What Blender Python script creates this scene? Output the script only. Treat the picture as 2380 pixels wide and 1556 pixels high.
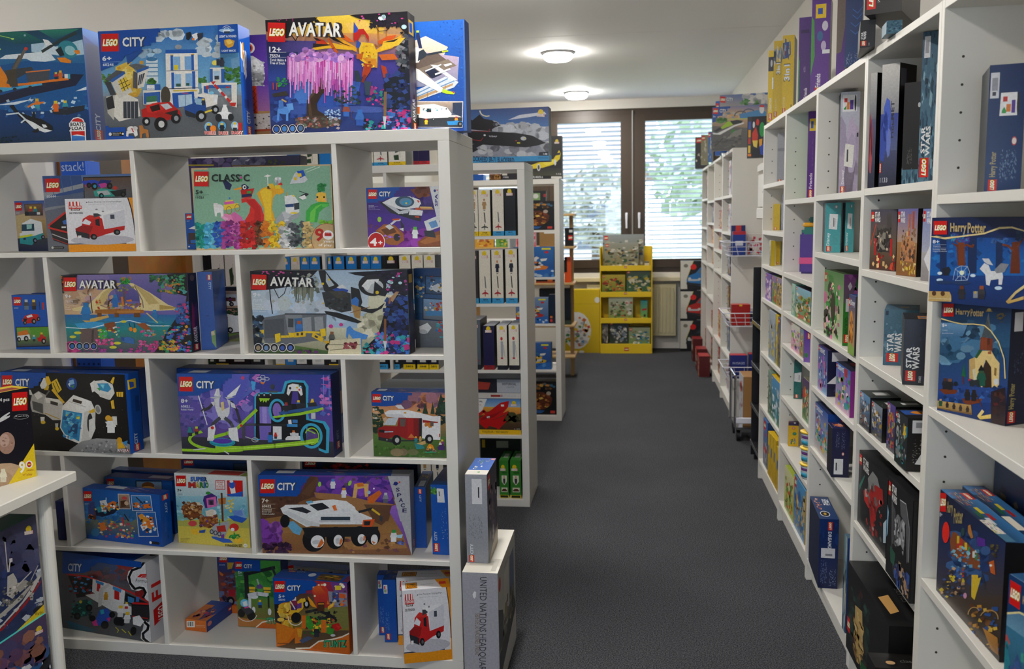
import bpy, bmesh, math, random
import numpy as np
from mathutils import Vector, Matrix

for o in list(bpy.data.objects): bpy.data.objects.remove(o)
SC = bpy.context.scene
COL = SC.collection
PI = math.pi

# ------------------------------------------------------------------ camera
F, PITCH, ROLL, YAW, EYE = 2059.0, .1296, -.0188, -.1387, 1.531
def _basis():
    cy, sy, cp, sp = math.cos(YAW), math.sin(YAW), math.cos(PITCH), math.sin(PITCH)
    fw = Vector((sy*cp, cy*cp, -sp)); r = Vector((cy, -sy, 0)); u = r.cross(fw)
    cr, sr = math.cos(ROLL), math.sin(ROLL)
    return r*cr + u*sr, u*cr - r*sr, fw
CR, CU, CF = _basis()
cd = bpy.data.cameras.new('camera'); cam = bpy.data.objects.new('camera', cd); COL.objects.link(cam)
cd.sensor_width = 36.0; cd.lens = 36.0*F/2380.0; cd.clip_start = .02; cd.clip_end = 200
cd.dof.use_dof = True; cd.dof.focus_distance = 2.9; cd.dof.aperture_fstop = 5.0
m3 = Matrix((CR, CU, -CF)).transposed()
cam.matrix_world = Matrix.Translation((0, 0, EYE)) @ m3.to_4x4()
SC.camera = cam

# ------------------------------------------------------------------ world, exposure
SC.view_settings.view_transform = 'Standard'; SC.view_settings.look = 'None'
SC.view_settings.gamma = 1.0; SC.view_settings.use_curve_mapping = False
SC.view_settings.exposure = -.34
W = bpy.data.worlds.new('overcast_sky'); SC.world = W; W.use_nodes = True
bg = W.node_tree.nodes['Background']; bg.inputs[0].default_value = (.74, .86, 1.0, 1); bg.inputs[1].default_value = 8.0
SC.cycles.use_denoising = True
SC.cycles.use_adaptive_sampling = True; SC.cycles.adaptive_threshold = .1
SC.cycles.max_bounces = 6; SC.cycles.diffuse_bounces = 4; SC.cycles.glossy_bounces = 2
SC.cycles.transparent_max_bounces = 8; SC.cycles.caustics_reflective = False; SC.cycles.caustics_refractive = False
LAMP_W = 20.0          # watts of each ceiling lamp
LAMP_SPOTS = [(-.612, 9.71), (-.612, 7.38), (-.612, 5.05), (-.612, 2.72), (-.612, .39), (-.612, -1.94)]

# ------------------------------------------------------------------ pixel helpers (2380 x 1556 frame)
EYEV = Vector((0, 0, EYE))
def ray(p): return CF + CR*((p[0]-1190)/F) + CU*((778-p[1])/F)
def onz(p, z): d = ray(p); return EYEV + d*((z-EYE)/d.z)
def onx(p, x): d = ray(p); return EYEV + d*(x/d.x)
def ony(p, y): d = ray(p); return EYEV + d*(y/d.y)
def onpl(p, q, n): d = ray(p); return EYEV + d*((q-EYEV).dot(n)/d.dot(n))
CROPS = dict(a=(0, 0, 3.967), b=(560, 0, 3.967), c=(0, 320, 3.967), d=(560, 320, 3.967), e=(0, 600, 3.967), f=(540, 600, 3.967),
             g=(0, 820, 3.967), h=(540, 820, 3.967), i=(0, 1164, 3.967), j=(560, 1164, 3.967),
             k=(1600, 180, 3.89), l=(1600, 540, 3.89), m=(1680, 860, 3.89), n=(1760, 0, 3.839), o=(1800, 340, 3.89), p=(1800, 680, 3.89),
             q=(1780, 940, 3.967), r=(1780, 1160, 3.93), s=(1040, 180, 3.89), t=(1040, 540, 3.89), u=(1040, 860, 3.89), v=(1040, 1156, 3.89),
             w=(1280, 220, 3.89), x=(1280, 520, 3.89), y=(1620, 200, 4.322), z=(1640, 560, 2.781), A=(0, 0, 1.0))
def px(s):
    c = CROPS[s[0]]; x, y = s[1:].split(',')
    return (float(x)/c[2]+c[0], float(y)/c[2]+c[1])
def quad(s): return [px(t) for t in s.split()]

# ------------------------------------------------------------------ materials
def lin(c): return tuple((v/12.92 if v <= .04045 else ((v+.055)/1.055)**2.4) for v in c)
def hexc(h):
    if len(h) == 3: h = ''.join(c*2 for c in h)
    return tuple(int(h[i:i+2], 16)/255 for i in (0, 2, 4))
MATS = {}
def mat(name, col, rough=.5, metal=0, noise=0, scale=30, bump=0, emit=None, es=0, coat=0, spec=.5):
    if name in MATS: return MATS[name]
    m = bpy.data.materials.new(name); m.use_nodes = True; nt = m.node_tree; b = nt.nodes['Principled BSDF']
    c = lin(hexc(col)) if isinstance(col, str) else col
    b.inputs['Base Color'].default_value = (*c, 1); b.inputs['Roughness'].default_value = rough; b.inputs['Metallic'].default_value = metal
    b.inputs['Specular IOR Level'].default_value = spec
    if coat: b.inputs['Coat Weight'].default_value = coat; b.inputs['Coat Roughness'].default_value = .15
    if noise or bump:
        tc = nt.nodes.new('ShaderNodeTexCoord'); n = nt.nodes.new('ShaderNodeTexNoise'); n.inputs['Scale'].default_value = scale
        n.inputs['Detail'].default_value = 4; nt.links.new(tc.outputs['Object'], n.inputs['Vector'])
        if noise:
            mx = nt.nodes.new('ShaderNodeMix'); mx.data_type = 'RGBA'; mx.blend_type = 'MULTIPLY'; mx.inputs[0].default_value = noise
            mx.inputs[6].default_value = (*c, 1); nt.links.new(n.outputs['Color'], mx.inputs[7]); nt.links.new(mx.outputs[2], b.inputs['Base Color'])
        if bump:
            bp = nt.nodes.new('ShaderNodeBump'); bp.inputs['Strength'].default_value = bump; bp.inputs['Distance'].default_value = .002
            nt.links.new(n.outputs[0], bp.inputs['Height']); nt.links.new(bp.outputs[0], b.inputs['Normal'])
    if emit:
        b.inputs['Emission Color'].default_value = (*lin(hexc(emit)), 1); b.inputs['Emission Strength'].default_value = es
    MATS[name] = m; return m

def print_material(name, rough, gain, mottle=0):
    m = bpy.data.materials.new(name); m.use_nodes = True; nt = m.node_tree; b = nt.nodes['Principled BSDF']
    a = nt.nodes.new('ShaderNodeVertexColor'); a.layer_name = 'Col'
    mx = nt.nodes.new('ShaderNodeMix'); mx.data_type = 'RGBA'; mx.blend_type = 'MULTIPLY'; mx.inputs[0].default_value = 1
    mx.inputs[7].default_value = (gain, gain, gain, 1); mx.clamp_result = True
    nt.links.new(a.outputs['Color'], mx.inputs[6]); nt.links.new(mx.outputs[2], b.inputs['Base Color'])
    b.inputs['Roughness'].default_value = rough; b.inputs['Specular IOR Level'].default_value = .4
    if mottle:      # screened ink: fine uneven grain
        tc = nt.nodes.new('ShaderNodeTexCoord'); n = nt.nodes.new('ShaderNodeTexNoise'); n.inputs['Scale'].default_value = 140; n.inputs['Detail'].default_value = 5; n.inputs['Roughness'].default_value = .7
        nt.links.new(tc.outputs['Object'], n.inputs['Vector']); r = nt.nodes.new('ShaderNodeMapRange'); r.inputs[1].default_value = .32; r.inputs[2].default_value = .68
        r.inputs[3].default_value = .86*(1-mottle); r.inputs[4].default_value = .86*(1+mottle*.6); nt.links.new(n.outputs[0], r.inputs[0]); nt.links.new(r.outputs[0], mx.inputs[7])
    return m
M_CARD = print_material('printed_card', .38, .88)
M_INK = print_material('printed_ink', .36, 1.0, .15)
M_WHITE = mat('white_laminate', 'dddad3', .42, noise=.05, scale=8)
M_WHITE2 = mat('white_foil', 'dddad2', .45, noise=.05, scale=8)
M_HOLE = mat('pin_hole_dark', '3a3631', .8)
M_WOOD = mat('oak_wood', 'b0722f', .45, noise=.55, scale=14)
M_WOODL = mat('light_wood', 'c9a46a', .5, noise=.3, scale=14)
M_BROWN = mat('brown_window_frame', '3f3021', .4, noise=.15, scale=5)
M_BLACK = mat('black_plastic', '15151a', .35)
M_STEEL = mat('chrome_steel', 'c8c8cc', .2, metal=1)
M_WIRE = mat('white_wire', 'e4e4ee', .35)
M_YEL = mat('yellow_card', 'f0cc14', .5, noise=.1, scale=6)
M_KRAFT = mat('kraft_card', 'a97d4a', .7, noise=.2, scale=20)
M_CREAM = mat('cream_paint', 'd9cfae', .5)

# ------------------------------------------------------------------ object helpers
def tag(o, label=None, cat=None, group=None, kind=None):
    if label: o['label'] = label
    if cat: o['category'] = cat
    if group: o['group'] = group
    if kind: o['kind'] = kind
    return o
def empty(name, loc=(0, 0, 0), rz=0, label=None, cat=None, group=None, kind=None):
    o = bpy.data.objects.new(name, None); o.empty_display_size = .05; COL.objects.link(o)
    o.location = loc; o.rotation_euler = (0, 0, rz)
    return tag(o, label, cat, group, kind)
def link(name, me, m, parent=None, loc=None, rz=None):
    o = bpy.data.objects.new(name, me); COL.objects.link(o)
    if m is not None and not me.materials: me.materials.append(m)
    if parent: o.parent = parent
    if loc is not None: o.location = loc
    if rz is not None: o.rotation_euler = (0, 0, rz)
    return o
def mesh_of(bm, name='mesh', smooth=False):
    me = bpy.data.meshes.new(name); bm.to_mesh(me); bm.free()
    if smooth:
        for p in me.polygons: p.use_smooth = True
    return me
def addbox(bm, x0, x1, y0, y1, z0, z1):
    vs = [bm.verts.new((x, y, z)) for x in (x0, x1) for y in (y0, y1) for z in (z0, z1)]
    for f in ((0, 1, 3, 2), (4, 6, 7, 5), (0, 4, 5, 1), (2, 3, 7, 6), (0, 2, 6, 4), (1, 5, 7, 3)): bm.faces.new([vs[i] for i in f])
def boxmesh(x0, x1, y0, y1, z0, z1, bev=0):
    bm = bmesh.new(); addbox(bm, x0, x1, y0, y1, z0, z1)
    if bev: bmesh.ops.bevel(bm, geom=bm.edges[:], offset=bev, segments=1, affect='EDGES')
    return mesh_of(bm)
_bc = {}
def board(name, parent, m, x0, x1, y0, y1, z0, z1, bev=.0008):
    """a box part; alike boards share one mesh centred on its base"""
    k = (round(x1-x0, 4), round(y1-y0, 4), round(z1-z0, 4), bev, m.name)
    if k not in _bc:
        _bc[k] = boxmesh(-k[0]/2, k[0]/2, -k[1]/2, k[1]/2, 0, k[2], bev); _bc[k].materials.append(m)
    return link(name, _bc[k], None, parent, ((x0+x1)/2, (y0+y1)/2, z0))
def cyl(bm, p0, p1, r0, r1=None, n=12, cap=True):
    p0, p1 = Vector(p0), Vector(p1); r1 = r0 if r1 is None else r1
    d = (p1-p0).normalized(); a = d.orthogonal().normalized(); b = d.cross(a)
    A = [bm.verts.new(p0+(a*math.cos(t)+b*math.sin(t))*r0) for t in [2*PI*i/n for i in range(n)]]
    B = [bm.verts.new(p1+(a*math.cos(t)+b*math.sin(t))*r1) for t in [2*PI*i/n for i in range(n)]]
    for i in range(n): bm.faces.new((A[i], A[(i+1) % n], B[(i+1) % n], B[i]))
    if cap: bm.faces.new(A[::-1]); bm.faces.new(B)
def tube(bm, pts, r, n=6):
    for i in range(len(pts)-1): cyl(bm, pts[i], pts[i+1], r, n=n)
def lathe(bm, prof, n=24, c=(0, 0, 0)):
    rings = []
    for r, z in prof:
        rings.append([bm.verts.new((c[0]+max(r, 1e-5)*math.cos(2*PI*i/n), c[1]+max(r, 1e-5)*math.sin(2*PI*i/n), c[2]+z)) for i in range(n)])
    for a, b in zip(rings, rings[1:]):
        for i in range(n): bm.faces.new((a[i], a[(i+1) % n], b[(i+1) % n], b[i]))
    bm.faces.new(rings[0][::-1]); bm.faces.new(rings[-1])

# ------------------------------------------------------------------ flat print on card
_tx = {}
def glyphs(s, bold=0.0, shear=0.0):
    """outline of a word, filled, as 2-D triangles scaled to cap height 1"""
    k = (s, bold, shear)
    if k in _tx: return _tx[k]
    cu = bpy.data.curves.new('t', 'FONT'); cu.body = s; cu.size = 1; cu.offset = bold; cu.shear = shear; cu.resolution_u = 2
    cu.fill_mode = 'FRONT'; cu.space_character = 1.0+bold*2
    o = bpy.data.objects.new('t', cu); COL.objects.link(o)
    me = bpy.data.meshes.new_from_object(o.evaluated_get(bpy.context.evaluated_depsgraph_get()))
    v = np.array([q.co[:2] for q in me.vertices]) if len(me.vertices) else np.zeros((1, 2))
    f = [list(q.vertices) for q in me.polygons]
    bpy.data.objects.remove(o); bpy.data.curves.remove(cu); bpy.data.meshes.remove(me)
    _tx[k] = (v, f); return _tx[k]
def homog(q, w, h):
    """pixels of a face's corners (TL TR BR BL) -> metres on the face"""
    A, b = [], []
    for (x, y), (X, Y) in zip(q, ((0, h), (w, h), (w, 0), (0, 0))):
        A += [[x, y, 1, 0, 0, 0, -X*x, -X*y], [0, 0, 0, x, y, 1, -Y*x, -Y*y]]; b += [X, Y]
    s = np.linalg.solve(np.array(A), np.array(b)); return np.append(s, 1).reshape(3, 3)
def clip(poly, w, h):
    """poly: list of (x, y, r, g, b); Sutherland-Hodgman against the face"""
    for ax, lim, sg in ((0, 0, 1), (0, w, -1), (1, 0, 1), (1, h, -1)):
        out = []
        for i in range(len(poly)):
            P, Q = poly[i-1], poly[i]
            a, b = (P[ax]-lim)*sg, (Q[ax]-lim)*sg
            if (a < 0) != (b < 0): t = a/(a-b); out.append(tuple(P[j]+(Q[j]-P[j])*t for j in range(5)))
            if b >= 0: out.append(Q)
        poly = out
        if len(poly) < 3: return []
    return poly
class Print:
    """flat coloured print on one face of a box; y is the height on the face"""
    def __init__(s, q, w, h): s.H = homog(q, w, h); s.w, s.h = w, h; s.v, s.f, s.c = [], [], []; s.n = 0; s.lv, s.lf, s.lc = [], [], []
    def xf(s, x, y):
        a = s.H @ np.array((x, y, 1.0)); return a[0]/a[2], a[1]/a[2]
    def poly(s, pts, cols, logo=False, bump=True):
        if bump: s.n += 1
        V, FF, CC = (s.lv, s.lf, s.lc) if logo else (s.v, s.f, s.c)
        if isinstance(cols[0], (float, int)): cols = [cols]*len(pts)
        q = clip([(*s.xf(*p), *c) for p, c in zip(pts, cols)], s.w, s.h)
        if len(q) < 3: return
        z = 1.2e-4+1.6e-5*s.n; i = len(V)
        V.extend((a[0], -z, a[1]) for a in q); FF.append(tuple(range(i, i+len(q)))); CC.extend(a[2:] for a in q)
    def text(s, col, box, t, bold=0.0, shear=0.0, rot=0, logo=False, base=None):
        v, f = glyphs(t, bold, shear); bv = glyphs(t, 0.0, shear)[0] if base is None else base
        x0, y0, x1, y1 = box; lo = bv.min(0); sz = np.maximum(bv.max(0)-lo, 1e-6); c = lin(hexc(col)); s.n += 1
        for fc in f:
            pts = []
            for i in fc:
                u, w = (v[i]-lo)/sz
                if rot == 0: pts.append((x0+(x1-x0)*u, y1+(y0-y1)*w))
                elif rot == 1: pts.append((x1+(x0-x1)*w, y1+(y0-y1)*u))     # reads upwards
                else: pts.append((x0+(x1-x0)*w, y0+(y1-y0)*u))                  # reads downwards
            s.poly(pts, [c]*len(pts), logo, False)
    def logo(s, x0, y0, x1, y1, rot=0, word=True):
        s.poly([(x0, y0), (x1, y0), (x1, y1), (x0, y1)], lin(hexc('d3120f')), True)
        if not word: return
        W_, H_ = x1-x0, y1-y0
        if rot: b = (x0+.25*W_, y0+.09*H_, x1-.27*W_, y1-.09*H_)
        else: b = (x0+.09*W_, y0+.31*H_, x1-.09*W_, y1-.31*H_)
        base = glyphs('LEGO', .03, .25)[0]
        for c, o in (('111', .10), ('f5d020', .075), ('fff', .03)): s.text(c, b, 'LEGO', o, .25, rot, True, base)
    def run(s, art):
        C = (0, 0, 1.0); rnd = random.Random(7)
        for ln in art.strip().splitlines():
            for cmd in ln.split(';'):
                k = cmd.split()
                if not k: continue
                op = k[0]
                if op == 'C':
                    C = CROPS.get(k[1], (0, 0, 1.0)); continue
                X = lambda v: float(v)/C[2]+C[0]
                Y = lambda v: float(v)/C[2]+C[1]
                L = lambda h: lin(hexc(h))
                if op == 'p': s.poly([(X(k[i]), Y(k[i+1])) for i in range(2, len(k)-1, 2)], L(k[1]))
                elif op == 'P':
                    pts = [(X(k[i]), Y(k[i+1])) for i in range(3, len(k)-1, 2)]; ys = [p[1] for p in pts]; a, b = min(ys), max(ys)
                    c1, c2 = L(k[1]), L(k[2]); s.poly(pts, [tuple(c1[j]+(c2[j]-c1[j])*(p[1]-a)/(b-a) for j in range(3)) for p in pts])
                elif op in 'gh':
                    c1, c2 = L(k[1]), L(k[2]); x0, y0, x1, y1 = X(k[3]), Y(k[4]), X(k[5]), Y(k[6])
                    s.poly([(x0, y0), (x1, y0), (x1, y1), (x0, y1)], [c1, c1, c2, c2] if op == 'g' else [c1, c2, c2, c1])
                elif op == 'r': x0, y0, x1, y1 = X(k[2]), Y(k[3]), X(k[4]), Y(k[5]); s.poly([(x0, y0), (x1, y0), (x1, y1), (x0, y1)], L(k[1]))
                elif op == 'e':
                    a = math.radians(float(k[6])) if len(k) > 6 else 0; rx, ry = float(k[4])/C[2], float(k[5])/C[2]; n = 18 if max(rx, ry) > 4 else 10
                    s.poly([(X(k[2])+rx*math.cos(t)*math.cos(a)-ry*math.sin(t)*math.sin(a), Y(k[3])+rx*math.cos(t)*math.sin(a)+ry*math.sin(t)*math.cos(a)) for t in [2*PI*i/n for i in range(n)]], L(k[1]))
                elif op == 'o':
                    rx, ry, w = float(k[4])/C[2], float(k[5])/C[2], float(k[6])/C[2]; n = 24; s.n += 1
                    a0, a1 = (math.radians(float(k[7])), math.radians(float(k[8]))) if len(k) > 8 else (0, 2*PI)
                    for i in range(n):
                        t0, t1 = a0+(a1-a0)*i/n, a0+(a1-a0)*(i+1)/n
                        s.poly([(X(k[2])+(rx+q)*math.cos(t), Y(k[3])+(ry+q)*math.sin(t)) for t, q in ((t0, 0), (t0, w), (t1, w), (t1, 0))], L(k[1]), bump=False)
                elif op == 'l':
                    w = float(k[2])/C[2]/2; pts = [(X(k[i]), Y(k[i+1])) for i in range(3, len(k)-1, 2)]; s.n += 1
                    for (xa, ya), (xb, yb) in zip(pts, pts[1:]):
                        d = math.hypot(xb-xa, yb-ya) or 1; nx, ny = -(yb-ya)/d*w, (xb-xa)/d*w; ex, ey = (xb-xa)/d*w*.4, (yb-ya)/d*w*.4
                        s.poly([(xa+nx-ex, ya+ny-ey), (xb+nx+ex, yb+ny+ey), (xb-nx+ex, yb-ny+ey), (xa-nx-ex, ya-ny-ey)], L(k[1]), bump=False)
                elif op in 'sB':      # scatter: s n size seed x0 y0 x1 y1 colours -> little quads;  B -> little blobs
                    n, sz = int(k[1]), float(k[2])/C[2]; rnd = random.Random(int(k[3])); x0, y0, x1, y1 = X(k[4]), Y(k[5]), X(k[6]), Y(k[7]); cs = [L(c) for c in k[8:]]
                    for i in range(n):
                        if i % 6 == 0: s.n += 1
                        cx, cy, r, a = rnd.uniform(x0, x1), rnd.uniform(y0, y1), sz*rnd.uniform(.45, 1), rnd.uniform(0, PI); m = 4 if op == 's' else 7
                        e = rnd.uniform(.5, 1); c = rnd.choice(cs); g = rnd.uniform(.75, 1.15); c = tuple(min(1.0, v*g) for v in c)
                        s.poly([(cx+r*math.cos(a+2*PI*j/m), cy+r*e*math.sin(a+2*PI*j/m)) for j in range(m)], c, bump=False)
                elif op == 'c':       # parallel fringe: c n width seed x0 y0 x1 y1 colours -> hanging strands
                    n, sz = int(k[1]), float(k[2])/C[2]/2; rnd = random.Random(int(k[3])); x0, y0, x1, y1 = X(k[4]), Y(k[5]), X(k[6]), Y(k[7]); cs = [L(c) for c in k[8:]]; s.n += 1
                    for i in range(n):
                        cx = x0+(x1-x0)*(i+.5)/n+rnd.uniform(-.3, .3)*(x1-x0)/n; b = y0+(y1-y0)*rnd.uniform(.45, 1); t = y0+(y1-y0)*rnd.uniform(0, .12); c = rnd.choice(cs)
                        s.poly([(cx-sz, t), (cx+sz, t), (cx+sz*.7, b), (cx-sz*.7, b)], c, bump=False)
                elif op == 'm':       # small generic figure: m x y h head torso legs
                    x, y, h = X(k[1]), Y(k[2]), float(k[3])/C[2]; w = h*.26
                    s.poly([(x-w*.8, y+h), (x-w*.8, y+h*.62), (x+w*.8, y+h*.62), (x+w*.8, y+h)], L(k[6]))
                    s.poly([(x-w*1.1, y+h*.66), (x-w*.7, y+h*.3), (x+w*.7, y+h*.3), (x+w*1.1, y+h*.66)], L(k[5]))
                    s.poly([(x-w*.55, y+h*.32), (x-w*.55, y+h*.08), (x+w*.55, y+h*.08), (x+w*.55, y+h*.32)], L(k[4]))
                elif op == 'w':       # wheel: w x y r hub
                    x, y, r = float(k[1]), float(k[2]), float(k[3])
                    s.run_ellipse(X(x), Y(y), r/C[2]*.9, r/C[2], L('111318')); s.run_ellipse(X(x)+.1*r/C[2], Y(y), r/C[2]*.42, r/C[2]*.48, L(k[4]))
                elif op == 'L': s.logo(X(k[1]), Y(k[2]), X(k[3]), Y(k[4]), int(k[5]) if len(k) > 5 else 0, len(k) < 7)
                elif op in 'TtVvDdO':
                    if op == 'O': x, o2 = 4, k[2]
                    else: x, o2 = 3, None
                    j = x-1; bx = (X(k[j]), Y(k[j+1]), X(k[j+2]), Y(k[j+3])); t = ' '.join(k[j+4:]).replace('_', ' ')
                    bold = .03 if op in 'TVDO' else 0.0; rot = 1 if op in 'Vv' else 2 if op in 'Dd' else 0
                    if op == 'O': s.text(o2, bx, t, .07, 0, 0, base=glyphs(t, bold)[0])
                    s.text(k[1], bx, t, bold, 0, rot, base=glyphs(t, bold)[0] if bold else None)
    def run_ellipse(s, x, y, rx, ry, c): s.poly([(x+rx*math.cos(2*PI*i/16), y+ry*math.sin(2*PI*i/16)) for i in range(16)], c)
    def build(s, name, parent, mw):
        out = []
        for nm, V, FF, CC in ((name, s.v, s.f, s.c), ('logo_badge', s.lv, s.lf, s.lc)):
            if not FF: continue
            me = bpy.data.meshes.new(nm); me.from_pydata(V, [], FF)
            ca = me.color_attributes.new('Col', 'FLOAT_COLOR', 'CORNER'); ca.data.foreach_set('color', np.array([(*c, 1) for c in CC], 'f').ravel())
            me.materials.append(M_INK if nm == 'front_print' else M_CARD); o = link(nm, me, None, parent); o.matrix_local = mw; out.append(o)
        return out
UQ = ((0, 0), (100, 0), (100, 100), (0, 100))

def cardbody(w, d, h, cols, bev=.0015):
    """a closed carton; cols: front right back left top bottom; origin at the middle of its base"""
    bm = bmesh.new(); addbox(bm, -w/2, w/2, -d/2, d/2, 0, h)
    bmesh.ops.bevel(bm, geom=bm.edges[:], offset=min(bev, .1*min(w, d, h)), segments=1, affect='EDGES')
    me = mesh_of(bm, 'carton'); ca = me.color_attributes.new('Col', 'FLOAT_COLOR', 'CORNER'); C = [lin(hexc(c)) for c in cols]
    for p in me.polygons:
        n = p.normal; k = max(range(6), key=lambda i: (-n.y, n.x, n.y, -n.x, n.z, -n.z)[i])
        for l in p.loop_indices: ca.data[l].color = (*C[k], 1)
    me.materials.append(M_CARD); return me
FACE = dict(front=lambda w, d, h: (w, h, Matrix.Translation((-w/2, -d/2, 0))),
            right=lambda w, d, h: (d, h, Matrix.Translation((w/2, -d/2, 0)) @ Matrix.Rotation(PI/2, 4, 'Z')),
            left=lambda w, d, h: (d, h, Matrix.Translation((-w/2, d/2, 0)) @ Matrix.Rotation(-PI/2, 4, 'Z')),
            top=lambda w, d, h: (w, d, Matrix.Translation((-w/2, -d/2, h)) @ Matrix.Rotation(-PI/2, 4, 'X')))
def dirty(cols):
    c = cols.split()
    while len(c) < 6: c.append(c[1] if len(c) in (2, 3) and len(c) > 1 else c[0])
    return c
LAST = None; DIM = {}
CELLS = []        # (xmin, xmax, ymin, ymax, z, head room) of shelf cells
def cell_of(p, z):
    for a, b, y0, y1, zz, hh in CELLS:
        if abs(zz-z) < .002 and a-.03 < p.x < b+.03 and y0-.12 < p.y < y1: return a+.001, b-.001, hh
BCELLS = []       # (y near, y far, z, head room) of bookcase compartments
def bcell_of(p, z):
    c = sorted((max(a-p.y, p.y-b, 0), a, b, hh) for a, b, zz, hh in BCELLS if abs(zz-z) < .002)
    if c and c[0][0] < .25: return c[0][1:]
def B(label, q, depth, z=None, y=None, x=None, yaw=None, cols='24a', art='', right='', top='', left='', group=None, name='toy_box', cat='box', at=0, h=None, lift=.0004, tilt=0, free=False):
    """a carton from the pixels of its front face (TL TR BR BL), standing on height z.
    Its place comes from the surface it stands on (z) or from the shelf plane y / x its corner touches."""
    global LAST
    q = quad(q) if isinstance(q, str) else q
    TL, TR, BR, BL = q
    if y is not None: P = ony(BL, y) if at == 0 else ony(BR, y)
    elif x is not None: P = onx(BL, x) if at == 0 else onx(BR, x)
    else: P = onz(BL if at == 0 else BR, z)
    if yaw is None:
        O = onz(BR if at == 0 else BL, z); d = (O-P) if at == 0 else (P-O); d.z = 0; d.normalize()
    else: d = Vector((math.cos(yaw), math.sin(yaw), 0))
    n = Vector((-d.y, d.x, 0))
    bc = None if z is None or x is None else bcell_of(P, z)
    if bc and at == 0:          # slide along the sight line until it clears the side panels
        lim = bc[1]-.004-(min(depth, .11)*n.y if n.y > .3 else 0)
        if P.y > lim: P = ony(BL, lim)
        elif P.y < bc[0]+.03: P = ony(BL, bc[0]+.03)
    O = onpl(BR if at == 0 else BL, P, n); w = abs((O-P).dot(d))
    if at == 1: P = P-d*w
    if h is None: h = (onpl(TL, P, n).z+onpl(TR, P, n).z)/2-z
    # keep the carton inside the shelf cell it stands in
    cl = cell_of(P+d*(w/2), z)
    if cl and not free:
        h = min(h, cl[2]); c_ = abs(d.x); s_ = depth*abs(d.y)
        xs = sorted((P.x, (P+d*w).x, (P+n*depth).x, (P+d*w+n*depth).x))
        over = xs[3]-cl[1]
        if over > 0:
            f = max(.2, 1-over/c_/w); q = [q[0], tuple(q[0][i]+(q[1][i]-q[0][i])*f for i in (0, 1)), tuple(q[3][i]+(q[2][i]-q[3][i])*f for i in (0, 1)), q[3]]; w *= f
        under = cl[0]-xs[0]
        if under > 0:
            f = 1-under/c_/w; q = [tuple(q[1][i]+(q[0][i]-q[1][i])*f for i in (0, 1)), q[1], q[2], tuple(q[2][i]+(q[3][i]-q[2][i])*f for i in (0, 1))]; P = P+d*(w*(1-f)); w *= f
    if bc:
        h = min(h, bc[2])
        if d.y < -.05 and P.y+d.y*w < bc[0]+.003:
            f = max(.1, (P.y-bc[0]-.003)/(-d.y*w)); q = [q[0], tuple(q[0][i]+(q[1][i]-q[0][i])*f for i in (0, 1)), tuple(q[3][i]+(q[2][i]-q[3][i])*f for i in (0, 1)), q[3]]; w *= f
        if n.y > .05: depth = min(depth, max(.012, (bc[1]-.003-P.y)/n.y))
        xm = max(P.x, P.x+d.x*w); depth = min(depth, max(.012, (1.006-xm)/max(n.x, .01)))
    h = max(h, .01); base = P+d*(w/2)+n*(depth/2); base.z = z+lift
    o = link(name, cardbody(w, depth, h, dirty(cols)), None, None, base, math.atan2(d.y, d.x))
    if tilt: o.rotation_euler.x = tilt
    tag(o, label, cat, group)
    for f, a in (('front', art), ('right', right), ('top', top), ('left', left)):
        if not a: continue
        fw, fh, mw = FACE[f](w, depth, h)
        pr = Print(q if (f == 'front' and not a.lstrip().startswith('U')) else UQ, fw, fh); pr.run(a.replace('U', 'C U', 1) if a.lstrip().startswith('U') else a)
        pr.build(f+'_print', o, mw)
    DIM[o.name] = (w, depth, h, z+h)
    LAST = o
    return o

# ================================================================== the room
WL, WR, YB, YF, CH = -2.372, 1.062, 10.40, -3.2, 2.86
def struct(name, me, m, parent=None, loc=None): return tag(link(name, me, m, parent, loc), kind='structure')

def carpet_material():
    m = bpy.data.materials.new('charcoal_carpet'); m.use_nodes = True; nt = m.node_tree; b = nt.nodes['Principled BSDF']
    tc = nt.nodes.new('ShaderNodeTexCoord')
    n1 = nt.nodes.new('ShaderNodeTexNoise'); n1.inputs['Scale'].default_value = 210; n1.inputs['Detail'].default_value = 2
    n2 = nt.nodes.new('ShaderNodeTexNoise'); n2.inputs['Scale'].default_value = 1.6; n2.inputs['Detail'].default_value = 4
    for n in (n1, n2): nt.links.new(tc.outputs['Object'], n.inputs['Vector'])
    r = nt.nodes.new('ShaderNodeValToRGB'); r.color_ramp.elements[0].position = .38; r.color_ramp.elements[1].position = .64
    r.color_ramp.elements[0].color = (.022, .024, .030, 1); r.color_ramp.elements[1].color = (.108, .109, .118, 1)
    nt.links.new(n1.outputs[0], r.inputs[0])
    mx = nt.nodes.new('ShaderNodeMix'); mx.data_type = 'RGBA'; mx.blend_type = 'MULTIPLY'; mx.inputs[0].default_value = .5
    r2 = nt.nodes.new('ShaderNodeValToRGB'); r2.color_ramp.elements[0].position = .3; r2.color_ramp.elements[1].position = .7
    r2.color_ramp.elements[0].color = (.6, .6, .6, 1)
    nt.links.new(n2.outputs[0], r2.inputs[0]); nt.links.new(r.outputs[0], mx.inputs[6]); nt.links.new(r2.outputs[0], mx.inputs[7])
    nt.links.new(mx.outputs[2], b.inputs['Base Color']); b.inputs['Roughness'].default_value = .95; b.inputs['Specular IOR Level'].default_value = .15
    bp = nt.nodes.new('ShaderNodeBump'); bp.inputs['Strength'].default_value = .6; bp.inputs['Distance'].default_value = .004
    nt.links.new(n1.outputs[0], bp.inputs['Height']); nt.links.new(bp.outputs[0], b.inputs['Normal'])
    return m
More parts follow.
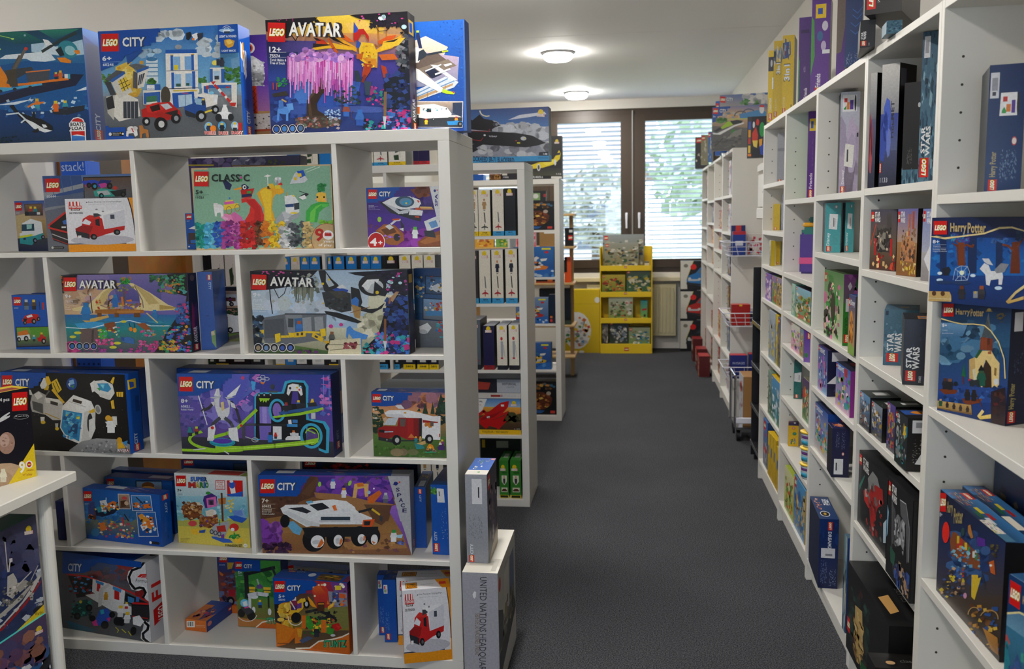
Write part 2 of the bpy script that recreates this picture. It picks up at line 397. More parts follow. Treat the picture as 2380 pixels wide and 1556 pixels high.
def glass_material():
    m = bpy.data.materials.new('clear_glass'); m.use_nodes = True; nt = m.node_tree; nt.nodes.remove(nt.nodes['Principled BSDF'])
    t = nt.nodes.new('ShaderNodeBsdfTransparent'); g = nt.nodes.new('ShaderNodeBsdfGlossy'); g.inputs['Roughness'].default_value = .02
    mx = nt.nodes.new('ShaderNodeMixShader'); mx.inputs[0].default_value = .06
    nt.links.new(t.outputs[0], mx.inputs[1]); nt.links.new(g.outputs[0], mx.inputs[2]); nt.links.new(mx.outputs[0], nt.nodes['Material Output'].inputs[0]); return m
M_GLASS = glass_material()
M_WALL = mat('cream_wall_paint', 'dedad2', .85, noise=.06, scale=3)
M_CEIL = mat('white_ceiling_paint', 'ecebea', .7, noise=.05, scale=2)
struct('floor', boxmesh(WL-.1, WR+.1, YF, YB+.1, -.1, 0), carpet_material())
# the ceiling is two boards with a fine open joint between them
bm = bmesh.new(); addbox(bm, WL-.1, WR+.1, YF, 6.735, CH, CH+.1); addbox(bm, WL-.1, WR+.1, 6.741, YB+.1, CH, CH+.1); addbox(bm, WL-.1, WR+.1, 6.7, 6.78, CH+.012, CH+.09)
struct('ceiling', mesh_of(bm), M_CEIL)
struct('wall_right', boxmesh(WR, WR+.1, YF, YB, 0, CH), M_WALL)
# the wall behind the photographer has a wide shop window
bm = bmesh.new(); addbox(bm, WL-.1, WR+.1, YF-.1, YF, 0, .7); addbox(bm, WL-.1, WR+.1, YF-.1, YF, 2.3, CH); addbox(bm, WL-.1, WL+.7, YF-.1, YF, .7, 2.3); addbox(bm, WR-.7, WR+.1, YF-.1, YF, .7, 2.3)
struct('wall_front', mesh_of(bm), M_WALL)
struct('window_2', boxmesh(WL+.7, WR-.7, YF-.06, YF-.055, .7, 2.3), M_GLASS)

# left wall with a wooden glazed door opening
DY0, DY1, DZ = 3.44, 4.50, 2.03
bm = bmesh.new()
addbox(bm, WL-.1, WL, YF, DY0, 0, CH); addbox(bm, WL-.1, WL, DY1, YB, 0, CH); addbox(bm, WL-.1, WL, DY0, DY1, DZ, CH)
struct('wall_left', mesh_of(bm), M_WALL)
door = tag(empty('door_1', (WL, DY0, 0)), kind='structure')
def dpart(name, y0, y1, z0, z1, m, x0=-.06, x1=.015): return board(name, door, m, x0, x1, y0-DY0, y1-DY0, z0, z1)
dpart('door_frame', DY0, DY0+.09, 0, DZ, M_WOOD); dpart('door_frame', DY1-.07, DY1, 0, DZ, M_WOOD); dpart('door_frame', DY0+.09, DY1-.07, DZ-.08, DZ, M_WOOD)
dpart('glazing_bar', 3.53, 3.58, .02, DZ-.08, M_BROWN, -.05, -.01); dpart('glazing_bar', 3.72, 3.93, .02, DZ-.08, M_BROWN, -.05, -.01)
dpart('door_panel', 3.93, DY1-.07, .02, DZ-.08, M_WOOD, -.05, -.01)
dpart('glass_pane', 3.58, 3.72, .02, DZ-.08, M_GLASS, -.034, -.030)

# back wall: parapet, lintel, end piers and the window
WX0, WX1, WZ0, WZ1 = -2.0, 1.0, .885, 2.755
bm = bmesh.new()
addbox(bm, WL-.1, WR+.1, YB, YB+.25, 0, WZ0); addbox(bm, WL-.1, WR+.1, YB, YB+.25, WZ1, CH); addbox(bm, WL-.1, WX0, YB, YB+.25, WZ0, WZ1); addbox(bm, WX1, WR+.1, YB, YB+.25, WZ0, WZ1)
struct('wall_back', mesh_of(bm), M_WALL)
tag(board('trim_1', None, M_CREAM, WX0-.02, WX1+.02, YB-.12, YB-.0005, WZ0-.09, WZ0-.05), kind='structure')      # window sill
win = tag(empty('window_1', (0, YB+.06, 0)), kind='structure')
def wpart(name, x0, x1, z0, z1, m=M_BROWN, y0=0, y1=.06): return board(name, win, m, x0, x1, y0, y1, z0, z1)
wpart('window_frame', WX0, WX1, WZ0, WZ0+.06); wpart('window_frame', WX0, WX1, WZ1-.06, WZ1)
SASH = [(-1.93, -1.10), (-.985, -.027), (-.017, .96)]
for k, (a, b) in enumerate(SASH):
    f = .125 if k else .09
    # every sash has stiles and rails of its own, a pane and (where it shows) a handle
    g0, g1 = (a+.1, b-.13) if k < 2 else (a+.14, b-.09)
    wpart('sash_stile', a, g0, WZ0+.06, WZ1-.06, y0=-.02, y1=.04); wpart('sash_stile', g1, b, WZ0+.06, WZ1-.06, y0=-.02, y1=.04)
    wpart('sash_rail', g0, g1, WZ0+.06, WZ0+.155, y0=-.02, y1=.04); wpart('sash_rail', g0, g1, WZ1-.14, WZ1-.06, y0=-.02, y1=.04)
    wpart('glass_pane', g0, g1, WZ0+.155, WZ1-.14, M_GLASS, .012, .016)
    if k:
        hx = b-.065 if k == 1 else a+.07
        bm = bmesh.new(); addbox(bm, hx-.014, hx+.014, -.035, -.02, 1.50, 1.58); addbox(bm, hx-.010, hx+.010, -.055, -.035, 1.535, 1.555); addbox(bm, hx-.011, hx+.011, -.065, -.05, 1.40, 1.56)
        bmesh.ops.bevel(bm, geom=bm.edges[:], offset=.003, segments=1, affect='EDGES'); link('window_handle', mesh_of(bm), M_WIRE, win)
wpart('window_frame', -1.10, -.985, WZ0+.06, WZ1-.06)
bm = bmesh.new(); cyl(bm, (-.022, -.03, WZ0+.3), (-.022, -.03, WZ1-.02), .009, n=8); link('locking_rod', mesh_of(bm), mat('grey_rod', '8d8a86', .4), win)
# outside venetian blind: one slat per lamella, with guide cords
M_SLAT = mat('aluminium_slat', 'c6cddb', .4)
NS = 33
prof = [(-.026, .010), (-.013, .003), (0, 0), (.013, -.003), (.026, -.010)]
def slat_mesh(w):
    bm = bmesh.new(); A = [bm.verts.new((-w/2, y, z)) for y, z in prof]; Bv = [bm.verts.new((w/2, y, z)) for y, z in prof]
    for i in range(4): bm.faces.new((A[i], A[i+1], Bv[i+1], Bv[i]))
    return mesh_of(bm)
for k, (a, b) in enumerate(((-1.95, -1.05), (-1.0, -.03), (-.01, .98))):
    me = slat_mesh(b-a-.01); me.materials.append(M_SLAT)
    for j in range(NS):
        link('blind_slat', me, None, win, ((a+b)/2, .17, 1.00+j*.0525))
    for u in (.22, .78): board('blind_cord', win, M_SLAT, a+(b-a)*u-.0015, a+(b-a)*u+.0015, .169, .171, .9, 2.72)
# radiator under the window
rad = empty('radiator', (.0, YB-.10, 0), 0, 'cream ribbed panel radiator under the brown window', 'radiator')
M_RAD = mat('radiator_enamel', 'd6cda6', .4)
board('panel', rad, M_RAD, -.55, .47, 0, .02, .16, .755)
nr = 23
for j in range(nr): board('rib', rad, M_RAD, -.54+j*.0437, -.54+j*.0437+.028, -.010, -.0002, .19, .72, .004)
board('top_grille', rad, M_RAD, -.55, .47, .0202, .09, .74, .757)
for u in (-.4, .3): board('bracket', rad, M_RAD, u, u+.03, .0202, .099, .3, .6)

# garden behind the window; washed-out haze is put into its pale colours
M_GRASS = mat('garden_grass', 'a8b49a', .95, noise=.4, scale=4)
tag(link('lawn', boxmesh(-25, 25, YB+.4, 60, -.4, -.3), M_GRASS), 'pale green lawn outside the window', 'lawn', kind='structure')
def house(loc, w, d, h, wall, roof, label):
    o = empty('neighbour_house', loc, 0, label, 'house')
    board('wall', o, mat('render_'+wall, wall, .9), -w/2, w/2, 0, d, 0, h)
    bm = bmesh.new(); v = [bm.verts.new(p) for p in ((-w/2-.3, -.3, h), (w/2+.3, -.3, h), (w/2+.3, d+.3, h), (-w/2-.3, d+.3, h), (-w/2-.3, d/2, h+2.6), (w/2+.3, d/2, h+2.6))]
    for f in ((0, 1, 5, 4), (2, 3, 4, 5), (0, 4, 3), (1, 2, 5), (0, 3, 2, 1)): bm.faces.new([v[i] for i in f])
    link('roof', mesh_of(bm), mat('roof_'+roof, roof, .8), o)
    for i in range(3):
        wd = board('window', o, mat('house_window', '5a6270', .2), -w/2+.8+i*w/3.2, -w/2+1.9+i*w/3.2, -.03, -.001, 1.0, 2.2)
    return o
house((-3.2, 24, -.3), 7, 6, 3.0, 'd8c8bc', 'a89490', 'pale house with a reddish roof behind the blind')
house((5.5, 30, -.3), 8, 6, 3.4, 'e4e4e8', '8a8f9c', 'white house with a grey roof in the garden view')
rt = random.Random(3)
def tree(loc, h, r, col, label):
    o = empty('garden_tree', loc, 0, label, 'tree', 'garden trees')
    bm = bmesh.new(); cyl(bm, (0, 0, 0), (0, 0, h*.6), .14, .07, 8); link('trunk', mesh_of(bm), mat('bark', '5a4a3a', .9), o)
    bm = bmesh.new()
    for i in range(420):
        v = Vector((rt.gauss(0, 1), rt.gauss(0, 1), rt.gauss(0, 1))).normalized()*r*rt.uniform(.5, 1); c = Vector((0, 0, h*.7))+Vector((v.x, v.y, v.z*.9)); s = rt.uniform(.08, .2)
        a = Vector((rt.gauss(0, 1), rt.gauss(0, 1), rt.gauss(0, 1))).normalized(); b = a.orthogonal().normalized()
        bm.faces.new([bm.verts.new(c+a*s), bm.verts.new(c+b*s), bm.verts.new(c-a*s), bm.verts.new(c-b*s)])
    tag(link('foliage', mesh_of(bm), mat('leaf_'+col, col, .8), o), kind='stuff')
tree((1.6, 19, -.3), 4.2, 1.5, '93a688', 'leafy green garden tree in front of the white house')
tree((-.9, 21, -.3), 3.0, 1.2, 'a4a698', 'sparse olive garden tree beside the pale house')
tree((3.2, 24, -.3), 6.0, 2.0, '98948c', 'tall brownish garden tree beside the white house')
sh = random.Random(4)

# ceiling lamps: steel base ring, frosted dome, and the lamp's own light
M_DOME = mat('frosted_lamp_glass', 'ffffff', .4, emit='fffaf2', es=125)
bm = bmesh.new(); lathe(bm, [(.135, 0), (.135, -.012), (.118, -.02), (.1, -.02)], 28); ring_me = mesh_of(bm, smooth=True)
bm = bmesh.new(); lathe(bm, [(.115, -.0205), (.118, -.034), (.108, -.052), (.09, -.064), (.05, -.070), (0, -.071)], 28); dome_me = mesh_of(bm, smooth=True)
ring_me.materials.append(M_STEEL); dome_me.materials.append(M_DOME)
for k, (lx, ly) in enumerate(LAMP_SPOTS):
    if k > 4: continue
    o = empty('ceiling_lamp', (lx, ly, CH-.0005), 0, 'round frosted ceiling lamp '+('close to the window lintel', 'between the ceiling joint and the window lamp', 'over the second shelving unit', 'over the first shelving unit', 'behind the first shelving unit and table')[k], 'lamp', 'flush ceiling lamps in a row')
    link('base_ring', ring_me, None, o); link('diffuser', dome_me, None, o)
    ld = bpy.data.lights.new('lamp_light', 'AREA'); ld.shape = 'DISK'; ld.size = .2; ld.energy = LAMP_W; ld.color = (1, .965, .92)
    lo = bpy.data.objects.new('lamp_light', ld); COL.objects.link(lo); lo.parent = o; lo.location = (0, 0, -.075)

# ================================================================== open cube shelving units
CELL, TK, FR = .336, .016, .038
U1 = (-.5792, 2.7992, -.0119); U2 = (-.5555, 4.5489, 0.0); U3 = (-.5495, 6.5874, 0.0)
ZS = [1.82, 1.4464, 1.0944, .7424, .3904, .0384]      # top of unit, then the surface each row stands on
def unit(pos, label, rows, dep=.385):
    """origin at the right front bottom corner; local x runs left (negative)"""
    o = empty('cube_shelving_unit', (pos[0], pos[1], 0), pos[2], label, 'shelving unit')
    Wd = 5*CELL+4*TK+2*FR
    board('side_panel', o, M_WHITE, -FR, 0, 0, dep, FR, 1.82-FR); board('side_panel', o, M_WHITE, -Wd, -Wd+FR, 0, dep, FR, 1.82-FR)
    board('top_board', o, M_WHITE, -Wd, 0, 0, dep, 1.82-FR+.0004, 1.82); board('bottom_board', o, M_WHITE, -Wd, 0, 0, dep, 0, FR-.0004)
    for k in range(1, 5): board('shelf', o, M_WHITE, -Wd+FR, -FR, .0005, dep-.0005, 1.782-.352*k, 1.782-.352*k+TK)
    for r, ks in enumerate(rows):
        zb = 1.782-.352*(r+1)+(TK if r < 4 else 0); zt = 1.782-.352*r
        for k in ks:
            u = FR+CELL*k+TK*(k-1); board('divider', o, M_WHITE, -u-TK, -u, .001, dep-.001, zb, zt)
        e = [FR]+[FR+CELL*k+TK*(k-1) for k in ks]; f = [FR+CELL*k+TK*k for k in ks]
        e2 = [FR]+f; g = [FR+CELL*k+TK*(k-1) for k in ks]+[Wd-FR]
        for a, b in zip(e2, g): CELLS.append((pos[0]-b+.004, pos[0]-a, pos[1], pos[1]+dep, ZS[r+1], zt-zb-.002))
    return o
unit(U1, 'white cube shelving unit holding picture boxes beside the white table', [(1, 3), (2, 4), (1, 3), (2, 4), (1, 3)])
unit(U2, 'white cube shelving unit under the black jet box', [(2, 4), (1, 3), (2, 4), (1, 3), (2, 4)])
unit(U3, 'white cube shelving unit under the yellow sports car box', [(2, 4), (1, 3), (2, 4), (1, 3), (2, 4)])

# ================================================================== tall bookcases on the right wall
XF, BD, BT = .7151, .30, .018
def bookcase(y0, y1, shelves, label, group='white bookcases along the right wall', holes=True, H=2.02):
    """front faces the aisle (-x); y0 nearer to the window"""
    o = empty('bookcase', (XF, (y0+y1)/2, 0), 0, label, 'bookcase', group); hw = abs(y1-y0)/2-.0006
    board('side_panel', o, M_WHITE2, 0, BD, hw-BT, hw, 0, H); board('side_panel', o, M_WHITE2, 0, BD, -hw, -hw+BT, 0, H)
    board('back_panel', o, M_WHITE2, BD-.006, BD, -hw+BT, hw-BT, 0, H)
    board('top_board', o, M_WHITE2, 0.0005, BD-.0065, -hw+BT, hw-BT, H-.022, H-.0005)
    board('plinth', o, M_WHITE2, .022, .038, -hw+BT, hw-BT, 0, .062)
    for z in shelves: board('shelf', o, M_WHITE2, .0008, BD-.0065, -hw+BT+.0003, hw-BT-.0003, z-.011, z+.011)
    zz = sorted(shelves)+[H-.011]
    for a, b in zip(zz, zz[1:]): BCELLS.append((min(y0, y1)+BT+.001, max(y0, y1)-BT-.001, a+.0112, b-a-.024))
    if holes:
        bm = bmesh.new()
        for z in [.16+.064*i for i in range(28)]:
            for xx in (.045, .235):
                cyl(bm, (xx, hw-BT-.0012, z), (xx, hw-BT+.0001, z), .0032, n=6)
        tag(link('pin_holes', mesh_of(bm), M_HOLE, o), kind='stuff')
    return o
SB = [5.1919, 4.4585, 3.7164, 2.9636, 2.2764, 1.54]
SHELF = dict(A=[1.683, 1.430, 1.242, 1.052, .744, .435, .110], B=[1.586, 1.241, 1.053, .895, .634, .390, .095],
             C=[1.590, 1.368, 1.053, .824, .570, .085], D=[1.594, 1.342, 1.060, .838, .513, .075], E=[1.558, 1.044, .603, .09])
for k, n in enumerate('ABCDE'):
    bookcase(SB[k], SB[k+1], SHELF[n], dict(A='white bookcase with yellow building boxes beside the black metal rack', B='white bookcase holding a purple backpack shaped pack', C='white bookcase holding teal spines and a lilac box',
             D='white bookcase filled with black and teal space boxes', E='white bookcase holding navy wizard castle boxes')[n], None)
def st(n, i): return SHELF[n][i]+.0112          # standing height on shelf i of bookcase n
FB = [9.79, 9.04, 8.29, 7.54, 6.79]
FSH = [[1.69, 1.40, 1.20, 1.04, .744, .10], [1.66, 1.45, 1.25, 1.05, .74, .42, .10], [1.672, 1.40, 1.22, 1.04, .43, .10], [1.672, 1.388, 1.036, .744, .426, .09]]
FL = ['white bookcase beside the stacked car boxes by the window', 'white bookcase with red boxes bulging from its lowest shelf', 'white bookcase with small red boxes on its middle shelves', 'white bookcase whose end panel carries the wire baskets']
for k in range(4): bookcase(FB[k], FB[k+1], FSH[k], FL[k], None, holes=(k > 1))

# ================================================================== boxes on and in the first shelving unit
YU = 2.815; YW = -.0119; BLU = '0a4da8'
def cityhead(x0, y0, x1, y1, n=6, col=BLU):
    """stepped blue header of crop coordinates"""
    out = 'r %s %d %d %d %d;' % (col, x0-40, y0-60, x0+(x1-x0)*.6, y1)
    for i in range(n):
        out += 'r %s %d %d %d %d;' % (col, x0, y0-60, x0+(x1-x0)*(1-.4*i/n), y0+(y1-y0)*(i+1)/n*.92)
    return out
CITYSIDE = 'U;r 0a4da8 0 0 100 100;V c8d4e8 40 62 72 84 CITY;L 38 87 74 98 1;r 2a6fc8 10 10 40 20;r 083e8e 55 14 90 30;r 083e8e 30 34 60 44'
TOPBLU = 'U;r 0a4da8 0 0 100 100;s 26 5 3 22 20 96 80 c8a878 8a9ab0 d8d8e0 c06030 3a7a4a;r dfe4ea 5 25 17 75'

B('blue ship and helicopter box on the shelving unit, an orca at its foot', 'a-640,308 a800,282 a840,1320 a-640,1342', .095, 1.82, y=YU+.035, yaw=YW, cols='0b4a6a 0a3f90 0a3f90 0a3f90 0b3050',
art='''C a;g 0d3f56 1a5d86 -700 250 900 520;g 2a74a8 0f4c92 -700 520 900 900;g 0f4c92 082c4e -700 900 900 1350
P 1a7a68 0d4a60 -50 280 300 300 520 420 200 400;P 2a8a70 0d5068 420 290 780 290 560 380
l b8e860 5 60 320 190 355;e c8f070 190 358 14 8;l b8e860 4 0 405 70 445;e c8f070 72 446 10 6
p b8d8ea 350 410 480 400 560 440 800 385 810 520 640 530 350 480;p dceef8 480 400 560 440 700 520 420 500;p e8f4fa 120 500 500 480 560 560 380 585 300 540 60 535;p d8ecf6 620 610 810 605 800 640 640 645
p 0e5a9a 0 600 300 560 810 600 810 760 0 760
p 1c2440 -640 840 0 880 420 770 700 690 800 700 700 830 480 870 0 950 -640 960
p f08c1c -300 600 10 560 40 560 160 770 150 800 -300 830;p e0e4ea -300 560 0 555 20 540 30 575 -300 600
p 4fb0dc -640 800 0 790 160 800 420 760 430 785 150 820 0 850 -640 870;l f08020 22 100 780 300 770 480 750 660 735;e 2a3038 50 830 18 14;e 2a3038 180 815 18 14;e 2a3038 320 800 16 13;e 2a3038 450 785 16 13;e 2a3038 560 772 16 13
p 3d4148 180 630 340 615 360 640 200 720;p 4a4f58 290 660 500 648 490 740 300 760;l e88030 10 290 662 505 648;l e88030 8 300 762 490 745
l 5a554e 42 130 760 190 620 250 520;l 6a645a 26 180 640 300 450;e d84030 303 450 16 16;p 4a4438 100 640 200 630 210 790 140 790
e 9ab8c8 300 330 10 10;l 2e3c3e 26 445 480 600 390 745 325;e 2a8a9a 670 470 90 75 35;e 9ad0d8 690 480 50 40 35;p f8f8f8 455 370 500 380 540 420 480 430;p f08c1c 570 540 640 540 695 570 690 595 600 580;p f08c1c 720 480 770 480 775 510 740 515;p 1f3038 560 470 610 440 640 520 600 530
m 595 650 80 f0c030 e07020 e07020;m 555 665 70 f0c030 c03028 303848;r e8e8e8 630 690 670 730;r 40b0c8 660 690 680 735
p 0c5da0 0 960 300 880 820 780 830 1000 500 1030 0 1000;s 60 26 5 60 880 830 1080 4a90c8 2a6cb0 c8e0f0 1c5ca8 3a80c0;p dff0fa 0 960 200 930 350 910 180 960;p e6f2fa 720 850 820 810 820 840
p 222c38 500 1020 800 980 790 1030 640 1068 520 1060;m 540 925 110 f0d030 f07020 f07020;m 625 925 100 f0d030 3aa0b0 303848;m 375 900 100 f0c030 e08028 38a0b0;l f08020 16 290 985 330 960 430 945
p 15191e 120 970 160 960 200 1030 330 1080 420 1110 500 1170 505 1210 430 1220 340 1180 240 1120 150 1010;p eef2f4 230 1080 330 1130 420 1190 500 1215 430 1230 330 1190;p f2f6f8 405 1150 440 1155 455 1180 420 1185;p 15191e 330 1030 350 1025 350 1090 320 1095;p 15191e 310 1220 370 1185 380 1215 340 1230;l d8e8f0 14 90 1050 200 1040 260 1100 220 1130
s 40 12 8 0 1230 660 1340 0c3c44 0e4450 123a50;s 20 16 9 20 1260 200 1330 0a2c30 08242a
p f4f6f8 652 1150 690 1100 735 1088 780 1110 800 1160 800 1330 668 1330;p d81c18 672 1130 700 1106 735 1100 770 1115 784 1140;r f8f8f8 652 1145 800 1225;p d81c18 670 1225 790 1225 790 1270 720 1255 670 1265;P 3a80d0 2a68b8 670 1262 790 1275 790 1330 670 1330
T 1a1a20 664 1140 785 1175 BOATS;T 1a1a20 652 1180 795 1214 FLOAT''', right='U;r 0a3f90 0 0 100 100;P 3a80d8 0a3f90 0 0 100 0 100 14 0 6;V c8d4e8 36 74 66 90 CITY;L 28 89 74 98 1', top='U;r 0a3f90 0 0 100 100')

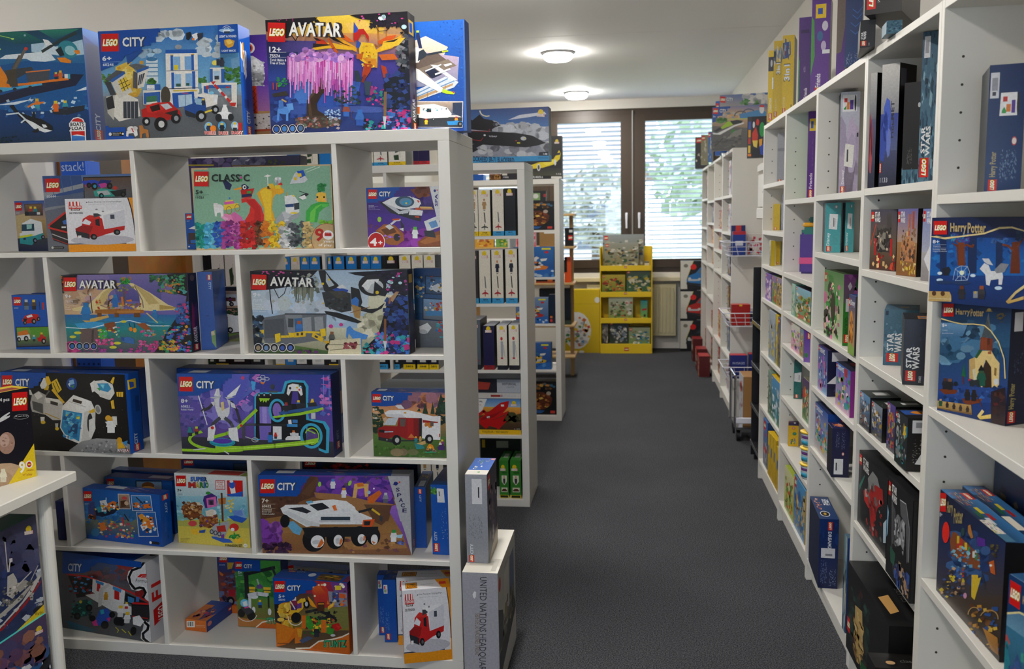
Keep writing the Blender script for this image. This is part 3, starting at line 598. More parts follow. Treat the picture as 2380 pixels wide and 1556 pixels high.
B('blue police station box on the shelving unit, with light and sound badge', 'a920,278 a2215,238 a2250,1270 a985,1322', .085, 1.82, y=YU+.03, yaw=YW, cols='2a78c8 0a4da8 0a4da8 0a4da8 0a4da8',
art='''C a;g 1a66b8 7ab8e0 900 220 2300 800;g 7ab8e0 8a9aa8 900 800 2300 900;g 7c8288 4a4e54 900 900 2300 1340
b;B 14 60 3 1480 270 1700 350 d8e4ec c8d8e4;B 16 70 4 1860 360 2060 520 d4e2ec c4d6e4;B 10 50 5 1300 470 1480 500 a8cce6 b8d4ea
p 4a86b4 2050 450 2210 430 2220 700 2060 720;p 6a9ac0 2150 560 2230 540 2230 760 2160 780;p d8e6ee 1370 560 1400 530 1460 530 1480 560 1480 780 1370 780;l 5a90b8 10 1372 590 1480 590;l 5a90b8 10 1372 630 1480 630;l 5a90b8 10 1372 670 1480 670;l 5a90b8 10 1372 710 1480 710;e 3a78a8 1425 550 52 20
s 60 26 6 2090 640 2230 800 3f7a34 4f8c3c 2f6428;s 30 24 7 1380 740 1450 800 4a8a3c 3a7434;s 30 24 12 950 690 1040 780 4a8434 6a9440;s 20 20 13 1850 720 1930 780 3f7a34 4f8c3c
P f0cc50 c89830 1080 620 1200 570 1300 700 1320 860 1250 960 1080 930;p f6e080 1120 640 1190 620 1240 720 1180 800;s 24 30 9 1100 560 1330 900 f8d860 e0a830 f4c850;P 8a8e92 6a6e72 1000 940 1330 900 1330 1010 1700 930 2250 900 2250 980 1300 1080
p e8e4da 1070 890 1150 860 1290 930 1310 1090 1110 1140 1060 1090;p c8c4ba 990 900 1070 890 1060 1130 1000 1060;r 3a4048 1150 950 1290 1110;l c8ccd0 5 1185 940 1185 1110;l c8ccd0 5 1220 940 1220 1110;l c8ccd0 5 1255 940 1255 1110;p 2a2c30 985 920 1050 890 1070 1010 1000 1030
p d8d4ca 1030 750 1160 690 1240 860 1110 920;p 55585c 975 740 1090 650 1170 665 1040 760;p 2a62b0 1030 745 1165 660 1175 685 1045 770;p e8c83a 1105 755 1180 710 1225 810 1145 860;l 2a2c30 6 1125 740 1170 850;l 2a2c30 6 1155 725 1200 835;l 2a2c30 6 1110 790 1200 750;l 2a2c30 6 1130 830 1220 785;p 40434a 975 760 1030 760 1085 890 1030 890
p 606468 1205 605 1280 590 1400 620 1290 660;p e4e0d6 1290 670 1395 630 1350 810 1290 830;p 55585e 1250 660 1290 680 1285 830 1245 820;p 2a62b0 1280 655 1395 615 1395 640 1290 680;p 3a3e46 1305 700 1360 680 1330 780 1290 800;l c8ccd0 4 1320 690 1305 800;l c8ccd0 4 1340 685 1320 790
r f2efe8 1555 500 1850 1000;r 1c5cb4 1555 465 1842 500;r 2460b8 1600 510 1625 660;r 2460b8 1790 510 1815 660;r 8ab8e4 1622 530 1690 655;r 7aaee0 1730 530 1792 655;r e8d030 1630 610 1670 655;l 30363e 5 1560 665 1850 660;r f2efe8 1560 668 1850 830;r 2460b8 1605 680 1630 850;r 2460b8 1795 670 1825 835;r 9ac4ea 1632 695 1695 815;r 8ab8e4 1735 690 1798 810;r 2a5a48 1648 785 1690 812;r 2a5a48 1740 780 1770 805;e 9aa0a8 1675 440 32 22;l d8b030 8 1600 515 1625 515;l d8b030 8 1795 512 1818 512;l 30363e 6 1565 832 1850 826;r f0ede6 1580 836 1860 870;r e0c040 1620 845 1840 858;p 1c58b0 1610 875 1810 860 1820 990 1620 1015;p b8d4ea 1665 895 1790 885 1795 990 1670 1005;l 5a88b0 6 1730 890 1732 1000;T e04038 1700 870 1760 882 POLICE
r e6e3da 1340 845 1510 980;p 2a62b0 1345 870 1500 860 1500 960 1470 960 1470 895 1370 905 1370 975 1345 975;p 3a7a5a 1370 905 1470 895 1470 950 1370 960;r 2a62b0 1370 790 1500 845;r f0f2f4 1375 795 1448 842;t 3a78c0 1382 825 1442 838 POLICE;e 4a4438 1550 900 45 90
r f0ede6 1880 780 2200 830;r 2a62b0 1905 800 2150 830;p f0ede6 1885 800 1945 800 1945 880 1885 880;p 2a62b0 1900 810 1938 810 1938 880 1900 870;p e8e4dc 2150 790 2200 780 2195 1010 2150 1000;r c03028 1925 805 1945 840;r c03028 2100 815 2130 830;r e6e4dc 1960 640 2090 780;r 2a62b0 1960 650 1985 770;r 2a62b0 2060 650 2090 780;r b0d0e8 1990 670 2050 750;r 30363e 2000 715 2040 750;m 2070 540 90 302820 303848 303848;e e8d860 2005 595 26 24;r 303848 2020 560 2050 620
l f2f2f0 22 1975 775 2165 985;l d02820 22 2000 802 2030 836;l d02820 22 2060 870 2088 902;l d02820 22 2110 926 2135 954;p c82820 2130 965 2190 965 2180 1000 2140 995;p d02820 1965 770 2010 765 1990 800
p c41a14 1320 1030 1390 1000 1420 970 1590 955 1640 1010 1680 1040 1690 1090 1600 1120 1500 1140 1440 1100 1330 1100;p e02820 1360 990 1480 960 1560 965 1580 1010 1420 1060 1380 1050;p c8d0d8 1500 980 1570 970 1610 1010 1550 1030;p 2a1a18 1540 1060 1660 1030 1660 1060 1560 1090;p 30100c 1400 1000 1490 975 1500 1030 1420 1050;r f0f0ee 1600 1095 1645 1120;w 1365 1140 42 d8d8d8;w 1500 1165 68 d8d8d8;w 1640 1110 50 9aa0a8;p b01810 1440 1070 1500 1050 1600 1080 1580 1120 1500 1100
p 1c4f9e 1720 1000 1830 960 1850 900 1900 900 1920 1020 1900 1060 1830 1080 1760 1100 1725 1070;p f0ede6 1810 900 1880 880 2025 890 2020 980 1920 1010 1910 920;p 9ac0dc 1810 920 1890 930 1900 990 1830 980;p f0f2f4 1990 900 2030 895 2020 960 1990 970;m 1895 920 70 f0c830 283448 283448;p 2a2e34 1725 1030 1820 1070 1820 1110 1735 1085;w 1870 1090 55 b8c0c8;w 2000 1030 40 b8c0c8;l e8d040 16 1910 1055 1970 1035;e 8ad4f8 1970 875 24 14
m 2088 975 110 f4f4f4 f4f4f4 4a90d0;p f2f4f6 2020 1060 2080 1040 2150 1060 2120 1120 2030 1110;e 20242a 2030 1105 30 38;e 20242a 2140 1100 26 34
p 1a2028 1750 310 1790 300 1800 340 1770 380 1750 370;p f0f2f4 1800 330 1850 310 1880 340 1830 385;p 303848 1850 320 1905 310 1900 360 1860 390;e f08020 1815 370 12 12
p 1a4f9e 1180 480 1230 480 1235 460 1290 430 1350 470 1200 600
p 0a4da8 980 1185 1010 1180 1010 1200 1170 1195 1175 1265 1250 1280 1245 1330 980 1330;p 12161c 1020 1245 1150 1238 1160 1255 1150 1278 1020 1283 1008 1262;e e8e8e8 1025 1262 14 16;t d8d8d8 1050 1246 1108 1258 batteries;t d8d8d8 1050 1262 1108 1274 included;e e8e8e8 1145 1258 10 10;p f0d020 1112 1255 1120 1243 1128 1255
e ecebea 1225 1215 38 30;p ecebea 1180 1230 1280 1220 1285 1270 1260 1285 1245 1250 1200 1255 1195 1285 1175 1280;e d0cfce 1262 1205 24 20;l c02020 10 1230 1205 1245 1240;p b87838 1300 1180 1330 1175 1345 1210 1385 1220 1390 1290 1370 1295 1360 1250 1330 1255 1325 1295 1305 1295
e 8ac8f0 1940 1190 38 46;m 1940 1150 90 f0c830 2a3a58 2a3a58;e f08820 1980 1205 28 30;e 5ab0e8 2060 1180 36 42;m 2060 1145 85 f0c830 1a2028 1a2028;e 8ac8f0 2175 1180 34 42;m 2175 1140 85 f0c830 e8e8e8 303030;r d02020 2205 1150 2235 1220
O e03a2a f4f4f4 1900 1230 2000 1262 WHEELER;O e03a2a f4f4f4 2030 1232 2110 1262 DUKE;O e03a2a f4f4f4 2145 1228 2240 1258 DAISY
p 0a4da8 900 230 1500 255 1515 300 1490 300 1490 340 1470 340 1470 395 1420 395 1420 420 1330 425 1330 470 1250 480 1240 500 1180 510 1150 560 1120 570 1100 600 1060 610 980 640 900 680
p 0a4da8 2040 240 2260 225 2260 500 2060 510 2060 400 2040 400;e 9ac4ea 2120 295 70 18;r e8f0f8 2090 290 2150 315;r 2a4058 2095 305 2150 325;o e8f4ff 2120 290 22 20 4 200 340;o e8f4ff 2120 290 38 34 4 210 330;p d8a030 2095 385 2140 375 2190 395 2175 445 2130 460 2100 430;p f0c860 2110 390 2150 385 2175 410 2130 430
T e8f0f8 2052 340 2205 362 LIGHT_&_SOUND;T e8f0f8 2072 476 2200 494 LIGHT_BRICK
O f0f2f4 2a3c58 1155 340 1365 430 CITY;T e8ecf2 960 515 1048 562 6+;l 8ab0e0 3 965 575 1125 572;T d8e4f2 965 585 1070 612 60246
L 952 302 1120 472''', right='U;r 0a4da8 0 0 100 100;r 3a78d0 8 28 60 42;s 10 14 4 20 16 80 40 f0f0f0 e8a030 f0f0f0;r 0a3a80 20 66 60 74;V c8d4e8 36 76 66 88 CITY;L 36 90 72 99 1', top=TOPBLU)

B('purple rocket launch box behind the police station box', 'a2260,320 b700,300 b720,1250 a2260,1270', .07, 1.82, y=YU+.16, yaw=YW, cols='4a2a8a 3a2a7a 3a2a7a 3a2a7a 4a3a9a',
art='''C b;g 3a2478 6a3ca8 0 300 400 760;g 7a48b8 c07ab0 0 760 400 1000;g d09a60 b08050 0 1000 400 1260;e d8d4d4 125 430 45 48;e e04a20 115 430 38 38;e 20242c 115 430 24 28
p c8c8c8 85 500 150 500 240 560 250 700 220 770 110 770 90 700;p e0e0e0 100 540 180 530 230 600 150 640;p 9a9a9a 100 640 240 660 240 720 110 740;s 40 18 5 90 560 245 780 b8b8b8 e0e0e0 8a8a8a;r e84a18 108 770 168 1020;l 8a2a10 5 112 790 162 850 112 910 162 970 112 1015;l 8a2a10 5 162 790 112 850 162 910 112 970 162 1015;p e8d8cc 100 1030 280 1020 280 1180 100 1180;s 24 16 6 110 1040 270 1170 c8b8ac f0e4dc 4a4448;p c05030 100 1175 290 1165 290 1185 100 1195''')

B('dark box with a pink weeping tree and golden winged creature on the shelving unit', 'b218,200 b1512,95 b1570,1165 b280,1250', .075, 1.82, y=YU+.03, yaw=YW-.03, cols='2a2a6a 15131c 15131c 15131c c8a030',
art='''C b;g e8b840 8a5a80 200 90 1600 480;g 4a3a9a 1f3a8e 200 480 1600 1000;g 2a4a9a 161a48 200 1000 1600 1260
P f8d848 e0a040 560 120 1300 100 1300 330 700 420 450 330;P d89a50 6a4a90 450 330 900 300 1500 300 1540 520 600 480;p f4c860 950 220 1120 170 1200 260 1000 300;l b87830 18 1240 140 1260 420;l b87830 12 1320 200 1330 400;h 23265e 5a4a9a 210 380 700 520
P 1c2858 2c4aa8 220 500 520 480 520 700 240 760;p 2f58b8 480 700 900 660 900 1000 420 1000;p 4a80d8 520 720 640 700 660 940 480 960;p 3b68c8 860 720 1100 740 1060 950 880 960;s 40 50 3 260 760 1500 1150 2a4aa0 34509c 223a80 3a62b8;e 4a62b4 1120 990 280 30;e 3a5aac 600 1010 300 40
p 15121a 200 190 700 165 640 220 520 250 460 330 420 360 300 320 220 300;s 50 26 7 380 160 710 260 15121a 1c1722;p 15121a 990 140 1300 100 1530 95 1540 300 1500 300 1440 230 1260 240 1180 180 1080 170;s 80 26 8 1180 130 1500 240 17141c 221c2a 201830;s 60 30 14 1460 230 1560 640 101014 181820;l 20202a 6 1230 240 1260 280 1330 270 1350 230;l 15121a 8 430 350 460 330 500 380 520 340
s 12 18 9 1080 110 1500 210 d83a90 c04aa0;s 8 10 10 300 180 500 215 c03a80;B 6 26 15 1250 150 1300 190 bfe8f0 e8ffff 90c8d8;e eefcff 1275 168 16 14;e bfe8f0 1485 235 24 20;e d8f4ff 1485 235 10 9
p 161a2c 1500 300 1580 280 1580 700 1480 640;s 50 40 16 1440 300 1580 620 303440 8a8a90 14161c 505860
p f0a818 780 310 870 310 950 370 1060 430 1060 470 960 430 830 350;p 1f1a1a 790 330 860 345 940 395 1030 425 960 410 850 370;p f0b820 700 385 860 395 960 420 1050 445 1010 455 800 440 640 470;p d83a10 690 350 760 370 800 410 690 400;p f0c020 600 470 720 440 860 440 700 450;p e06010 880 320 950 320 1040 380 980 380;p 1f1a1a 660 345 700 355 740 380 690 375;p 2a1a14 660 400 840 410 660 440
p f0b020 1230 450 1300 400 1460 310 1470 350 1380 430 1250 470;p e05a10 1250 370 1340 320 1420 310 1380 360 1270 400;p f4c830 1300 370 1500 330 1440 400 1280 450;p 2a1c14 1290 380 1440 340 1400 370;l d05a18 26 800 360 850 440 880 480
p f0c020 1100 380 1210 390 1250 470 1250 600 1200 610 1090 540 1080 440;p e09018 1110 520 1240 530 1250 610 1190 600;p c86010 1060 490 1120 480 1110 540 1060 530;p d86818 1260 490 1400 480 1440 530 1290 540;p b83c10 1130 570 1200 580 1190 640 1150 700 1110 690;p b83c10 1280 580 1330 600 1350 680 1310 700;l 8a2c10 26 1140 680 1120 740;p c01c14 1030 270 1120 260 1170 330 1170 380 1130 310 1100 310 1060 380 1030 360;p 2a50c0 1030 200 1070 260 1060 290 1030 300;p 2a50b0 1060 360 1100 390 1080 440 1055 430;s 30 16 17 1110 400 1240 600 f8d850 d89010 a85a10 f0c830
p 3a2a1c 700 700 760 700 800 760 790 830 740 870 700 950 710 1010 800 1060 700 1100 610 1070 610 920 680 850;l 3a2a20 16 590 620 620 720 680 800;l 3a2a20 16 880 600 850 690 800 740;p 55402c 700 720 740 715 740 790 690 850 640 910 660 1060 630 1060 620 930;c 60 14 4 430 500 1030 960 f090d8 d060c0 e8a8ec c84ab0;c 46 10 5 440 540 1030 800 f8c8f4 d878d0 f0a0e0;c 22 12 6 560 500 900 700 d03aa0 f0b0ec;B 60 34 18 450 490 1010 560 c080d8 e8a0e8 9a70d0 f4c0f0;B 30 34 11 560 460 870 530 e8a8ec b078d0 d890e0
p 4a3a30 500 1090 640 1060 800 1060 930 1090 920 1140 700 1180 560 1160;s 70 24 12 510 1075 920 1170 9a8a80 6a5a58 b8a8b0 7a4a40 5a6a58 a05a50;s 50 14 19 780 1000 920 1090 c8e0f8 8ab8e8 a8c8f0
s 30 18 20 330 720 420 800 2a9a50 3ab060 208040;p 3a3430 290 870 420 840 440 880 300 900;l c04030 10 298 770 300 830;l c04030 10 330 770 330 830;s 40 24 21 860 780 1100 940 20303a 38485a 2a4a40 4a5a70;s 40 26 22 1160 780 1320 950 d83a90 902a80 2a8a7a 204a4a b83a88;p 2c3a44 1040 640 1080 640 1110 740 1060 740;p 34485a 1130 730 1200 740 1190 860 1150 860
e 5a98e8 400 1020 60 36;l 5a98e8 22 350 1030 345 1110;l 5a98e8 22 430 1030 430 1110;p 6aa8f0 420 960 480 950 490 1010 440 1020;p 4a80d0 350 930 390 920 400 1000 350 1010;l c8a860 14 380 920 420 940;m 975 930 130 3a70c0 a05040 3a70c8;l 5a2a20 7 935 880 935 1020;m 1100 980 160 3a78d0 3a70c0 2a58b0;o 6a3a28 1050 1050 24 44 6 120 240
s 120 34 23 1320 940 1560 1180 2a4aa8 3a78d0 20306a 5aa0e0 c82a80 1a2a58 e04a98;s 30 30 24 1140 1080 1330 1200 102028 d83a90 28a0a0 0c1830;p 101828 1310 760 1360 700 1560 640 1560 980 1340 980;s 40 40 27 1330 660 1560 980 182860 2a4a90 203a78 34509c;l 8a6a48 26 1330 830 1330 1050;p c8d8e0 1310 1050 1345 1050 1330 1170
e 181418 332 1195 34 38;o d8d8e0 332 1195 32 36 5;e 2a5aa8 332 1195 22 26;e 181418 406 1190 34 38;o d8d8e0 406 1190 32 36 5;e 3a78c0 406 1190 22 26;e 181418 481 1186 34 38;o d8d8e0 481 1186 32 36 5;e 4a80c8 481 1186 22 26;e 181418 556 1180 34 38;o d8d8e0 556 1180 32 36 5;e 4a6a98 556 1180 22 26
O f6f6f0 2a2028 440 215 920 340 AVATAR;T f0f0f4 260 440 370 490 12+;l c8c8d8 3 262 495 418 488;T e8e8f0 266 510 362 538 75574;l c8c8d8 3 262 540 420 534;T e8e8f0 268 548 420 572 Toruk_Makto_&;T e8e8f0 268 576 405 600 Tree_of_Souls
L 246 222 408 396''', right='U;r 15131c 0 0 100 100;r d8b020 10 6 80 18;r 2a50a0 20 8 60 16;s 20 20 3 0 50 100 80 2a2a6a 3a1a4a 1a2a5a;V d8d8e0 30 72 70 92 AVATAR;L 36 93 80 100 1', top='U;g d8b030 8a6a30 0 0 100 100')

B('blue passenger plane box at the end of the shelving unit top', 'b1400,215 b2040,182 b2085,1210 b1430,1240', .065, 1.82, y=YU+.11, yaw=YW-.02, cols='1a5cb8 0a4da8 0a4da8 0a4da8 4a90d8',
art='''C b;g 1a62c4 0a48a8 1400 180 2100 1250;s 130 12 3 1820 190 2060 900 1a5cb8 2468c8 0f50ac;P f0e0d0 c8b890 1580 380 1700 330 1900 430 1800 640 1600 700;P c8b0c8 8a90b0 1580 460 2000 520 1990 760 1600 800;p 6a5a50 1560 560 1800 480 1960 600 1700 740 1600 700;p 8a7a6a 1600 640 1900 540 1980 600 1650 720
p e8ecf2 1740 590 1800 595 1990 730 1950 740;p 1c2440 1690 650 1760 610 1850 680 1760 720;p dce4ec 1600 840 1880 700 2000 750 1960 800 1620 930;l 6a98c8 10 1620 860 1900 720;l 6a98c8 10 1620 890 1960 740;p c8a070 1610 900 1950 760 1950 780 1610 930;l b08850 6 1640 880 1640 920;l b08850 6 1720 850 1720 890;l b08850 6 1800 815 1800 850;l b08850 6 1880 780 1880 815
p 1f2c58 1620 290 1640 290 1670 440 1640 440 1615 330;p d8f020 1617 280 1640 280 1640 298 1617 298;p f8f8f6 1560 440 1630 430 1680 490 1640 570 1560 580;p 2a3440 1640 470 1680 450 1720 500 1680 530 1630 560;l 2a3440 18 1700 500 1890 465;l c8e820 12 1850 472 1900 466;p f6f6f4 1560 600 1650 640 1860 810 1840 850 1600 720;p c8e820 1860 815 1970 850 1960 865 1890 860 1850 845;e e03020 1956 845 10 8;l e8ecf4 12 1700 650 1840 590;l f4f4f6 16 1790 680 1920 630;p f0f2f4 1860 590 1930 575 1940 590 1880 610
l 3a6ab8 40 2050 200 2080 1200;r e0dcd8 1590 930 2045 1180;g c8b098 4a5a78 1600 938 2038 1060;p 2a3a58 1950 945 2038 940 2036 1080 1950 1040;r 30343a 1600 1080 2040 1175;p f8f8f6 1600 970 1780 955 1900 990 1945 1050 1910 1085 1700 1095 1600 1080;r 2a3038 1715 1000 1755 1035;s 12 10 5 1660 1000 1900 1020 3ab0c8 20343c;w 1775 1100 12 c8c8c8;p 2a90d8 1900 1120 2040 1115 2050 1150 1910 1155;m 1985 1070 60 d83020 f0a020 2a90d8;m 1710 1090 60 d83020 f0d020 e8c020;w 2020 1145 26 888;r e07020 1600 985 1650 1050;r 20242a 1605 1060 1640 1160''', right='U;r 0a4da8 0 0 100 100', top='U;r 4a98e0 0 0 100 100')

# ---------------------------------------------------------------- row 1
Z1, Z2, Z3, Z4, Z5 = ZS[1:]
def van_art(k):
    """white and red pickup camper print, in the coordinates of the box beside the classic set"""
    return k
STEIN = '''U;r ecebf0 0 0 100 100;r f09a18 0 86 100 100;p f09a18 91 0 100 0 100 100 97 100 98 55 96 25;l 2a3040 1.6 0 85 84 85;l 2a3040 1.6 91 0 95 22 97 45 98 70
p d83028 6 5 21 5 22 14 5 14;r f8f8f8 8 5 10.5 13;r f8f8f8 13 5 15.5 13;r f8f8f8 18 5 20.5 13;r d83028 5 13 24 19;r 40302c 8 19 21 22;T f8f8f8 6 13.6 23 17.6 STEINCHEN;T f8f8f8 9 19 20 21.6 SHOP;p 303038 31 6 31 8.6 33 7.3;t 303040 34 5.5 82 8.6 Roter_Pick-Up_mit_Campingaufleger;t a0a0a8 34 10.5 74 12 Vehicle_with_bricks_and_camper;T 2a2a30 5 25 25 28.5 205_STEINCHEN
e c4c2cc 50 78 46 9;p f6f6f8 40 24 85 22 84 50 54 56 46 34;p dcdce4 54 32 85 22 84 52 54 57;r 404858 64 31 70 39;e 8a8a94 45 20.5 2 1.4;e 8a8a94 54 24.6 2 1.4
p c82020 24 38 32 32 45 34 52 38 54 58 84 52 83 60 60 66 40 74 14 72 12 56 22 50;p d83028 24 38 34 31 50 34 48 38;p e8ecf2 22 46 28 38 36 44 33 50;p 40444c 40 28 46 28 52 32 40 36;p 20242c 42 40 48 38 48 52 42 50;p 9a1818 12 56 22 50 38 52 34 64 14 66;w 38 72 5.5 6a6a70;w 72 64 5.5 6a6a70;p 2a2c34 12 60 32 66 32 76 14 70;r f2f2f2 15 69 20 74'''
STEIN_L = 'U;r ecebf0 0 0 100 100;r f09a18 0 86 100 100;r 2a2620 12 30 88 70;r f09a18 16 32 84 68;V 2a2620 24 34 50 66 ZUSAMMEN;V 2a2620 52 34 78 66 BAUEN'
STEIN_T = 'U;r ecebf0 0 0 100 100;p f09a18 70 0 100 0 100 100 82 100;r 2a2620 8 20 32 84;r f09a18 9 24 31 80;T 2a2620 11 28 29 50 ZUSAMMEN;T 2a2620 11 54 29 76 BAUEN;r d83028 78 30 92 60;t 8a8a94 40 44 66 56 Roter_Pick-Up'

B('blue box of a white and teal van half hidden beside the race box', 'c157,583 c470,583 c480,1045 c172,1045', .06, Z1, y=YU+.20, yaw=YW, cols='1c50a0 0a4da8',
art='''C c;g 2258a8 d0a860 150 580 460 800;g b89860 3a3f48 150 760 460 1050;p c8b080 160 720 300 690 300 900 165 930;g 3a4048 1c2a50 150 930 460 1050;r 4a3a34 250 612 418 722;g 8a6a50 3a2c28 256 618 412 718;m 308 630 80 f0d030 c03a30 303848;m 348 632 80 f0d030 2a8a90 303848;r e8e8ea 362 690 392 712;e 20242a 270 700 22 16
p e8ecee 220 790 300 750 400 780 410 900 340 930 300 900 210 900;p 1f4a60 215 800 330 795 330 860 210 862;p 9ad0c8 260 800 310 800 305 840 260 845;p e4e8ea 190 880 330 870 340 910 190 920;p d8e030 190 905 310 890 310 910 190 930;p 2a9aa0 190 925 330 905 410 880 410 930 330 950 300 990 190 975;e 1f2a60 235 933 14 10;w 330 950 24 88a;w 405 920 20 88a;L 165 598 225 672;T d8e4f2 170 688 200 698 60445''')
B('grey race track box number sixty thousand behind the white truck box', 'c418,345 c1420,338 c1440,1052 c448,1053', .065, Z1, y=YU+.12, yaw=YW, cols='4a5a78 2a3040',
art='''C c;g 5a7ab0 8a94a8 410 340 1450 600;g 6a7080 7a7e86 410 600 1450 1060;p 34548e 425 345 780 345 800 520 440 540;l 9aa0a8 40 430 520 800 440;l 8a9098 26 430 660 640 620;l 4a6aa0 6 500 350 520 520;l 4a6aa0 6 590 350 610 500;l 4a6aa0 6 680 350 700 490;p 5a6a88 430 560 800 500 800 600 440 640;r 16161c 798 362 1430 560;g 6a5040 6a6c72 806 372 1430 560
p 2a4ac0 780 400 900 390 980 420 960 460 800 430;p c03a80 820 430 900 450 880 470 810 450;w 900 450 34 30a0c0;w 850 440 26 333;p 20307a 960 390 1060 400 1040 430 930 430;p d040a0 940 430 1000 420 1040 450 960 470;w 1040 450 30 444;p 38b0a0 890 500 960 470 1100 490 1180 500 1180 540 1040 550 900 545;p c8d0d0 920 500 1020 490 1050 530 940 540;p 2a2c30 1040 500 1190 480 1190 540 1090 550;e d83a30 1090 470 20 18;w 960 540 26 3aa;w 1160 530 26 444
p 24201e 470 800 620 690 760 690 760 960 640 990 500 950;l d83028 18 460 810 620 690;l d83028 16 460 830 640 880;p 3a3638 470 840 640 900 640 1000 500 950;l c8c8c8 8 490 890 640 950;l c83028 6 490 930 640 990;p 3a70c0 590 770 640 750 640 800 600 800;r f0f0f0 580 820 620 835;p 16181c 480 1006 590 1008 598 1020 590 1030 480 1030 470 1018;e e8e8e0 488 1018 12 12;t d0d0c8 505 1012 585 1024 batteries;L 445 370 578 496;T d8dce4 452 524 540 548 60444''')
B('white and orange box of a red truck leaning behind the left divider', 'c615,560 c1300,560 c1318,1066 c638,1070', .06, Z1, y=YU+.015, yaw=YW, cols='ecebf0 f09a18 ecebf0 ecebf0 ecebf0', art=STEIN, left=STEIN_L, top=STEIN_T)
B('slim blue box peeking out behind the sage green brick box', 'c1710,700 c1960,696 c1975,1045 c1728,1048', .06, Z1, y=YU+.14, yaw=YW, cols='1558b0 0a4da8', art='C c;r 1558b0 1700 690 1990 1050;r 4a3a38 1740 890 1990 1000;p e8e8e8 1740 850 1800 820 1990 830 1990 870;p c83020 1750 860 1990 860 1990 880;p 2a70c8 1760 960 1990 940 1990 990 1760 990;e e8e8e8 1745 1023 8 8;L 1722 708 1772 760;t d8e4f2 1725 770 1755 780 60447')
B('dark purple box with white streaks showing above the sage green box', 'c1755,205 d560,150 d580,1000 c1790,1050', .07, Z1, y=YU+.20, yaw=YW, cols='3a3058 2a2440 2a2440 2a2440 2a2440', art='''C c;g 2a2448 5a4a80 1750 180 2500 330;B 20 60 4 1780 210 2500 270 6a5a90 8a7aa8 4a3c6a;C d;g 4a4468 3a3a60 -60 150 600 300;B 24 50 6 -60 190 240 250 6a6488 8a88a8;B 8 26 9 280 190 420 250 4a5a30 5a6a38;C c;p e8e4e8 2170 215 2210 195 2190 220;p e8e4e8 2280 215 2330 192 2310 220;l d8c030 12 1755 268 1990 262;C d;l 9a7a50 10 -60 262 840 240''')
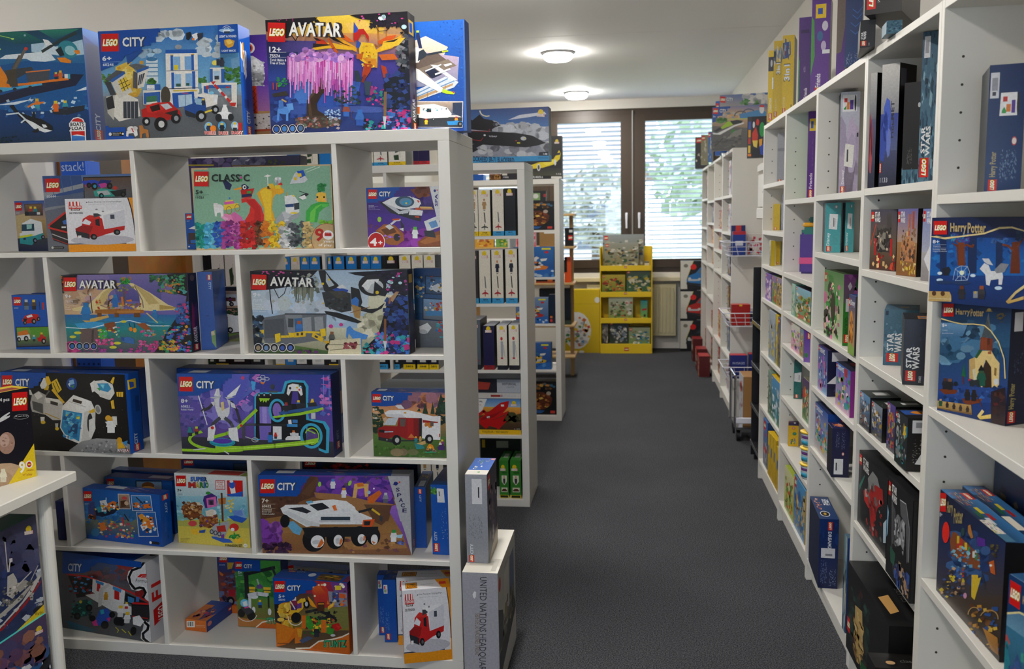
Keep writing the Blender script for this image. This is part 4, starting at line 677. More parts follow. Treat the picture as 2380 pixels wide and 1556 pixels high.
CLASSIC = '''C c;r d8b88a 1750 270 2500 1070;C d;r d8b88a -300 230 900 1050;C c;r 8ab89c 1790 298 2400 1040;C d;p 8ab89c -300 280 835 258 850 1010 -300 1030
C c;p f090c0 2040 730 2070 710 2140 720 2200 770 2230 880 2110 880 2130 790;p e070b0 2140 720 2170 690 2240 740 2280 830 2270 900 2210 900;p f8b0d8 2040 740 2080 735 2120 760 2090 780
C d;p e03028 15 570 60 560 140 570 200 640 225 720 222 790 30 800 90 700 100 640 60 600 20 610;p c82020 60 580 130 575 190 650 200 790 130 790 140 680
p f0b020 160 520 210 470 280 450 370 450 410 480 410 510 370 530 340 520 310 560 300 660 330 770 230 780 225 660;p f8d030 190 500 240 470 300 500 290 640 300 770 240 780 230 640
p a8b0b4 330 760 390 690 450 670 560 700 540 740 470 770 440 800 340 800;p c8ccd0 390 690 440 680 500 700 420 770
p 3cb048 605 780 610 680 660 620 740 590 820 600 815 630 770 650 730 690 710 780;p 70d050 640 780 650 690 700 630 760 610 700 660 685 780;p 58c850 750 610 815 610 800 640 760 640
p 1f2a58 -160 400 -130 390 -70 440 -90 490 -130 480;C c;p 1c2850 2240 440 2270 430 2310 460 2290 500 2240 490;e f8f8f8 2268 462 18 20;e 15151c 2270 462 9 10;p f0a020 2165 480 2240 460 2245 480 2175 490;p c81c18 2230 490 2300 480 2360 470 2350 500 2330 560 2250 560 2235 520;p 2a9a40 2290 500 2330 495 2330 520 2290 522;p 1f2a58 2240 530 2330 520 2340 545 2240 560
e e8e8e8 2030 660 44 36;p f0f0f0 1975 630 2010 615 2020 660 2070 650 2070 735 2050 740 2040 700 2010 705 2005 740 1990 735;p e8e4e4 1975 615 2015 612 2020 660 1980 650;e e060b0 2125 610 48 26;p f0d040 2070 630 2210 610 2215 650 2080 680;o b08a30 2122 680 22 32 7;o b08a30 2200 655 20 28 7;e 3a80d0 2128 566 8 10;p f4d860 2085 590 2165 580 2160 592 2090 600
C d;l f0f0f0 8 265 450 262 360;p f4f4f0 225 360 262 342 300 355 262 366;r 4a3a28 258 450 290 475;e c8ccd0 355 395 30 32;e f8f8f8 340 380 12 12;e f8f8f8 375 380 12 12;p d83028 350 430 390 415 400 440 340 445;p f0c020 270 430 310 425 330 470 280 470;p f0d030 330 440 380 440 380 475 330 475;e 9aa0a4 352 420 10 26
p d0d4da 465 430 510 330 560 300 630 385 600 415;p 1f58c0 530 310 590 300 610 350 560 375;p f0d030 530 330 570 330 575 360 540 365;p f0d030 500 370 530 365 530 395 505 395;l d8ecd8 6 600 300 700 265;l d8ecd8 6 620 320 740 270
p e4e6e8 415 540 500 530 550 600 550 690 490 715 425 690;p 2a4a80 420 620 500 610 500 640 425 645;p 3a4048 500 610 550 600 550 660 505 670;p f0f0f0 430 650 500 650 500 700 430 690;r f0d020 470 690 530 705;l d8a020 8 435 540 440 505;p f0d030 480 530 520 540 500 550;p 30343c 540 550 610 510 640 520 620 540;p f0f0f0 545 550 600 530 620 560 580 575;l 2a2e34 6 550 495 600 510
p f0c040 705 520 740 500 790 510 800 595 710 590;e 20242a 715 548 9 9;e 20242a 775 548 9 9;e f0a0a0 705 570 10 8;e f0a0a0 790 570 10 8;p 2a8a48 720 500 715 440 750 415 780 450 785 495;s 14 22 5 720 430 785 490 1f7a3c 2a9a50
C c;s 60 34 11 1815 810 1900 1030 0f9a8a 1ab0a0 0c8a80;s 60 34 12 1900 800 1985 1030 4ab4dc 6ac8e8 3aa0d0;s 60 34 13 1985 800 2080 1030 1f5ac0 2a6ad0 184aa8;s 60 34 14 2080 810 2150 1020 5a3aa8 6a4ab8 48309a;s 60 34 15 2140 790 2260 1020 d868b8 e888cc c050a8;C d;s 70 34 16 -160 790 40 1030 a83a90 c050a8 902c80;s 90 36 17 10 790 160 1030 c81c1c e03028 a81414;s 40 34 18 150 780 230 1010 6a3a20 80482a 5a3018;s 50 34 19 215 780 300 1010 f08a20 e07818 d87020;s 60 36 20 280 780 400 1010 f0c820 f8d840 e8b818;s 60 34 21 370 760 500 1020 d8d8dc a8acb0 c0c4c8 f0f0f0;s 60 34 22 470 780 600 1010 50565c 3a4046 666c72;s 40 34 23 590 790 680 1000 d8b878 c8a868 e0c48a;s 16 30 24 740 770 850 790 a0d848 78c038
C d;e c8a878 800 940 140 150;o 9a2a20 800 940 138 148 4;T c02018 690 835 775 955 9;e f8f8f6 810 895 48 44;p c02018 778 890 778 880 785 880 785 872 797 872 797 880 803 880 803 872 815 872 815 880 821 880 821 872 833 872 833 880 840 880 840 905 778 905
T f0e8dc 765 945 865 972 years;T f0e8dc 722 975 842 1005 of_play
C c;T 20302c 1962 340 2230 412 CLASS;T 20302c 2262 340 2320 408 C;r d040a0 2232 362 2248 382;r 2a9a48 2232 384 2248 406;r 20302c 2232 345 2248 354;T 20302c 1812 490 1882 532 5+;l 5a7a6a 3 1812 542 1940 537;T 20302c 1812 550 1886 572 11021;L 1798 316 1936 456'''
B('sage green brick box with colour sorted pieces along its bottom edge', 'c1765,285 d838,245 d862,1015 c1812,1058', .085, Z1, y=YU+.012, yaw=YW, cols='d8b88a c8a878 c8a878 c8a878 d8b88a', art=CLASSIC)
SPACE1 = '''C d;g 3a2a80 4a2a8a 1140 440 1850 700;g 4a2c98 6a2a98 1140 700 1850 1000;B 16 90 3 1500 470 1750 700 5a3a9a 4a3088 3a2470;B 12 80 5 1450 850 1700 980 9a3ab0 8a30a8;p 7a3c20 1560 480 1740 450 1760 500 1640 560;B 8 50 6 1600 460 1740 540 6a3018 8a4828
p 2a2c34 1275 600 1400 560 1660 700 1660 760 1600 750 1380 690;p eef0f2 1300 600 1400 550 1560 540 1660 600 1640 640 1480 660 1400 640;p c8ccd4 1300 600 1420 640 1500 700 1440 690;p d0d4dc 1440 680 1560 650 1540 690 1450 700;e 3a5a70 1510 590 90 50;e 6a90b0 1520 590 60 36;p 30a0d0 1480 590 1560 570 1560 610 1500 620;e f0c020 1525 602 10 9;p f2f4f4 1580 545 1650 570 1665 610 1620 610;p e0431c 1620 570 1650 580 1640 600;p f0f2f4 1555 655 1680 665 1670 710 1550 705;P f8d070 9a4a60 1650 630 1760 630 1780 655 1650 660;p e05a28 1610 640 1660 640 1655 660 1610 660;p e05020 1605 715 1645 715 1645 730 1605 725
p 9a5a28 1240 850 1320 790 1420 800 1500 870 1505 930 1440 975 1360 970 1260 900;p b87038 1260 850 1330 800 1410 810 1470 870 1400 900;p 6a4020 1290 840 1400 810 1440 860 1340 890;e 2a2c34 1440 905 30 32;p e0e4e8 1330 810 1370 790 1410 820 1370 840;l e0e4e8 18 1385 790 1430 755 1470 750;l e05020 14 1400 750 1460 745;p 30343c 1470 750 1500 790 1510 850 1480 820;p e8eaec 1460 830 1500 820 1500 850;s 10 16 8 1310 890 1480 920 9a5ad8 b078e8
p 8a4c22 1630 940 1700 890 1850 830 1850 1000 1640 980;p a8682e 1650 940 1740 890 1850 870 1850 920 1700 960;p e8ecee 1690 760 1810 710 1850 800 1720 850;p 6aa0d8 1730 770 1800 745 1820 800 1760 820;p 30343c 1690 840 1780 840 1800 900 1700 890;m 1608 800 110 58c040 e8f0f0 e8f0f0;e a0d840 1275 750 18 24;s 8 18 9 1160 790 1260 830 6a3a28 7a4a30
p e4e6ea 1740 450 1850 440 1850 760 1810 740;e 2a3a88 1790 487 12 12;e e04a20 1812 482 6 6;V 3a2a88 1790 515 1818 625 SPA
p 0a4da8 1130 450 1462 450 1462 490 1430 490 1430 515 1410 515 1410 550 1330 560 1330 580 1260 585 1260 600 1130 605;O f0f2f4 2a3c58 1270 500 1378 545 CITY;t d8dcf0 1172 624 1222 636 60429;l a8a0d8 2 1172 640 1262 636;t d8dcf0 1172 644 1230 652 Spaceship_and;t d8dcf0 1172 656 1280 664 Asteroid_Discovery
e c01818 1248 950 80 84;o f8f8f8 1248 950 76 80 6;T f8f8f8 1190 915 1255 985 4;T f8f8f8 1268 938 1306 970 +;L 1164 484 1250 568'''
B('purple spaceship and asteroid box marked four plus', 'd1145,470 d1900,443 d1912,972 d1175,1000', .055, Z1, y=YU+.035, yaw=YW, cols='3a2a80 e0e0e8 3a2a80 0a4da8 0a4da8', art=SPACE1, left='U;r 0a4da8 0 0 100 100')

# ---------------------------------------------------------------- row 2
B('small blue box with a red open car and roadside scene, beside the divider', 'e122,345 e560,338 e575,815 e147,800', .055, Z2, y=YU+.10, yaw=YW, cols='1558b8 0a4da8 0a4da8 0a4da8 0a4da8',
art='''C e;r 1558b8 110 330 600 820;m 255 375 95 c8c8c8 4a4a50 6a7a88;m 325 375 95 f0c830 5a4a3a 2a2c34;l 30343c 8 378 400 380 470;p c83018 400 410 420 405 420 470 408 470
p c81c18 208 560 240 520 300 505 360 510 372 545 330 580 230 590;p e8e8ec 250 525 300 510 310 530 260 540;p 1a1a20 220 545 260 545 250 565 225 565;w 235 580 18 888;w 318 570 24 999;w 362 550 18 888
r 16161c 152 615 600 785;g 78b040 4a4c50 158 620 590 778;p 5a9a30 270 620 600 625 600 680 300 700;p d87820 165 660 250 640 270 680 170 700;p e4e4e4 160 690 270 680 280 720 165 730;w 240 715 24 bbb;w 175 720 20 bbb;m 312 680 60 c8c8c8 30a0c0 30343c;m 385 660 70 f0c830 c83028 c83028;p c81c18 340 710 420 700 425 750 350 740;w 400 740 24 bbb;L 138 362 208 434;t d8e4f2 142 450 182 460 60435''')
B('thin blue box standing behind the small red car box', 'e318,328 e600,322 e610,820 e330,820', .03, Z2, y=YU+.16, yaw=YW, cols='0a3f90')
REEF = '''C e;g 8a7ab0 6a62a8 560 130 1850 420;g c8a890 d8b48a 560 300 1000 540;P 7a70b0 4a4a90 1000 150 1500 150 1500 420 1100 400;g 2a6ab0 1a9090 560 535 1850 680;g 1a8a8a 4a6a6a 560 680 1850 800;g 5a6a70 3a4a58 560 800 1850 900;B 24 60 30 600 300 1100 480 d0b090 c8a080 b898a0
p e8d49a 660 480 820 440 960 300 1080 235 1130 235 1010 330 900 440 1000 480 1000 510 680 500;p d0b878 950 330 1080 240 1120 240 1020 320 960 440 880 450;p e8d49a 1180 230 1240 240 1400 330 1560 440 1640 470 1640 490 1400 500 1240 490 1300 440 1290 330;p c8b070 1240 240 1400 340 1480 430 1380 440 1320 350;l 8a7a70 10 1250 260 1320 400 1330 470;p b89a50 1480 440 1640 465 1640 480 1480 490
l 6a5a40 12 1150 260 1150 460;s 26 22 3 1125 190 1200 250 2a9a40 3ab850 1f8034;s 12 20 4 1120 180 1210 210 c89060 b07848;s 16 16 5 1090 270 1240 310 8a8a40 a8a050;e a03a80 1170 325 9 14
p a86a28 880 490 1080 480 1330 490 1340 520 1100 530 880 525;p 7a4a20 900 520 940 520 940 575 900 575;p 7a4a20 1060 520 1100 520 1100 560 1060 560;p 6a4020 1240 520 1300 520 1300 560 1240 560;p c08038 1080 500 1300 495 1300 515 1090 520;p d8b060 760 590 900 560 1000 540 1010 560 880 600 800 610;p e0c070 1560 480 1660 470 1740 480 1640 500;s 40 16 6 1000 430 1320 490 6aa048 c88838 e09a40 a05a28 d8c070;l 4a2c1c 12 1000 460 1010 410 1040 390;l d87828 20 1130 370 1140 440;p e07a28 1170 400 1220 390 1225 410 1180 412;e e07020 1045 445 16 16;s 12 14 7 890 390 930 480 c83a20 e8c860 d85a28
m 795 410 180 2a80c0 2a80c8 2a78b8;l 5a3a28 9 835 360 855 520;p c8e0f0 825 350 835 325 845 360;m 1068 335 130 2a80c0 2a70b8 2a70b8;m 1435 480 110 2a88c8 2a78b8 2a78b8;p 2a90a8 1350 600 1480 590 1520 610 1440 640;l d8c080 12 1360 520 1460 610
p 3aa0d8 690 620 860 600 960 610 990 640 860 665 720 655;p 2a80c0 900 590 1100 565 1330 590 1520 640 1500 630 1300 610 1100 600;l d8f0f8 8 610 655 700 660 820 670 1000 620 1200 590 1400 640 1580 640
p 6a5a58 740 670 900 660 920 780 880 870 780 850 740 800;p 4a4040 850 680 870 670 860 860 840 850;p 8a4a28 960 620 1060 600 1080 690 980 690;p 9a5428 1260 620 1340 610 1420 690 1370 700;e 3ab040 955 720 40 46;s 40 16 8 900 650 1100 750 e0c040 d84a90 4ab8a0 e8e0e0 2a8a60;s 40 18 9 880 760 1040 820 d84a90 e868a8 c83a80;s 40 18 10 1290 680 1440 740 d84a90 e0a030 3a9a90 8ab0c0;s 40 18 11 1280 780 1460 860 d84a90 c83a88 e070b0;e f08820 1210 670 16 20;e f0a020 1248 680 18 22;l 20284a 6 1205 650 1195 610;l 20284a 6 1245 655 1240 610
e d8d840 720 705 34 13;e d0d040 675 742 30 12;e d8d840 1145 600 28 12;e d8d840 1085 800 34 13;e d0d040 1045 838 34 13;p 3a70b8 1120 760 1180 740 1240 760 1240 810 1180 800 1140 790;p 2a50a0 1120 740 1150 750 1150 780 1120 775;s 30 16 12 1500 620 1620 860 c8a030 2a9a70 d84a90 e0c040;s 80 20 13 640 850 1750 890 c83a88 a83a90 8a3a90
s 60 30 14 620 790 700 890 d84a90 c03a88 b03080;p 181820 1560 150 1850 130 1850 900 1420 890 1500 790 1540 700 1640 560 1720 480 1740 360 1640 330 1560 200;s 90 24 15 1480 160 1730 330 2a7a50 3a9a60 d87a30 1f5a48 c8a040 4aa0a0;s 40 20 16 1400 160 1560 220 2a6a40 1f4a38 3a8a58;s 90 26 17 1540 640 1760 880 2a5ab0 3a78c8 1a4a9a d83a80 2aa0a0 e0a030 5a3a9a;s 60 26 18 1640 420 1760 640 2a60b0 1f4a90 3a80c8 c03a78;s 40 24 19 1480 780 1620 880 c8b030 2a9a60 1a3a40 d8a030;p 16161c 565 165 720 155 700 200 600 220 590 330 570 330;s 20 16 20 565 160 600 330 2a6a40 d87a30 1a3a30
e 181418 672 825 30 32;o d8d8e0 672 825 28 30 4;e 2a6ab0 672 828 18 20;e 181418 738 825 30 32;o d8d8e0 738 825 28 30 4;e 3a80b8 738 828 18 20;e 181418 803 826 30 32;o d8d8e0 803 826 28 30 4;e 4a6ab0 803 828 18 20;e 181418 869 828 30 32;o d8d8e0 869 828 28 30 4;e 3a60b0 869 830 18 20
O f6f6f0 2a2430 735 210 1080 288 AVATAR;T f0f0f4 605 345 662 382 9+;l d8c8c8 3 605 395 720 395;T e8e0e0 608 402 680 422 75578;l d8c8c8 3 605 430 720 430;t f0e8e0 612 438 690 452 Metkayina;t f0e8e0 612 458 650 472 Reef;t f0e8e0 612 478 662 490 Home;L 590 184 710 314'''
B('box of a reef village with arched sail roofs over turquoise water', 'e565,160 e1750,143 e1775,890 e628,884', .06, Z2, cols='6a62a8 1c1a24 1c1a24 1c1a24 14142a', yaw=YW, y=YU+.03, art=REEF, right='U;r 22202a 0 0 100 100;e 6a5a58 50 6 24 4;s 14 30 3 20 50 100 66 4a2a5a 8a2a5a 2a3a6a;V d8d8e0 30 68 72 88 AVATAR;L 30 90 80 98 1')
B('tall plain blue box end beside the reef village box', 'e1838,128 e1965,132 e1998,870 e1862,876', .20, Z2, y=YU+.09, yaw=YW+.25, cols='0a4da8 0a4da8 0a4da8 0a4da8 083a80', art='C e;r 0a4da8 1800 100 2050 900;D a8c0e0 1936 220 1958 290 CITY;s 5 14 6 1900 520 1950 660 083a80;p 7aa060 1950 700 2000 660 2000 860 1960 800;p c8b890 1950 690 1975 680 1985 720 1955 730;L 1926 155 1960 205 1')
B('camper van picture box deep in the second row of the shelving unit', 'e1900,272 e2330,265 e2340,835 e1920,840', .05, Z2, y=YU+.31, yaw=YW, cols='5a4a4a 3a3030', art='''C e;g b8b0b8 8a7060 1890 260 2350 500;r 3a3230 1890 270 2350 500;g d8b8a0 b89a80 2000 310 2330 490;p eef0f0 2010 350 2330 340 2330 460 2030 470;w 2050 460 20 888;w 2150 450 24 888;r 6a4030 2090 380 2190 420;m 2140 370 60 302018 8a3a8a 303030;g c08a78 3a5a3a 1890 500 2350 640;s 40 30 3 2030 500 2330 600 2a4a30 3a5a38 24402a;p f0f0f2 1990 520 2180 570 2330 560 2330 720 2130 750 2000 760;p a81818 1990 600 2110 580 2110 720 2010 770;p f0f0f0 2110 620 2330 600 2330 700 2110 730;w 2130 720 30 bbb;P 6a9a40 8a8a60 1990 770 2330 740 2330 840 2000 840;p 6a6460 2010 830 2200 760 2230 790 2080 838''')
SITE26 = '''C f;g a8c4e0 d0dce4 140 80 1680 500;g d8d8c0 8a8a68 140 640 1680 900;B 40 90 3 350 200 1100 600 b8d0e8 d0dcec c8d8e8;P e8e4c8 c8c8a8 1250 300 1500 330 1500 620 1230 640;B 30 60 4 1180 520 1400 680 d8d4b8 c8c8a8 e8e4cc;e c8d4d8 470 430 60 70;s 14 20 5 360 340 740 440 c8ccc8 b8bcb0 a8a898
p 161826 140 140 780 110 720 180 620 200 560 270 330 310 160 325;s 70 26 6 150 130 740 240 161826 201c30 1c2430;s 12 16 7 180 140 560 180 c03a90 d84aa0;s 60 24 8 540 150 780 330 8a9088 a8aca0 6a7268;c 26 10 9 560 250 740 420 8a9080 a0a698 6a7060;p 161826 1050 130 1600 80 1640 300 1560 340 1440 230 1300 170 1120 150;s 90 28 10 1300 110 1600 320 161826 241c38 1c2a3a 302048;B 5 24 11 1340 140 1560 250 c8f0f8 90d8e0;s 14 18 12 1200 110 1600 280 d83a98 c04aa0;l 15151c 6 370 290 420 385 470 340 490 270;l 15151c 9 335 310 345 400 365 530
p 2a2c32 780 120 840 115 900 190 960 240 1000 300 940 330 840 310 800 200;p b8c4d0 850 140 890 200 930 250 880 270 850 220;e e8c828 822 240 12 12;e e8c828 880 200 10 10;e 26282e 1280 240 130 100;e c8ccd0 1290 250 92 66;p f0f2f4 1180 250 1230 190 1340 180 1330 210 1270 230 1240 290;p 26282e 1300 200 1420 300 1400 340 1290 320;e e8c828 1325 305 16 16
p 34383c 815 320 960 290 1080 320 1090 480 1000 500 850 450;p 2a50b0 910 290 970 270 1060 290 1050 310 950 310;p e8eaec 950 270 1000 240 1040 270 980 280;p 4a4840 880 310 1020 300 1060 350 960 370;p 24282c 1080 260 1160 280 1190 400 1160 470 1090 440;e e0c030 830 420 8 8;p 24282c 1150 420 1250 460 1330 450 1400 395 1370 450 1280 500 1180 480;p 1f2226 840 490 960 500 1100 540 1190 580 1150 595 1000 560 860 520;p 3a78c8 1085 380 1130 350 1160 380 1150 460 1100 450;p b08a50 1090 420 1180 450 1170 550 1120 540;l 8a5a38 6 1080 500 1260 440;s 26 22 13 840 320 1080 480 2a2e32 40444a 1c2024 50545a
p 6a7078 280 570 480 530 860 520 860 750 540 810 300 800 260 700;p 8a9098 480 530 600 520 640 540 640 720 520 750;p 545a62 290 590 470 570 480 740 300 760;p 9aa0a6 640 560 720 550 730 690 650 700;p 9aa0a6 750 550 830 540 840 660 760 680;p 3a6a9a 565 570 640 560 650 690 580 700;m 612 580 120 c05828 3a7ac8 3a70b8;r 40464c 510 570 560 650;l 4a5058 14 480 530 860 520
p f0cc20 255 690 290 680 290 740 260 750;p f0cc20 390 720 440 705 445 780 400 800;p f0cc20 805 660 855 650 860 720 815 730;p f0cc20 515 700 560 700 570 740 530 745;l f0cc20 22 450 740 520 735;l f0cc20 20 570 710 680 690;l f0cc20 18 690 690 800 690;p e8c020 560 700 670 680 675 730 570 745;r 3a3e44 590 700 610 725;r 3a3e44 630 695 650 720;p e8c020 740 690 840 740 830 780 730 730;p 3a3e44 760 715 790 730 780 745 755 730
p e0b020 840 770 980 750 1000 820 900 830;p 20242a 930 770 980 765 980 800 935 805;w 885 820 34 e0c8a0;w 975 825 28 444;m 915 670 110 8a5a38 5a5e5a 4a4e4c;e d83a98 905 630 20 18;e d83a98 998 612 18 16;p 4a90e0 1050 640 1080 620 1120 660 1200 690 1250 700 1230 740 1190 740 1190 860 1160 850 1150 780 1130 850 1110 840 1110 740 1070 690 1055 740 1045 720
P 5a7a3a 2a4428 200 820 600 820 900 860 900 890 200 900;p d8d0b0 900 760 1180 730 1190 880 880 890;l 8a8468 7 880 800 1180 790;l 8a8468 7 900 850 1150 820;s 30 30 14 560 850 800 890 5a2a68 3a5a30 4a6a34;s 30 26 15 1020 780 1140 830 8a3a48 a8545a
p 0e1020 1200 880 1260 780 1340 700 1420 400 1500 320 1630 330 1650 880;s 160 38 16 1320 680 1640 870 2a4ab0 3a78d0 14204a d83a90 28a0a8 20307a 5a9ae0;s 70 40 17 1400 330 1630 680 1f3070 2a4a98 182458 34589c;p 161826 1190 870 1240 820 1320 860;s 20 26 18 1200 780 1330 870 d83a90 101830 2aa0a8;l 8a5a38 22 1405 550 1408 760;p d0dce4 1390 750 1425 750 1410 850;p b8906a 1440 360 1500 290 1530 290 1470 390;l a8663a 18 1440 400 1450 350
s 60 40 19 170 560 270 860 1c2a38 28405a 14202c 38587a;e 181418 243 845 36 38;o e0e0e8 243 845 33 35 5;e 9a8a70 243 848 20 22;e 181418 316 843 36 38;o e0e0e8 316 843 33 35 5;e 6a90c0 316 846 20 22;e 181418 390 841 36 38;o e0e0e8 390 841 33 35 5;e a8a8a8 390 844 20 22;e 181418 465 839 36 38;o e0e0e8 465 839 33 35 5;e 3a5ab0 465 842 20 22;e 181418 538 836 36 38;o e0e0e8 538 836 33 35 5;e 4a6ac0 538 839 20 22
O f6f6f0 20202c 340 190 735 275 AVATAR;T f0f4f8 186 342 258 384 9+;l d0dce8 3 188 394 310 388;T e8f0f8 188 400 272 425 75573;l d0dce8 3 188 434 315 428;t f4f8fc 192 440 265 456 Floating;t f4f8fc 192 462 288 476 Mountains:;t f4f8fc 192 484 272 498 Site_26_&;t f4f8fc 192 504 308 518 RDA_Samson;L 170 174 308 312'''
B('box of a dark hovering aircraft over a grey camp in pale mist', 'f150,145 f1597,85 f1637,866 f207,898', .065, Z2, yaw=YW-.02, y=YU+.02, cols='a8c4e0 14141c 14141c 14141c 20242e', art=SITE26, right='U;r 14141c 0 0 100 100;r d8b020 20 6 80 16;s 20 24 3 0 40 100 95 1f3070 2a2a4a 3a1a4a')
B('dark blue box with three grey vehicle pictures behind the end post', 'f1660,105 f2080,88 f2090,765 f1690,800', .05, Z2, y=YU+.16, yaw=YW, cols='2a5080 1a4080', art='''C f;g 1f5090 3a6088 1640 90 2100 500;g 7a8088 5a6068 1640 560 2100 800;r 1c2a40 1775 165 2100 330;g 4a7ab0 3a5070 1785 172 2100 322;p e0e4e8 1800 280 1900 230 2000 290 1900 310;p d03a28 1830 170 1850 165 1845 190;s 20 20 4 1800 200 1930 300 e8ecf0 2a3448 f0c030 4a80c0;r 1c2a40 1755 365 2100 555;g 8ab0d8 6a7078 1762 372 2100 548;s 16 20 5 1780 400 1930 470 d03a28 e8e8e8 f0c030;p 4a90c8 1790 480 2100 460 2100 500 1780 520;s 40 24 6 1700 170 1770 360 2a4a70 3a6aa0 e8c880 4a8ac0;p f0f2f2 1720 620 1800 580 1840 620 1800 670 1730 660;e 6a7078 1800 700 24 30;e c8ccd0 1760 660 40 20;s 20 22 7 1880 560 1960 700 2a78c8 e8ecf0 d83028 4ac0d0''')

# ---------------------------------------------------------------- row 3
LUNAR = '''C g;r 100f10 -10 160 1250 950;s 60 4 3 320 220 1180 780 5a5a60 8a8a8a 44444a;e 1c4a98 675 290 48 56;p 8ab8e0 650 260 690 250 700 290 660 300;p 3a8a4a 660 310 700 300 690 330;p d8e8f4 640 290 660 280 660 320
p e8e6e0 385 300 430 210 470 230 440 330 400 330;p f0c020 430 225 465 215 490 280 455 310;p e8c020 420 340 450 300 470 310 460 345;p f0c828 490 270 540 240 585 340 530 390 500 320;l 2a2a20 6 505 280 545 370;l 2a2a20 6 530 260 565 340;l f0c020 22 500 340 600 460;l 6a6a64 14 440 390 470 350
p d8d6d0 255 330 300 340 320 390 280 380;p b8b6b0 310 390 370 350 440 390 430 570 310 540 290 470;p e8e6e0 330 380 380 355 410 400 360 430;p 5a5a58 310 440 410 470 410 560 320 520;p d0cec8 420 420 590 450 600 620 500 620 420 560;p f0eee8 430 410 560 430 590 470 440 460;p 3a3428 480 440 550 460 545 490 480 470;l c8a030 8 430 555 560 610;p e8e6e0 385 590 425 590 420 640 390 640;e e8c020 410 640 22 16;p c8c6c0 520 650 550 650 545 700 525 700;e e8c020 538 700 18 16
p f2f0ea 590 490 690 390 850 450 890 540 880 700 810 890 760 850 620 790 565 690;p f8f6f0 600 510 690 395 845 455 790 545;p d8d6d0 790 545 890 520 885 680 810 890 760 840;p 2a90c8 595 525 770 560 740 820 610 750 575 690;p 6ac8e8 620 540 700 560 680 640 610 620;p 1c4a78 640 640 730 660 720 780 640 740;s 40 26 4 600 550 750 790 2a80c0 4ab0e0 1f6aa8 d8d040 8ad8f0;p 3a3020 690 425 770 450 760 475 680 450;l c8c6c0 6 650 450 800 500;e 20242a 840 650 26 90;p e8e6e0 830 620 880 600 890 700 850 800 830 770;p f0c020 830 540 880 515 885 550 840 560;e c8c8c4 912 525 28 44 -15;e 8a8a88 910 525 18 32 -15;l 9a9a98 5 890 525 920 520
p f0eee8 840 290 880 260 900 350 860 370;p e8e6e0 870 270 960 260 1040 300 1060 380 1020 440 940 410 880 360;p 3a98c8 905 290 1000 290 1030 340 1000 370 930 350;p 8ae0f0 930 300 970 300 960 340;p 40a850 900 330 930 330 930 360;p e0dcd4 910 380 1020 400 1010 440 930 410;p f0c030 1020 280 1045 235 1060 240 1045 300;p f0c030 1075 370 1135 370 1135 415 1080 410;p f0c030 1025 450 1050 440 1062 520 1035 520;l 2a2a20 4 1095 375 1095 410;l 2a2a20 4 1115 375 1115 412
m 1030 580 160 e0a828 f4f4f2 f4f4f2;e e8b030 1003 605 26 26;p e8e6e4 1040 590 1080 590 1085 670 1050 660;p f2f2f0 975 640 1010 630 1000 670
P a8a8a8 787878 650 900 760 820 900 790 1080 800 1200 850 1210 950 650 920;s 60 16 5 760 820 1180 930 8a8a8a b8b8b8 6a6a6a
e e0a828 1105 810 24 28;p f0b828 1085 830 1130 830 1160 880 1090 890;p 3a90d0 1130 830 1180 810 1170 860;O f4f4f4 a82020 1090 890 1190 915 RIVERA
p 0a4da8 0 160 445 175 440 230 400 230 400 260 380 265 375 300 330 305 330 320 260 330 0 400;O f0f2f4 2a3c58 160 235 290 300 CITY;L 36 202 134 322'''
B('black and blue lunar station box on the third shelf row', 'g20,168 g1145,215 g1205,938 g70,888', .075, Z3, cols='100f10 0a4da8 0a4da8 0a4da8 0a4080', art=LUNAR, right='U;r 0a4da8 0 0 100 100;r e8c020 16 8 76 20;p 2a58c0 26 10 60 12 60 18 30 18;V c8d4e8 34 76 60 90 CITY;L 34 90 72 99 1;r 083a80 60 30 90 50', top=TOPBLU)
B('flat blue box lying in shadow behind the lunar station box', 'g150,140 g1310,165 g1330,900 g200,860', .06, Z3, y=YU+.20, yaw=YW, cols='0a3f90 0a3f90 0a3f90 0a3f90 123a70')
B('picture box of a white robot arm behind the lunar station box edge', 'g1100,232 g1470,236 g1480,905 g1120,905', .05, Z3, y=YU+.27, yaw=YW, cols='7a7a80 3a3a40 3a3a40 3a3a40 c8c4b8', art='''C g;g 4a90d0 b8b0a8 1100 230 1500 560;l 3a3a3c 22 1260 380 1310 430;l 40424a 20 1310 420 1300 500;e e8e8e8 1310 465 20 24;p 5a4a40 1280 500 1480 480 1480 610 1285 610;r 2a2c2e 1100 615 1500 905;p 6a7a50 1100 615 1500 640 1500 665 1100 640;r 14161a 1285 650 1460 830;g a8b8c8 8a9aa8 1295 660 1450 820;e c83020 1305 780 20 28;p d0d4d8 1300 700 1450 690 1450 740 1300 750;r 16181c 1295 855 1370 880''')
